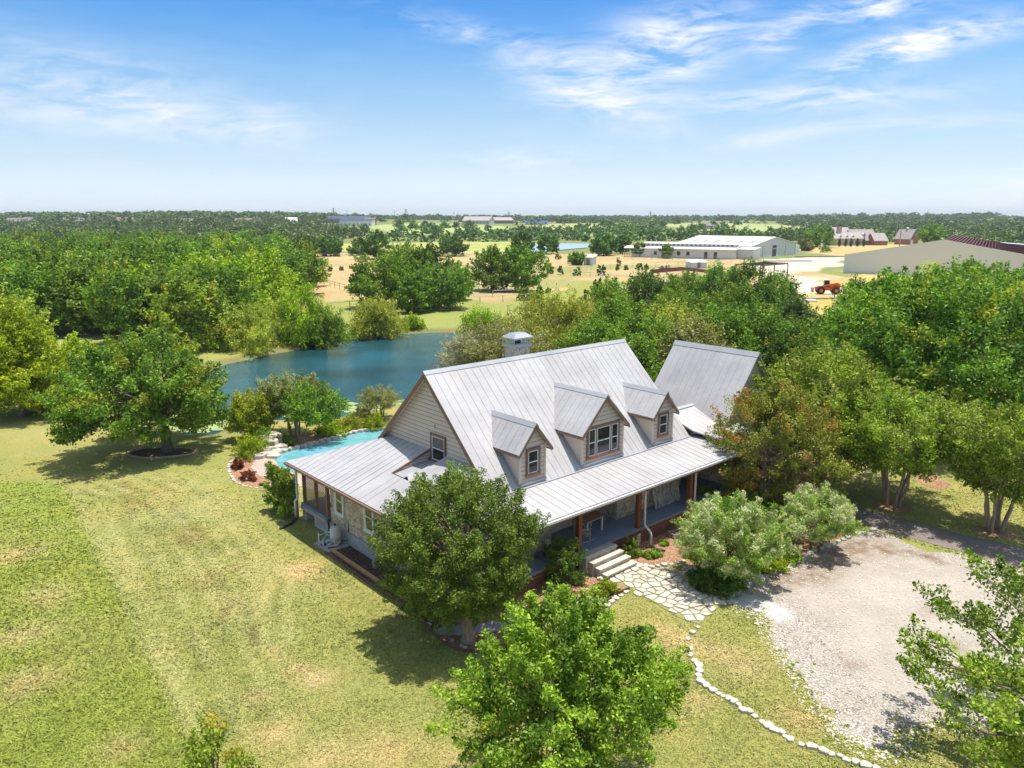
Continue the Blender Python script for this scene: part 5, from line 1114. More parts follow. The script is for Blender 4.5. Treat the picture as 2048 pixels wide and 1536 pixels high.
def stones(pts, size, label, group, name='edging_stone', var=.25, z=0., asp=1.25):
    for i, (x, y) in enumerate(pts):
        a_ = pts[max(0, i - 1)]; b_ = pts[min(len(pts) - 1, i + 1)]; o = ROCKS[rg.randrange(6)].copy(); COL.objects.link(o); o.name = name
        s_ = size * rg.uniform(1 - var, 1 + var); o.location = (x, y, z); o.rotation_euler = (rg.uniform(-.05, .05), rg.uniform(-.05, .05), math.atan2(b_[1] - a_[1], b_[0] - a_[0]) + rg.uniform(-.3, .3))
        o.scale = (s_ * asp * rg.uniform(.75, 1.2), s_, s_ * rg.uniform(.45, 1.1)); tag(o, label, 'stone', group)
def along(line, step):
    out = [line[0]]; acc_ = 0.
    for a_, b_ in zip(line[:-1], line[1:]):
        L = math.hypot(b_[0] - a_[0], b_[1] - a_[1]); t_ = step - acc_
        while t_ < L: out.append((a_[0] + (b_[0] - a_[0]) * t_ / L, a_[1] + (b_[1] - a_[1]) * t_ / L)); t_ += step
        acc_ = L - (t_ - step)
    return out
ED = [(1396, 1256), (1385, 1267), (1376, 1280), (1380, 1300), (1380, 1311), (1389, 1323), (1397, 1333), (1399, 1344), (1397, 1353), (1401, 1365), (1413, 1374), (1426, 1383), (1437, 1389), (1447, 1394), (1457, 1400), (1468, 1406), (1477, 1412), (1487, 1422),
      (1499, 1425), (1509, 1434), (1524, 1445), (1538, 1454), (1549, 1462), (1561, 1465), (1571, 1474), (1582, 1480), (1602, 1492), (1623, 1496), (1646, 1504), (1662, 1510), (1679, 1514), (1693, 1522), (1711, 1527), (1731, 1535), (1752, 1541), (1774, 1545)]
stones([G(*q) for q in ED], .235, 'white limestone block in the curved line dividing the lawn', 'limestone blocks curving across the lawn', var=.33, asp=1.15)
stones(along([G(*q) for q in [(1464, 1190), (1491, 1170), (1530, 1152), (1573, 1136), (1634, 1099), (1675, 1085), (1710, 1069), (1752, 1061)]], .42), .30, 'limestone block edging the shrub bed beside the gravel', 'limestone blocks along the gravel yard', asp=1.4)
stones(along([G(*q) for q in [(1262, 1124), (1300, 1137), (1342, 1129), (1372, 1121)]], .33), .20, 'small limestone block edging the mulch right of the steps', 'small stones between mulch and gravel patch')
stones(along([G(*q) for q in [(1215, 1214), (1232, 1197), (1255, 1184)]], .36), .24, 'flat limestone block inside the curved metal edging', 'stones at the corner of the front bed')
stones([G(*q) for q in [(858, 1250), (868, 1262), (905, 1282), (922, 1292), (930, 1297)]], .17, 'small limestone piece at the tip of the front bed', 'stones at the tip of the front bed')
stones([G(*q) for q in [(1200, 1160), (1212, 1163), (1190, 1170)]], .2, 'pale stone by the pot at the foot of the steps', 'loose stones near the pot')
b = MB(); l1 = EDGE1w
for a_, c_ in zip(l1[:-1], l1[1:]): b.bar((*a_, .05), (*c_, .05), .035, .14)
tag(b.build('bed_edging', 'edging_rust'), 'long rusty brown edging strip curving round the front mulch bed', 'edging')
b = MB(); l2 = smooth_line([(*G(*q), 0) for q in [(654, 1103), (693, 1130), (737, 1160), (758, 1176), (794, 1196), (808, 1208)]], 4)
for a_, c_ in zip(l2[:-1], l2[1:]): b.bar((a_.x + .13, a_.y + .13, .06), (c_.x + .13, c_.y + .13, .06), .17, .09)
tag(b.build('timber_edging', 'timber_edge'), 'orange brown timber boards edging the dark mulch by the wing', 'edging')
for (u, v, r_, l_) in [(815, 1180, .5, .5), (822, 1212, .3, .45), (860, 1222, .9, .55)]:
    x, y = G(u, v); o = MB().box(-l_ / 2, l_ / 2, -.09, .09, 0, .07).build('wood_board', 'weathered_wood', None, (x, y, .018)); o.rotation_euler[2] = r_; tag(o, {815: 'weathered board lying in the mulch near the wing wall', 822: 'short weathered board at the end of the timber edging', 860: 'long weathered board lying under the yaupon tree'}[u], 'board')
x, y = G(830, 1210); o = MB().tube([(-.5, -.25, .05), (-.2, .05, .07), (.2, .1, .07), (.6, .5, .06)], .05, 8).build('drain_pipe', 'dark_metal', None, (x, y, 0)); tag(o, 'black corrugated drain pipe lying across the mulch', 'pipe')
# ring bed of the spreading oak
ox, oy = G(335, 905); b = MB(); ring = [(ox - .3 + 2.1 * math.cos(a_ / 24 * 6.283), oy - .15 + 1.15 * math.sin(a_ / 24 * 6.283)) for a_ in range(24)]
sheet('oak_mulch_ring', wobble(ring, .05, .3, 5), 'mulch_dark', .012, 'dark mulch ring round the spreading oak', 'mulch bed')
lp = [(x_, y_, .06 + .03 * math.sin(i)) for i, (x_, y_) in enumerate(ring)]; b.tube(lp[8:] + lp[:2], .085, 6); tag(b.build('log_edging', 'bark_pale'), 'low grey log edging round the spreading oak', 'edging')
for i, (u, v) in enumerate([(1785, 1014), (1988, 1064)]):
    cx, cy = G(u, v); sheet('tree_mulch_ring', wobble([(cx + .95 * math.cos(k / 16 * 6.283), cy + .8 * math.sin(k / 16 * 6.283)) for k in range(16)], .08, .2, i), 'timber_edge' if False else 'mulch', .012, 'orange mulch ring round a crape myrtle', 'mulch bed')

# ------------------------------------------------------------------ pool
PB = [(549, 914), (560, 908), (585, 901), (620, 893), (644, 886), (681, 876), (717, 866), (754, 862), (790, 860), (840, 858)]
PF = [(840, 886), (760, 900), (690, 922), (640, 940), (600, 946), (575, 940), (556, 930)]
POOL = [(p_.x, p_.y) for p_ in smooth_line([(*G(*q), 0) for q in PB + PF], 4)]
pool = thing('swimming_pool', 'turquoise free-form swimming pool curving behind the wing', 'swimming pool', (0, 0, 0))
MB().add([(a_, b_, .02) for a_, b_ in POOL], [tuple(range(len(POOL)))]).build('water', 'pool_water', pool)
sheet('pool_patio', wobble(pxpoly([(503, 935), (513, 921), (545, 912), (560, 935), (600, 950), (700, 925), (800, 900), (830, 960), (700, 1000), (552, 960), (517, 951)]), .03, .3, 6), 'patio_tan', .010, 'pale tan patio at the shallow end of the pool', 'patio')
rs = np.random.RandomState(4); b = MB(); cl_ = along([G(*q) for q in PB + [(860, 880)]], .46)
for i, (x, y) in enumerate(cl_[:-1]):
    nx_, ny_ = cl_[i + 1]; rr = rock(rs, .44, .42 * rs.uniform(.8, 1.15), .17); a_ = math.atan2(ny_ - y, nx_ - x); ca, sa = math.cos(a_), math.sin(a_)
    b.add([(x + q[0] * ca - q[1] * sa, y + .16 + q[0] * sa + q[1] * ca, q[2] + .03) for q in rr.v], rr.f)
b.build('coping', 'stone_pale', pool)
b = MB()
for u, v, s_, h_ in [(528, 905, .9, .3), (545, 903, .8, .35), (560, 898, .8, .3), (535, 895, .9, .5), (548, 892, .8, .62), (520, 915, .8, .25), (537, 912, .9, .22), (556, 906, .6, .25), (541, 899, .8, .45), (525, 898, .7, .4), (548, 915, .7, .18)]:
    x, y = G(u, v); rr = rock(rs, s_ * 1.25, s_, h_); b.add([(x + q[0], y + q[1], q[2] + (.25 if h_ > .4 else 0)) for q in rr.v], rr.f)
tag(b.build('pool_waterfall', 'stone_pale'), 'stacked pale rocks forming a waterfall at the pool end', 'rock waterfall')
sheet('pool_mulch_bed', wobble(pxpoly([(568, 898), (572, 884), (590, 872), (618, 864), (648, 866), (672, 872), (700, 866), (760, 855), (840, 848), (840, 857), (754, 860), (717, 863), (681, 873), (644, 883), (620, 890), (585, 898)]), .04, .3, 8), 'mulch', .012, 'brown mulch bed behind the pool coping', 'mulch bed')
RB = [(468, 917), (457, 930), (459, 947), (471, 965), (493, 974), (517, 977), (556, 968), (551, 957), (517, 950), (503, 935), (513, 921), (495, 911)]
sheet('round_bed', wobble(pxpoly(RB), .03, .25, 9), 'mulch', .013, 'round mulch bed with two dark red shrubs', 'mulch bed')
stones(along([G(*q) for q in [(480, 912), (468, 917), (457, 930), (459, 947), (471, 965), (493, 974), (517, 977), (556, 968)]], .33), .17, 'small pale stone edging the round bed near the pool', 'stones round the red shrub bed', asp=1.6)
stones(along([G(*q) for q in [(513, 922), (503, 935), (517, 950), (552, 958)]], .33), .15, 'small pale stone between patio and round bed', 'stones along the patio edge', asp=1.6)
# pump set by the wing
ex, ey = G(672, 1090); pe = thing('pool_filter', 'tan upright filter tank beside the wing wall', 'pool filter', (ex, ey, 0), HRZ)
b = MB(); b.tube([(0, 0, .08), (0, 0, .14), (0, 0, .40), (0, 0, .43), (0, 0, .46), (0, 0, .78), (0, 0, .88), (0, 0, .94)], [.20, .245, .25, .265, .25, .25, .19, .06], 20); b.build('tank', 'filter_tan', pe, smooth=True)
MB().box(-.7, .45, -.55, .75, .0, .06).build('pad', 'concrete', pe)
MB().tube([(0, 0, .94), (0, 0, 1.04)], .04, 10).build('valve', 'dark_metal', pe); MB().tube([(.25, -.1, .2), (.42, -.35, .2), (.5, -.4, 1.25), (.62, -.45, 1.3)], .022, 8).build('pipe', 'dark_metal', pe)
for i, (dx, dy, lb) in enumerate([(-.40, .25, 'grey pump unit on the pad beside the filter tank'), (-.30, -.18, 'grey pump unit at the front corner of the pad'), (-.15, .62, 'grey pump unit farthest from the filter tank')]):
    x, y = HL.to_3x3() @ Vector((dx, dy, 0)) .to_3d() and (HL.to_3x3() @ Vector((dx, dy, 0))).xy; pu = thing('pool_pump', lb, 'pump', (ex + x, ey + y, .061), HRZ + .3 * i)
    MB().tube([(-.2, 0, .13), (-.17, 0, .13), (.05, 0, .13), (.08, 0, .13)], [.07, .10, .10, .06], 12).build('motor', 'pump_grey', pu, smooth=True)
    MB().tube([(.14, 0, .0), (.14, 0, .20), (.14, 0, .24)], [.085, .085, .05], 12).build('strainer', 'white_pipe' if i else 'pump_grey', pu)
    MB().box(-.2, .0, -.06, .06, -.0, .04).build('foot', 'dark_metal', pu)
pp = thing('white_pipework', 'white plastic pipes standing beside the pumps', 'pipes', (ex, ey, .06), HRZ)
for pts in ([(-.6, .45, 0), (-.6, .45, .55)], [(-.6, .45, .42), (-.1, .55, .42), (0, .3, .42)], [(-.55, .15, 0), (-.55, .15, .33)], [(-.5, -.1, 0), (-.5, -.1, .3), (-.3, -.1, .3)], [(-.45, -.3, .1), (-.1, -.35, .1), (.1, -.2, .15)]): MB().tube(pts, .032, 8).build('pipe', 'white_pipe', pp)

# ------------------------------------------------------------------ on and by the porch
def porch_pt(x, y, z=.85): p_ = W(x, y); return (p_[0], p_[1], z)
tb = thing('porch_table', 'wooden topped table with white legs on the porch', 'table', porch_pt(4.7, -5.25), HRZ + .05)
b = MB(); [b.box(-.62 + k * .21, -.62 + k * .21 + .2, -.42, .42, .70, .73) for k in range(6)]; b.build('tabletop', 'table_wood', tb)
MB().box(-.52, .52, -.34, .34, .63, .698).build('apron', 'white_vinyl', tb)
for x_ in (-.5, .5):
    for y_ in (-.32, .32): MB().box(x_ - .03, x_ + .03, y_ - .03, y_ + .03, 0, .63).build('leg', 'white_vinyl', tb)
def rocker(label, x, y, rz):
    t_ = thing('rocking_chair', label, 'chair', porch_pt(x, y), HRZ + rz, 'rocking chairs at the porch table')
    MB().box(-.25, .25, -.24, .24, .40, .43).build('seat', 'weathered_wood', t_); b = MB()
    for k in range(5): b.bar((-.2 + k * .1, .24, .43), (-.2 + k * .1, .42, 1.08), .05, .015, (0, 1, 0))
    b.bar((-.25, .41, 1.06), (.25, .41, 1.06), .03, .08); b.build('backrest', 'weathered_wood', t_)
    for s_ in (-1, 1):
        MB().tube([(s_ * .24, -.5, .10), (s_ * .24, -.25, .03), (s_ * .24, .1, .02), (s_ * .24, .45, .05), (s_ * .24, .62, .12)], .02, 6).build('rocker', 'weathered_wood', t_)
        MB().bar((s_ * .24, -.22, .03), (s_ * .24, -.22, .62), .035, .035, (0, 1, 0)).build('leg', 'weathered_wood', t_); MB().bar((s_ * .24, .24, .03), (s_ * .24, .36, .85), .035, .035, (0, 1, 0)).build('leg', 'weathered_wood', t_)
        MB().box(s_ * .27 - .04, s_ * .27 + .04, -.26, .3, .62, .645).build('armrest', 'weathered_wood', t_)
rocker('weathered rocking chair left of the porch table', 3.75, -5.75, 1.3); rocker('weathered rocking chair right of the porch table', 5.65, -4.95, -1.1)
# screen of birch poles leaning on the wall
bs = thing('birch_screen', 'screen of upright white birch poles leaning on the porch wall', 'screen', porch_pt(9.0, -5.42), HRZ)
for k in range(15): x_ = k * .135; h_ = 1.15 + .12 * rg.random(); MB().tube([(x_, -.16 + rg.uniform(-.03, .03), 0), (x_ + rg.uniform(-.04, .04), .12, h_)], .042, 7).build('pole', 'birch', bs)
def hang(label, x, y, z, seed, r_=.32):
    t_ = thing('hanging_plant', label, 'hanging plant', porch_pt(x, y, z), HRZ, 'hanging plants under the porch roof'); MB().tube([(0, 0, -.12), (0, 0, .02)], [.10, .16], 10).build('basket', 'dark_metal', t_)
    rs = np.random.RandomState(seed); C = crown_pts(rs, r_, -.25, .25, 'round', 16); V, F, tn, yg = leaves(rs, C, .12, 60, .06, .5, .2); link('foliage', np_mesh('foliage', V, F, 'leaf_deep', {'tint': ('FACE', 'FLOAT', tn), 'young': ('FACE', 'FLOAT', yg)}), t_)
    MB().tube([(0, 0, .05), (0, 0, .5)], .008, 4).build('hook', 'dark_metal', t_)
hang('hanging plant near the stone corner behind the table', 6.3, -5.6, 2.35, 1); hang('hanging plant above the birch screen', 10.6, -5.6, 2.3, 2); hang('hanging plant at the far corner of the porch roof', 13.6, -6.3, 2.3, 3, .28)
x, y = G(1357, 1072); pl = thing('planter_box', 'low wooden planter box beside the lattice skirt', 'planter', (x, y, .01), HRZ - .25)
for q in ((-.45, .45, -.25, -.21), (-.45, .45, .21, .25), (-.45, -.41, -.209, .209), (.41, .45, -.209, .209)): MB().box(*q, 0, .22).build('side', 'weathered_wood', pl)
MB().box(-.41, .41, -.208, .208, 0, .16).build('soil', 'mulch_dark', pl)
x, y = G(1183, 1143); pt = thing('flower_pot', 'round stone pot at the left foot of the steps', 'pot', (x, y, .01)); MB().tube([(0, 0, 0), (0, 0, .26), (0, 0, .26), (0, 0, .2)], [.15, .19, .16, .15], 14).build('bowl', 'pot', pt)
MB().tube([(.19 * math.cos(a_ / 14 * 3.14) + .06, 0, .28 + .25 * math.sin(a_ / 14 * 3.14)) for a_ in range(15)], .015, 6).build('handle', 'white_vinyl', pt)
x, y = G(1273, 1085); pt = tag(MB().tube([(0, 0, 0), (0, 0, .5), (0, 0, .55)], [.12, .11, .09], 12).build('stone_urn', 'pot', None, (x, y, .01)), 'upright stone urn against the lattice skirt', 'urn')
x, y = W(-2.6, -1.2); pt = tag(MB().tube([(0, 0, 0), (0, 0, .25), (0, 0, .26)], [.14, .18, .15], 12).build('clay_pot', 'pot', None, (G(752, 1135)[0], G(752, 1135)[1], .02)), 'squat clay pot against the foundation of the wing', 'pot')
# wire arches in the bed
for u, v, lb in ((1268, 1124, 'thin wire arch at the corner of the steps and the bed'), (1225, 1160, 'thin wire arch at the left edge of the walk')):
    x, y = G(u, v); tag(MB().tube([(-.2 + .4 * k / 8, 0, .25 * math.sin(math.pi * k / 8)) for k in range(9)], .008, 4).build('garden_wire', 'dark_metal', None, (x, y, 0)), lb, 'wire')

# lily pads
b = MB(); rg2 = random.Random(8)
for cu, cv, su, sv, n in ((735, 818, 70, 9, 150), (800, 806, 30, 7, 40), (600, 828, 40, 6, 60), (480, 716, 30, 5, 50), (770, 668, 40, 4, 40), (370, 846, 90, 16, 900), (440, 845, 30, 8, 60), (835, 663, 22, 3, 20)):
    for _ in range(n):
        x, y = G(cu + rg2.gauss(0, su * .5), cv + rg2.gauss(0, sv * .5), -.42)
        if not inside(np.array([x]), np.array([y]), POND)[0]: continue
        r_ = rg2.uniform(.12, .34); b.add([(x + r_ * math.cos(k * .785 + x), y + r_ * .9 * math.sin(k * .785 + x), -.405 + .003 * rg2.random()) for k in range(8)], [tuple(range(8))])
tag(b.build('lily_pads', 'lily'), 'yellow green lily pads floating along the pond edges', 'lily pads', kind='stuff')

# ------------------------------------------------------------------ middle distance
def at(u, v): x, y, z = GT(u, v); return Vector((x, y, z))
def gable_box(parent, w_, d_, h_, rh, wall, roofm, ov=.4, axis='x', wn='wall', rn='roof'):
    """box w_ by d_, wall height h_, ridge height rh along axis"""
    b = MB(); x, y = w_ / 2, d_ / 2; b.box(-x, x, -y, y, -.3, h_)
    if axis == 'x': b.add([(-x, -y, h_), (-x, y, h_), (-x, 0, rh), (x, -y, h_), (x, y, h_), (x, 0, rh)], [(0, 2, 1), (3, 4, 5), (0, 3, 5, 2), (1, 2, 5, 4)])
    else: b.add([(-x, -y, h_), (x, -y, h_), (0, -y, rh), (-x, y, h_), (x, y, h_), (0, y, rh)], [(0, 1, 2), (3, 5, 4), (0, 2, 5, 3), (1, 4, 5, 2)])
    wl_ = b.build(wn, wall, parent); b = MB(); e = ov
    if axis == 'x':
        k = (rh - h_) / y
        for s_ in (-1, 1): b.slab([(-x - e, 0, rh + .12), (x + e, 0, rh + .12), (x + e, s_ * (y + e), h_ - k * e + .12), (-x - e, s_ * (y + e), h_ - k * e + .12)], .1)
    else:
        k = (rh - h_) / x
        for s_ in (-1, 1): b.slab([(0, -y - e, rh + .12), (0, y + e, rh + .12), (s_ * (x + e), y + e, h_ - k * e + .12), (s_ * (x + e), -y - e, h_ - k * e + .12)], .1)
    return wl_, b.build(rn, roofm, parent)
def between(p, q): d = q - p; return (p + q) / 2, d.xy.length, math.atan2(d.y, d.x)
# horse barn: long low building with clerestory
p, q = at(1264, 514), at(1470, 519); mid_, L, rz = between(p, q); hb = thing('horse_barn', 'long low white horse barn with a raised clerestory roof', 'barn', (mid_.x, mid_.y, 0), rz); dpt = 9.
H1, H2, H3 = 3.3, 4.4, 5.0
MB().box(-L / 2, L / 2, 0, dpt, -.3, H1).build('wall', 'white_wall', hb)
b = MB(); e = .5
b.slab([(-L / 2 - 3, -e, H1 - .05), (L / 2 + e, -e, H1 - .05), (L / 2 + e, 3.0, H1 + .65), (-L / 2 - 3, 3.0, H1 + .65)], .12); b.slab([(-L / 2 - 3, dpt + e, H1 - .05), (L / 2 + e, dpt + e, H1 - .05), (L / 2 + e, 6., H1 + .65), (-L / 2 - 3, 6., H1 + .65)], .12)
b.build('roof', 'white_roof', hb)
cl2 = MB().box(-L / 2 + 3.5, L / 2 - .2, 3.0, 6., H1 + .5, H1 + 1.65).build('clerestory', 'white_wall', hb)
b = MB(); b.slab([(-L / 2 + 3, 2.6, H1 + 1.6), (L / 2 + .3, 2.6, H1 + 1.6), (L / 2 + .3, 4.5, H1 + 2.05), (-L / 2 + 3, 4.5, H1 + 2.05)], .1); b.slab([(-L / 2 + 3, 6.4, H1 + 1.6), (L / 2 + .3, 6.4, H1 + 1.6), (L / 2 + .3, 4.5, H1 + 2.05), (-L / 2 + 3, 4.5, H1 + 2.05)], .1)
b.build('upper_roof', 'white_roof', cl2)
for k in range(20): x_ = -L / 2 + 4.6 + k * (L - 6) / 19.5; MB().box(x_, x_ + .8, 2.93, 2.995, H1 + .85, H1 + 1.4).build('window', 'slate_grey', cl2)
for k, f_ in enumerate((.22, .45, .54, .71, .80)): x_ = -L / 2 + L * f_; MB().box(x_, x_ + 1.1, -.06, -.005, .9 if k < 3 else .1, 2.3).build('stall_door', 'dark_metal', hb)
b = MB(); b.add([(L / 2 + .01, 0, H1), (L / 2 + .01, 3.0, H1 + .6), (L / 2 + .01, 6., H1 + .6), (L / 2 + .01, dpt, H1), (L / 2 + .01, 3, H1 + 1.6), (L / 2 + .01, 4.5, H1 + 2), (L / 2 + .01, 6, H1 + 1.6)], [(0, 3, 2, 1), (1, 2, 6, 5, 4)]); b.build('gable_end', 'white_wall', hb)
MB().box(L / 2 + .005, L / 2 + .07, 3.2, 5.8, 0, 3.0).build('barn_door', 'slate_grey', hb)
for k in range(4): MB().box(-L / 2 - 2.9 + .0, -L / 2 - 2.75, .2 + k * 2.8, .35 + k * 2.8, 0, 3.3).build('porch_post', 'galv', hb)
# riding arena behind it
p, q = at(1500, 517), at(1590, 509); mid_, L, rz = between(p, q); p2 = at(1400, 498)
ra = thing('riding_arena', 'large white gabled riding arena behind the horse barn', 'barn', (mid_.x, mid_.y, 0), rz + .02); hW = L / 2 + 1; dp = 30
b = MB(); b.box(-hW, hW, 0, dp, -.3, 4.2); b.add([(-hW, 0, 4.2), (hW, 0, 4.2), (0, 0, 6.9), (-hW, dp, 4.2), (hW, dp, 4.2), (0, dp, 6.9)], [(0, 1, 2), (3, 5, 4), (0, 2, 5, 3), (1, 4, 5, 2)]); b.build('wall', 'white_wall', ra)
b = MB()
for s_ in (-1, 1): b.slab([(0, -.5, 7.05), (0, dp + .5, 7.05), (s_ * (hW + .5), dp + .5, 4.2), (s_ * (hW + .5), -.5, 4.2)], .12)
rr_ = b.build('roof', 'white_roof', ra)
for k in range(6): y_ = 2 + k * 4.6; MB().slab([(-hW * .45, y_, 7.05 - 2.85 * .45 + .08), (-hW * .45, y_ + 2, 7.05 - 2.85 * .45 + .08), (-hW * .72, y_ + 2, 7.05 - 2.85 * .72 + .08), (-hW * .72, y_, 7.05 - 2.85 * .72 + .08)], .03).build('skylight', 'galv', rr_)
MB().box(-1.5, 1.9, -.07, -.005, 0, 4.0).build('barn_door', 'navy_roof', ra); MB().box(-1.5, 1.9, -.12, -.075, 2.6, 3.0).build('door_panel', 'fresh_lumber', ra)
for x_ in (-hW + .5, -hW * .5, hW * .5, hW - .5): MB().box(x_, x_ + .16, -.06, -.005, 0, 4.1).build('trim_post', 'slate_grey', ra)
MB().box(hW + .01, hW + 6.5, 1., 14, -.3, 3.4).build('lean_to', 'white_wall', ra); MB().box(-hW - 5, -hW - .01, -3.5, 8, -.3, 3.3).build('side_room', 'white_wall', ra)
b = MB(); b.slab([(-hW - 5.2, -3.9, 3.35), (-hW + .2, -3.9, 3.9), (-hW + .2, 20, 3.9), (-hW - 5.2, 20, 3.35)], .1); b.build('side_roof', 'white_roof', ra)
# unfinished steel arena, nearest big building at the right
p, q = at(1686, 546), at(1960, 556); d = (q - p).normalized(); pa = p; ap = ray(1886, 479); 
L = (q - p).xy.length; ud = Vector((d.x, d.y, 0)); rz = math.atan2(d.y, d.x)
sa_ = thing('steel_arena', 'unfinished steel arena with grey sheeted gable wall and bare maroon roof purlins', 'barn', (p.x, p.y, 0), rz)
def alongwall(u):                                # wall-line parameter under pixel column u
    dd = ray(u, 500); A = np.array([[dd[0], -ud.x], [dd[1], -ud.y]]); s_ = np.linalg.solve(A, np.array([p.x, p.y])); return float(s_[1]), float(s_[0])
xa, ta = alongwall(1886); ha = CAMH + ray(1886, 479)[2] * ta; xe, te = alongwall(2085); he = CAMH + ray(2085, 515)[2] * te; x0_, t0_ = alongwall(1687); h0 = CAMH + ray(1687, 509)[2] * t0_
print('arena', xa, ha, xe, he, h0)
o0, t1_ = alongwall(1845); o1, t2_ = alongwall(1880); ho_ = CAMH + ray(1860, 520)[2] * t1_
b = MB(); top = lambda x: h0 + (ha - h0) * x / xa if x < xa else ha + (he - ha) * (x - xa) / (xe - xa)
for a_, c_, z_ in ((0, o0, -.3), (o0, o1, ho_), (o1, xa, -.3), (xa, xe, -.3)):
    b.add([(a_, 0, z_), (c_, 0, z_), (c_, 0, top(c_)), (a_, 0, top(a_)), (a_, .15, z_), (c_, .15, z_), (c_, .15, top(c_)), (a_, .15, top(a_))], [(0, 1, 2, 3), (7, 6, 5, 4), (0, 4, 5, 1), (2, 6, 7, 3), (0, 3, 7, 4), (1, 5, 6, 2)])
b.build('gable_wall', 'tan_wall', sa_); dpp = 60
for k in range(40):
    f_ = k / 39; x_ = xa + (xe + 8 - xa) * f_; z_ = ha + (he - ha) * (x_ - xa) / (xe - xa) - .05; MB().box(x_ - .11, x_ + .11, .2, dpp, z_ - .3, z_).build('purlin', 'maroon_steel', sa_)
for k in range(9): MB().bar((xa, 2 + k * 7, ha - .5), (xe + 8, 2 + k * 7, he - 1.0), .3, .4).build('rafter', 'maroon_steel', sa_); MB().box(xe + 7.6, xe + 8, 1.8 + k * 7, 2.2 + k * 7, 0, he - 1).build('column', 'maroon_steel', sa_)
MB().slab([(xa + 12, dpp - 6, ha - .2 + (he - ha) * 12 / (xe - xa)), (xe + 8, dpp - 6, he + .05), (xe + 8, dpp + 12, he + .05), (xa + 12, dpp + 12, ha - .2 + (he - ha) * 12 / (xe - xa))], .1).build('roof_sheet', 'white_roof', sa_); MB().bar((xa + 12, dpp - 6.3, ha + .0 + (he - ha) * 12 / (xe - xa)), (xe + 8, dpp - 6.3, he + .1), .25, .35).build('roof_edge', 'blue_trim', sa_)
for k in range(5): x_ = xa * (k + .3) / 5.5; MB().box(x_ - .12, x_ + .12, .2, .5, 0, top(x_) - .3).build('column', 'maroon_steel', sa_)
# brick mansion
m0 = at(1735, 491); ms = thing('brick_mansion', 'large brick mansion with grey dormered roofs on the right', 'house', (m0.x, m0.y, m0.z), .10); sc_ = m0.y / FPX
def X_(u): return (u - 1735) * sc_ * 1.03
def Z_(v): return (491 - v) * sc_
for u0, u1, dy, h_, rh, dd, wl_ in ((1668, 1725, 0, 477, 466, 9, 'wall_stone'), (1718, 1768, 7, 482, 461, 9, 'brick_red'), (1755, 1782, 3, 482, 468, 8, 'brick_red'), (1690, 1722, 10, 470, 457, 10, 'brick_red')):
    e_ = thing('_', 'x', 'x'); bpy.data.objects.remove(e_); w_ = X_(u1) - X_(u0); b = MB(); xm = (X_(u0) + X_(u1)) / 2; z1 = Z_(h_); z2 = Z_(rh)
    b.box(xm - w_ / 2, xm + w_ / 2, dy, dy + dd, -1, z1); b.add([(xm - w_ / 2, dy, z1), (xm - w_ / 2, dy + dd, z1), (xm - w_ / 2, dy + dd / 2, z2), (xm + w_ / 2, dy, z1), (xm + w_ / 2, dy + dd, z1), (xm + w_ / 2, dy + dd / 2, z2)], [(0, 2, 1), (3, 4, 5), (0, 3, 5, 2), (1, 2, 5, 4)]); b.build('wall', wl_, ms)
    b = MB()
    for s_ in (-1, 1): b.slab([(xm - w_ / 2 - .3, dy + dd / 2, z2 + .15), (xm + w_ / 2 + .3, dy + dd / 2, z2 + .15), (xm + w_ / 2 + .3, dy + dd / 2 + s_ * (dd / 2 + .4), z1 - .1), (xm - w_ / 2 - .3, dy + dd / 2 + s_ * (dd / 2 + .4), z1 - .1)], .15)
    b.build('roof', 'roof_pale', ms)
for u in (1681, 1694, 1706, 1733, 1744):
    dy = .6 if u < 1720 else 7.8; b = MB(); x_ = X_(u); z_ = Z_(478 if u < 1720 else 475); b.box(x_ - .7, x_ + .7, dy, dy + 3, z_, z_ + 1.3); b.add([(x_ - .7, dy, z_ + 1.3), (x_ + .7, dy, z_ + 1.3), (x_, dy, z_ + 2.1), (x_ - .7, dy + 3, z_ + 1.3), (x_ + .7, dy + 3, z_ + 1.3), (x_, dy + 3, z_ + 2.1)], [(0, 1, 2), (3, 5, 4), (0, 2, 5, 3), (1, 4, 5, 2)])
    dm = b.build('dormer', 'white_wall', ms); MB().box(x_ - .35, x_ + .35, dy - .06, dy - .01, z_ + .3, z_ + 1.2).build('window', 'slate_grey', dm)
for u in (1679, 1691, 1702, 1712, 1720, 1728, 1750, 1762): MB().box(X_(u) - .6, X_(u) + .6, (-.08 if u < 1723 else 6.92 if u < 1755 else 2.92), (-.01 if u < 1723 else 6.99 if u < 1755 else 2.99), .6, 2.4).build('window', 'slate_grey', ms)
MB().box(X_(1680), X_(1688), 3.5, 5, 0, Z_(455)).build('chimney', 'wall_stone', ms)
g0_ = at(1812, 489); gh = thing('guest_house', 'small gabled brick guest house right of the mansion', 'house', (g0_.x, g0_.y, g0_.z), .5); gable_box(gh, 7, 9, 3.2, 8.0, 'brick_red', 'roof_pale', .3, 'y'); MB().box(-.7, .7, -4.58, -4.51, 4.2, 5.8).build('window', 'slate_grey', gh); MB().box(-3.2, -1.2, -4.6, -4.51, 0, 2.6).build('porch', 'white_wall', gh); MB().tube([(0, 0, 7.9), (0, 0, 8.6), (0, 0, 9.1)], [.8, .7, .05], 8).build('cupola', 'white_wall', gh)
CY = make_tree('column_tree', 351, .75, 4.2, .1, shape='round', ncl=40, per=60, leaf=.35, mat='leaf_cedar', cr=.35, tr=.1, limbs=2)
for i, u in enumerate((1678, 1691, 1702, 1715, 1727)): x, y, z = GT(u, 493); place('cypress_column', *CY, (x, y, z), 'narrow clipped dark evergreen against the mansion front', 'tree', 'clipped evergreens along the mansion front', i)
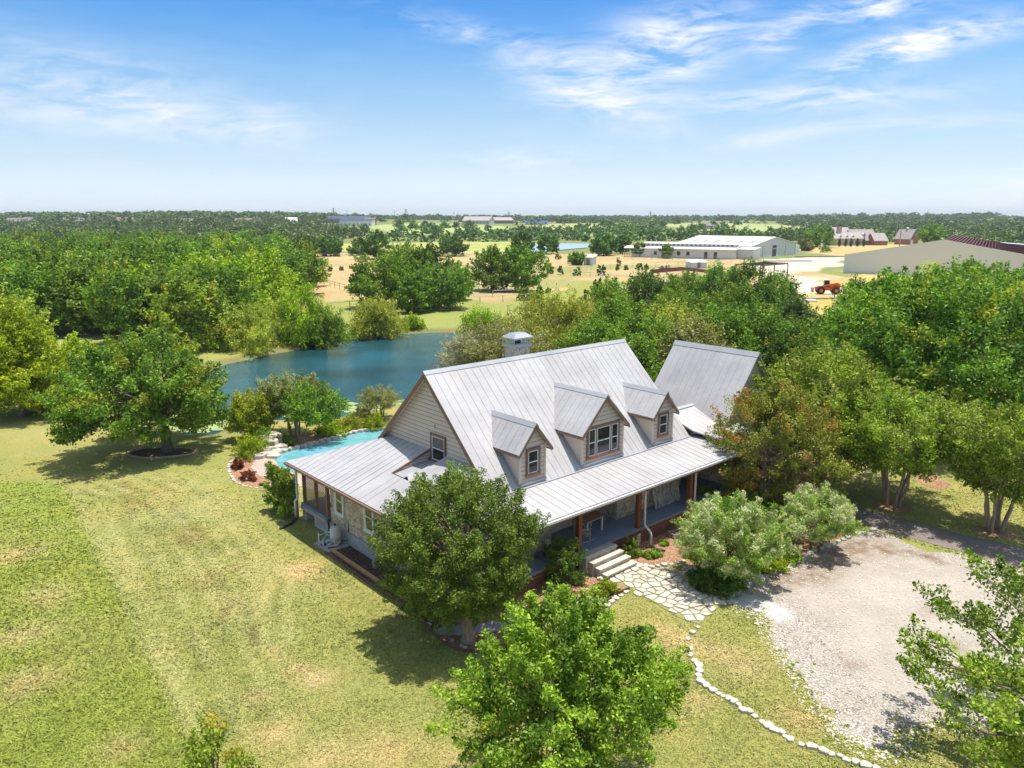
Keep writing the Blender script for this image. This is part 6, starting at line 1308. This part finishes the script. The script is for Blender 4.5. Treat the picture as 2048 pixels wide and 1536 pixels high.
# sheds
def shed(label, u, v, w_, d_, h_, rz, wall='white_wall', rf='white_roof'):
    a_ = at(u, v); t_ = thing('shed', label, 'shed', (a_.x, a_.y, a_.z), rz); MB().box(-w_ / 2, w_ / 2, -d_ / 2, d_ / 2, -.2, h_).build('wall', wall, t_); MB().slab([(-w_ / 2 - .3, -d_ / 2 - .3, h_ + .1), (w_ / 2 + .3, -d_ / 2 - .3, h_ + .1), (w_ / 2 + .3, d_ / 2 + .3, h_ + .7), (-w_ / 2 - .3, d_ / 2 + .3, h_ + .7)], .1).build('roof', rf, t_); MB().box(-.5, .5, -d_ / 2 - .05, -d_ / 2 - .005, 0, 1.9).build('door', 'slate_grey', t_)
shed('small white shed standing in the dry pasture by the wood', 597, 526, 4.2, 3.4, 2.4, .15); shed('small white shed beside bushes in the middle of the pasture', 1180, 530, 2.8, 3.0, 2.3, -.5)
shed('low white lumber shelter beyond the wood behind the house', 1392, 536, 5, 3, 1.6, .3)
# building site just beyond the wood
p = at(1352, 588); bsx = thing('unfinished_cabin', 'half built timber cabin wrapped in white sheeting', 'cabin', (p.x, p.y, 0), -.35)
for k in range(10): MB().box(-3.6 + k * .8, -3.5 + k * .8, -1.8, -1.7, 0, 2.3).build('stud', 'fresh_lumber', bsx)
MB().box(-3.7, 3.8, -1.9, 2.2, 2.3, 2.42).build('deck', 'white_wall', bsx); MB().box(-3.6, 3.7, 1.6, 1.7, 0, 2.3).build('sheathing', 'fresh_lumber', bsx)
for k in range(8): MB().bar((-2.5 + k * .7, -.9, 2.45), (-2.5 + k * .7, 1.6, 3.7), .09, .14).build('rafter', 'fresh_lumber', bsx)
p = at(1368, 566); st = thing('truss_canopy', 'low maroon steel truss frame on the building site', 'canopy', (p.x, p.y, 0), -.1)
for k in range(5): MB().bar((-7, k * 1.8, 2.2), (0, k * 1.8, 2.9), .2, .3).build('rafter', 'maroon_steel', st); MB().bar((0, k * 1.8, 2.9), (7, k * 1.8, 2.2), .2, .3).build('rafter', 'maroon_steel', st)
for s_ in (-7, 0, 7): MB().box(s_ - .12, s_ + .12, 0, .24, 0, 2.3).build('column', 'maroon_steel', st)
for i, (u, v, w_, d_, h_, m_, lb) in enumerate([(1222, 602, 3, 1.5, .3, 'white_wall', 'pile of white sheeting at the left of the building site'), (1245, 606, 2.2, 1.4, .35, 'fresh_lumber', 'pile of sawn lumber at the left of the building site'), (1405, 590, 5, 2, .5, 'fresh_lumber', 'long stack of lumber behind the dark wood tree'), (1385, 575, 4, 2, .45, 'white_wall', 'white wrapped stack on the building site'),
      (1430, 560, 4, 1.4, .5, 'white_wall', 'white stack by the steel canopy'), (1612, 602, 3.6, 2.2, .25, 'white_wall', 'flat white sheets lying in the grass near the excavator'), (1640, 598, 8, 1.1, .25, 'galv', 'grey metal sheets stacked in front of the excavator'), (1755, 573, 3, 1.5, .9, 'pump_grey', 'blue grey crate beside the cedar and the gravel'), (1738, 572, 3, .6, .35, 'dark_metal', 'dark pipes lying beside the blue grey crate'),
      (1575, 523, 16, .6, .35, 'galv', 'long row of grey steel beams beside the horse barn'), (1640, 514, 18, 1.2, .35, 'galv', 'long row of steel sections on the pale yard')]):
    x, y, z = GT(u, v); t_ = thing('material_stack', lb, 'stack', (x, y, z), rg.uniform(-.25, .25))
    for k in range(3): MB().box(-w_ / 2 + .1 * k, w_ / 2 - .12 * k, -d_ / 2, d_ / 2, k * h_ / 3 + .004 * k, (k + 1) * h_ / 3).build('layer', m_, t_)
# steel canopy posts
p = at(1560, 566); cp = thing('steel_canopy', 'bare dark steel canopy frame on posts beside the pale road', 'canopy', (p.x, p.y, 0), .75)
for x_ in (-9, -3, 3):
    for y_ in (0, 6): MB().box(x_ - .09, x_ + .09, y_ - .09, y_ + .09, 0, 4.).build('post', 'dark_metal', cp)
for y_ in (0, 6): MB().bar((-9, y_, 4.1), (3, y_, 4.1), .15, .2).build('beam', 'dark_metal', cp)
for k in range(11): MB().bar((-9 + k * 1.2, 0, 4.25), (-9 + k * 1.2, 6, 4.25), .1, .1).build('rafter', 'dark_metal', cp)
# orange loader
p = at(1655, 588); ld = thing('orange_loader', 'orange wheeled loader parked on the pale road', 'loader', (p.x, p.y, 0), -.2)
for x_ in (-1.4, 1.3):
    for y_ in (-.95, .95):
        wh = MB().tube([(x_, y_ - .22, .72), (x_, y_ + .22, .72)], .72, 16).build('wheel', 'rubber', ld); MB().tube([(x_, y_ - .24, .72), (x_, y_ + .24, .72)], .32, 12).build('rim', 'orange_paint', wh)
MB().box(-2.0, 2.0, -.6, .6, .7, 1.35).build('chassis', 'orange_paint', ld); MB().box(.2, 2.1, -.55, .55, 1.351, 2.0).build('engine_hood', 'orange_paint', ld)
cb = MB().add([(-.9, -.5, 1.351), (.2, -.5, 1.351), (.2, .5, 1.351), (-.9, .5, 1.351), (-.7, -.45, 2.6), (.1, -.45, 2.6), (.1, .45, 2.6), (-.7, .45, 2.6)], [(3, 2, 1, 0), (4, 5, 6, 7), (0, 1, 5, 4), (1, 2, 6, 5), (2, 3, 7, 6), (3, 0, 4, 7)]).build('cab', 'glass_dark', ld)
MB().box(-.8, .2, -.52, .52, 2.601, 2.7).build('cab_roof', 'white_roof', cb); MB().bar((1.6, -.75, 2.1), (-2.6, -.75, 1.2), .25, .28).build('boom', 'orange_paint', ld); MB().box(-2.9, -2.7, -1, 1, .3, 1.2).build('fork_carriage', 'orange_paint', ld)
# fences
def fence(label, pts, hgt, rails, step, mat='galv', r_=.05, name='pipe_fence', post='galv'):
    P = [at(*q) for q in pts]; t_ = thing(name, label, 'fence', tuple(P[0])); b = MB(); k = 0
    for a_, c_ in zip(P[:-1], P[1:]):
        for rl in rails: b.tube([(a_.x - P[0].x, a_.y - P[0].y, a_.z - P[0].z + rl), (c_.x - P[0].x, c_.y - P[0].y, c_.z - P[0].z + rl)], r_, 5)
    b.build('rail', mat, t_); 
    for a_, c_ in zip(P[:-1], P[1:]):
        n = max(1, int((c_ - a_).length / step))
        for i in range(n):
            if k >= 95: break
            q = a_.lerp(c_, i / n) - P[0]; MB().tube([(q.x, q.y, q.z - .1), (q.x, q.y, q.z + hgt)], r_ * 1.3, 5).build('post', post, t_); k += 1
fence('white top rail fence between the pond lawn and the pasture', [(655, 622), (700, 617), (790, 612), (880, 611), (960, 607), (1050, 602), (1100, 598)], 1.2, [1.18], 3.0, r_=.045, post='weathered_wood')
fence('second low rail fence in front of the two field trees', [(985, 594), (1040, 591), (1090, 588)], 1.2, [1.15], 3.0)
fence('pipe paddock fence along the front of the horse barn', [(1264, 517), (1330, 519), (1400, 521), (1452, 522)], 1.9, [.5, 1.0, 1.5], 2.2, r_=.04)
fence('taller pipe fence panel in front of the horse barn', [(1264, 519), (1345, 521), (1345, 522)], 2.8, [2.75], 5, r_=.04)
fence('wire pasture fence crossing the dry field', [(620, 560), (660, 572), (700, 584), (720, 590)], 1.2, [.6, 1.1], 3.5, mat='dark_metal', post='dark_metal', r_=.03, name='wire_fence')
fence('rail fence across the middle of the dry field', [(1060, 548), (1140, 545), (1240, 537), (1400, 530), (1520, 524)], 1.3, [1.25], 4, r_=.035)
fence('long rail fence running down to the wood behind the house', [(1120, 551), (1180, 556), (1260, 565), (1300, 570)], 1.3, [1.25], 4, r_=.04)
fence('white pipe fence glimpsed left of the tall oak', [(1560, 700), (1600, 699), (1640, 701), (1680, 704)], 1.3, [1.25], 3.0, r_=.045)
fence('field fence at the back of the dry pasture', [(620, 514), (700, 515), (760, 514), (940, 516)], 1.2, [1.1], 6, r_=.04)
# bushes dotted on the pasture
for i, (u, v, h, wd, mt) in enumerate([(660, 543, 1.6, 12, 'leaf_forest'), (683, 541, 1.2, 9, 'leaf_forest'), (850, 512, 1.6, 10, 'leaf_forest'), (1116, 519, 2.0, 12, 'leaf_grey'), (1145, 527, 3.4, 26, 'leaf_deep'), (1100, 548, 2.2, 18, 'leaf_forest'), (1120, 549, 2.2, 14, 'leaf_deep'), (1155, 551, 2.2, 16, 'leaf_forest'), (1235, 541, 1.8, 8, 'leaf_forest'), (1252, 540, 1.5, 8, 'leaf_forest'), (1278, 540, 2., 14, 'leaf_forest'),
      (1293, 539, 1.6, 10, 'leaf_forest'), (1198, 551, 2.8, 9, 'leaf_cedar'), (1207, 551, 3.0, 8, 'leaf_cedar'), (1190, 585, 2.6, 8, 'leaf_cedar'), (1200, 583, 2.8, 8, 'leaf_cedar'), (1330, 541, 1.6, 20, 'twig_grey'), (1650, 505, 3, 26, 'leaf_forest'), (1237, 532, 3.2, 8, 'leaf_grey'), (1172, 604, 2.2, 14, 'leaf_grey'), (620, 500, 3, 30, 'leaf_deep'), (1050, 600, 2.5, 40, 'leaf_forest'), (1085, 605, 3, 44, 'leaf_forest')]):
    px_tree('pasture_bush', f'bush in the pasture', (u, v), v - h / max(60, at(u, v).y) * FPX, wd, 420 + i, cat='bush', group='bushes dotted over the pasture', ncl=26, per=60, cr=None, tr=.04, leaf=.35, mat=mt, shape='dome', limbs=4)

# ------------------------------------------------------------------ far houses, school, pylons, poles
def house_far(label, u, v, w_, d_, h_, rh, rz, wall, rf, name='far_house', cat='house', group=None, axis='x'):
    a_ = at(u, v); t_ = thing(name, label, cat, (a_.x, a_.y, a_.z), rz, group); gable_box(t_, w_, d_, h_, rh, wall, rf, .5, axis)
    for k in range(max(2, int(w_ / 4))):
        x_ = -w_ / 2 + (k + .5) * w_ / max(2, int(w_ / 4)); MB().box(x_ - .7, x_ + .7, -d_ / 2 - .1, -d_ / 2 - .02, 1, min(2.6, h_ - .3)).build('window', 'slate_grey', t_)
HF = [(36, 451, 16, 'white_wall', 'slate_grey', 'white house at the far left edge among trees'), (60, 449, 10, 'white_wall', 'slate_grey', 'smaller white house right of the far left white house'), (153, 450, 22, 'white_wall', 'slate_grey', 'large white house with dark steep roof in the left woods'), (182, 450, 12, 'cream_wall', 'roof_brown', 'cream house beside the dark roofed white house'),
      (254, 449, 18, 'brick_red', 'roof_brown', 'tan roofed long house in the left woods'), (374, 452, 14, 'cream_wall', 'roof_brown', 'cream house alone in the woods left of centre'), (410, 450, 12, 'cream_wall', 'brick_red', 'pinkish house left of the first utility pole'), (488, 451, 16, 'cream_wall', 'roof_brown', 'brown roofed house near the woods gap'), (510, 452, 14, 'cream_wall', 'slate_grey', 'grey roofed house near the woods gap'),
      (583, 449, 12, 'white_wall', 'white_roof', 'small white barn left of the school'), (665, 441, 14, 'brick_red', 'roof_brown', 'brown house left of the school')]
for u, v, w_, wl_, rf, lb in HF: house_far(lb, u, v, w_ * 1.0, 9, 4.0, 7.5, rg.uniform(-.4, .4), wl_, rf)
for i, u in enumerate((690, 770, 790, 808, 826, 846, 862, 878, 900, 920, 1040, 1062, 1080, 1180, 1198, 1304, 1330, 1350, 1372, 1630, 1660)):
    house_far('brown roofed house in the row along the horizon', u, 439.2 + rg.uniform(-.6, .6), 22, 12, 4, 10, rg.uniform(-.5, .5), 'brick_red' if i % 3 else 'cream_wall', 'roof_brown', group='brown roofed houses along the horizon')
house_far('long low school with dark blue roof and white front', 715, 452, 34, 16, 5.5, 7.5, -.05, 'white_wall', 'navy_roof', 'school_building', 'school'); house_far('brick school wing at the right end of the white front', 741, 451, 11, 12, 6.5, 8, 0, 'brick_red', 'roof_brown', 'school_wing', 'school'); house_far('dark blue roofed school hall behind the white front', 700, 446, 50, 20, 5, 8, 0, 'slate_grey', 'navy_roof', 'school_hall', 'school')
house_far('big tan hall with pale roof on the horizon right of centre', 957, 447.5, 34, 20, 4, 8.5, -.3, 'cream_wall', 'roof_pale', 'event_hall', 'hall'); house_far('dark metal barn with white roof right of the tan hall', 1003, 447, 26, 16, 4, 7.5, .4, 'slate_grey', 'roof_pale', 'metal_barn', 'barn')
house_far('farm building among trees in the right meadow', 1422, 458, 16, 10, 3.5, 6, .2, 'cream_wall', 'slate_grey'); house_far('long blue roofed shed on the far meadow', 1073, 449.5, 26, 8, 3.5, 4.5, 0, 'white_wall', 'blue_trim', 'long_shed', 'shed')
def pylon(u, v, top, lb, w_=1.):
    D = 1500.; x = (u - 1024) / FPX * D; z0 = gz(x, D); d = ray(u, top); zt = CAMH + d[2] * D; H = zt - z0; t_ = thing('power_pylon', lb, 'pylon', (x, D, z0), .3, None); b = MB()
    for sx in (-1, 1):
        for sy in (-1, 1): b.tube([(sx * H * .09, sy * H * .09, 0), (sx * H * .02, sy * H * .02, H * .55), (sx * .4, sy * .4, H)], .32, 4)
    for k in range(6):
        z_ = H * k / 7.; r_ = H * (.09 - .07 * min(1, z_ / (H * .55))) + .3; z2 = z_ + H / 7.; 
        for s_ in (-1, 1): b.bar((-r_ * s_, -r_, z_), (r_ * s_ * .8, -r_ * .8, z2), .3, .3)
    b.build('tower', 'galv', t_)
    for k, (f_, ww) in enumerate(((.66, .17), (.8, .24), (.94, .15))): MB().bar((-H * ww, 0, H * f_), (H * ww, 0, H * f_), .5, .6).build('cross_arm', 'galv', t_)
for u, top, lb in ((676, 416, 'pylon above the school roofs'), (817, 418, 'tallest pylon left of centre on the horizon'), (1018, 423, 'pylon right above the dark metal barn'), (1294, 423, 'pylon near the lone houses right of centre'), (1669, 424, 'pylon rising behind the mansion')): pylon(u, 440, top, lb)
for i, (u, v, top, D) in enumerate(((435, 446, 422, 900), (491, 446, 426, 900), (552, 444, 424, 1000), (624, 444, 424, 1000), (702, 444, 420, 900), (795, 450, 421, 750), (911, 452, 424, 800), (1041, 450, 427, 900), (1343, 448, 430, 900), (1520, 446, 431, 900), (1778, 478, 436, 430), (1787, 494, 441, 380), (1836, 440, 418, 1400))):
    x = (u - 1024) / FPX * D; z0 = gz(x, D); H = CAMH + ray(u, top)[2] * D - z0; t_ = thing('utility_pole', 'thin utility pole standing over the far fields', 'pole', (x, D, z0), .2, 'utility poles over the far fields'); MB().tube([(0, 0, 0), (0, 0, H)], [.26, .18], 6).build('mast', 'weathered_wood', t_); MB().bar((-1.2, 0, H - 1), (1.2, 0, H - 1), .2, .2).build('cross_arm', 'weathered_wood', t_)

# ------------------------------------------------------------------ grass in the near lawn
rs = np.random.RandomState(99); N = 170000
vv = 1536 + 60 - (rs.rand(N) ** .95) * 720; uu = rs.uniform(-60, 2110, N)
a_ = (uu - 1024) / FPX; b_ = (768 - vv) / FPX; dy_ = np.cos(PITCH) + b_ * np.sin(PITCH); dz_ = -np.sin(PITCH) + b_ * np.cos(PITCH); t_ = -CAMH / dz_; gxx = a_ * t_; gyy = dy_ * t_
hx = (gxx - HX) * math.cos(HRZ) + (gyy - HY) * math.sin(HRZ); hy = -(gxx - HX) * math.sin(HRZ) + (gyy - HY) * math.cos(HRZ)
bad = rs.rand(N) < sstep(1050, 890, vv)
bad |= (hx > -3.4) & (hx < 21) & (hy > -6.6) & (hy < 7)
for pl in (GRAVEL, DRIVE, BED2, EDGE1w + [G(1262, 1177), W(3.1, -7.3), W(-2.8, -6.2), W(-2.8, 2.3), W(-3.9, 2.35)], pxpoly(RB), POOL, [G(*q) for q in [(503, 935), (513, 921), (560, 900), (700, 880), (830, 880), (830, 960), (700, 1000), (552, 960)]]): bad |= inside(gxx, gyy, pl)
bad |= inside(gxx, gyy, PATH) & (rs.rand(N) < .85)
gxx, gyy = gxx[~bad], gyy[~bad]; n = len(gxx); cvr = cover(gxx, gyy); lush = inside(gxx, gyy, LUSH_LINE)
hgt = np.where(lush, .055, .030) * rs.uniform(.6, 1.4, n) * (.6 + .8 * vnoise(gxx, gyy, 1.3, 2)); D = np.hypot(gxx, gyy); wd = .010 + D * .00085
K = 3; an = rs.uniform(0, 6.283, (n, K)); ln = rs.normal(0, 1.5, (n, K, 2)); cx = gxx[:, None] + rs.normal(0, .035, (n, K)); cy = gyy[:, None] + rs.normal(0, .035, (n, K)); ww = wd[:, None] * np.ones((1, K)); hh = hgt[:, None] * rs.uniform(.7, 1.2, (n, K))
V = np.stack([np.stack([cx - np.cos(an) * ww, cy - np.sin(an) * ww, np.zeros_like(cx) - .005], -1), np.stack([cx + np.cos(an) * ww, cy + np.sin(an) * ww, np.zeros_like(cx) - .005], -1), np.stack([cx + ln[..., 0] * hh, cy + ln[..., 1] * hh, hh], -1)], 2).reshape(-1, 3)
F = np.arange(len(V)).reshape(-1, 3); cc = np.repeat(np.concatenate([cvr, np.ones((n, 1))], 1), K, 0)
gme = np_mesh('grass', V, F, 'grass_blade', {'cover': ('FACE', 'FLOAT_COLOR', cc), 'tint': ('FACE', 'FLOAT', np.clip(np.repeat(rs.normal(.42, .2, n), K), 0, 1))})
tag(link('grass', gme), 'short mown grass covering the lawn round the house', 'grass', kind='stuff')

# loose stones and weeds along the ragged edge of the gravel
rs = np.random.RandomState(55); gl_ = np.array(along(GRAVEL + [GRAVEL[0]], .03)); n = 5000; pk = gl_[rs.randint(len(gl_), size=n)] + rs.normal(0, .28, (n, 2)); pk = np.concatenate([pk, np.stack([rs.uniform(6, 26, 3500), rs.uniform(17, 31, 3500)], 1)])
ok = (inside(pk[:, 0], pk[:, 1], GRAVEL) | (dist_line(pk[:, 0], pk[:, 1], GRAVEL) < .6)) & (pk[:, 1] < 31) & ~inside(pk[:, 0], pk[:, 1], BED2); pk = pk[ok]; n = len(pk)
oc = np.array([(1, 0, 0), (0, 1, 0), (-1, 0, 0), (0, -1, 0), (0, 0, .7), (0, 0, -.4)]); sz_ = rs.uniform(.018, .055, n)[:, None, None]; V = oc[None] * sz_ * rs.uniform(.6, 1.3, (n, 6, 1)); V = V + np.concatenate([pk, np.full((n, 1), .02)], 1)[:, None]
Ff = np.array([(0, 1, 4), (1, 2, 4), (2, 3, 4), (3, 0, 4)])[None] + (np.arange(n) * 6)[:, None, None]
tag(link('loose_gravel', np_mesh('loose_gravel', V.reshape(-1, 3), Ff.reshape(-1, 3), 'stone_pale')), 'loose limestone chips along the edge of the gravel yard', 'gravel', kind='stuff')
wd_ = gl_[rs.randint(len(gl_), size=260)] + rs.normal(0, .35, (260, 2)); wd_ = wd_[(wd_[:, 1] < 31) & ~inside(wd_[:, 0], wd_[:, 1], BED2)]
C = np.concatenate([wd_, np.full((len(wd_), 1), .03), np.ones((len(wd_), 1)), np.zeros((len(wd_), 1))], 1); V, F, tn, yg = leaves(rs, C, .10, 26, .07, .3, .2, sprig=0, flat=.25); V[:, 2] = np.maximum(V[:, 2], .012)
tag(link('weeds', np_mesh('weeds', V, F, 'leaf_lime', {'tint': ('FACE', 'FLOAT', tn), 'young': ('FACE', 'FLOAT', yg)})), 'small weeds creeping into the edge of the gravel', 'weeds', kind='stuff')

# ------------------------------------------------------------------ air
m = bpy.data.materials.new('air'); m.use_nodes = True; t = NT(m.node_tree); t.n.clear(); o = t.node('ShaderNodeOutputMaterial'); pv = t.node('ShaderNodeVolumePrincipled')
pv.inputs['Color'].default_value = (.80, .90, 1, 1); pv.inputs['Density'].default_value = .00013; pv.inputs['Anisotropy'].default_value = 0; t.l.new(pv.outputs[0], o.inputs['Volume']); M['air'] = m
hz = MB().box(-6300, 6300, -3100, 7200, -8, 60).build('haze', 'air'); tag(hz, 'thin blue haze over the distant country', 'haze', kind='stuff')
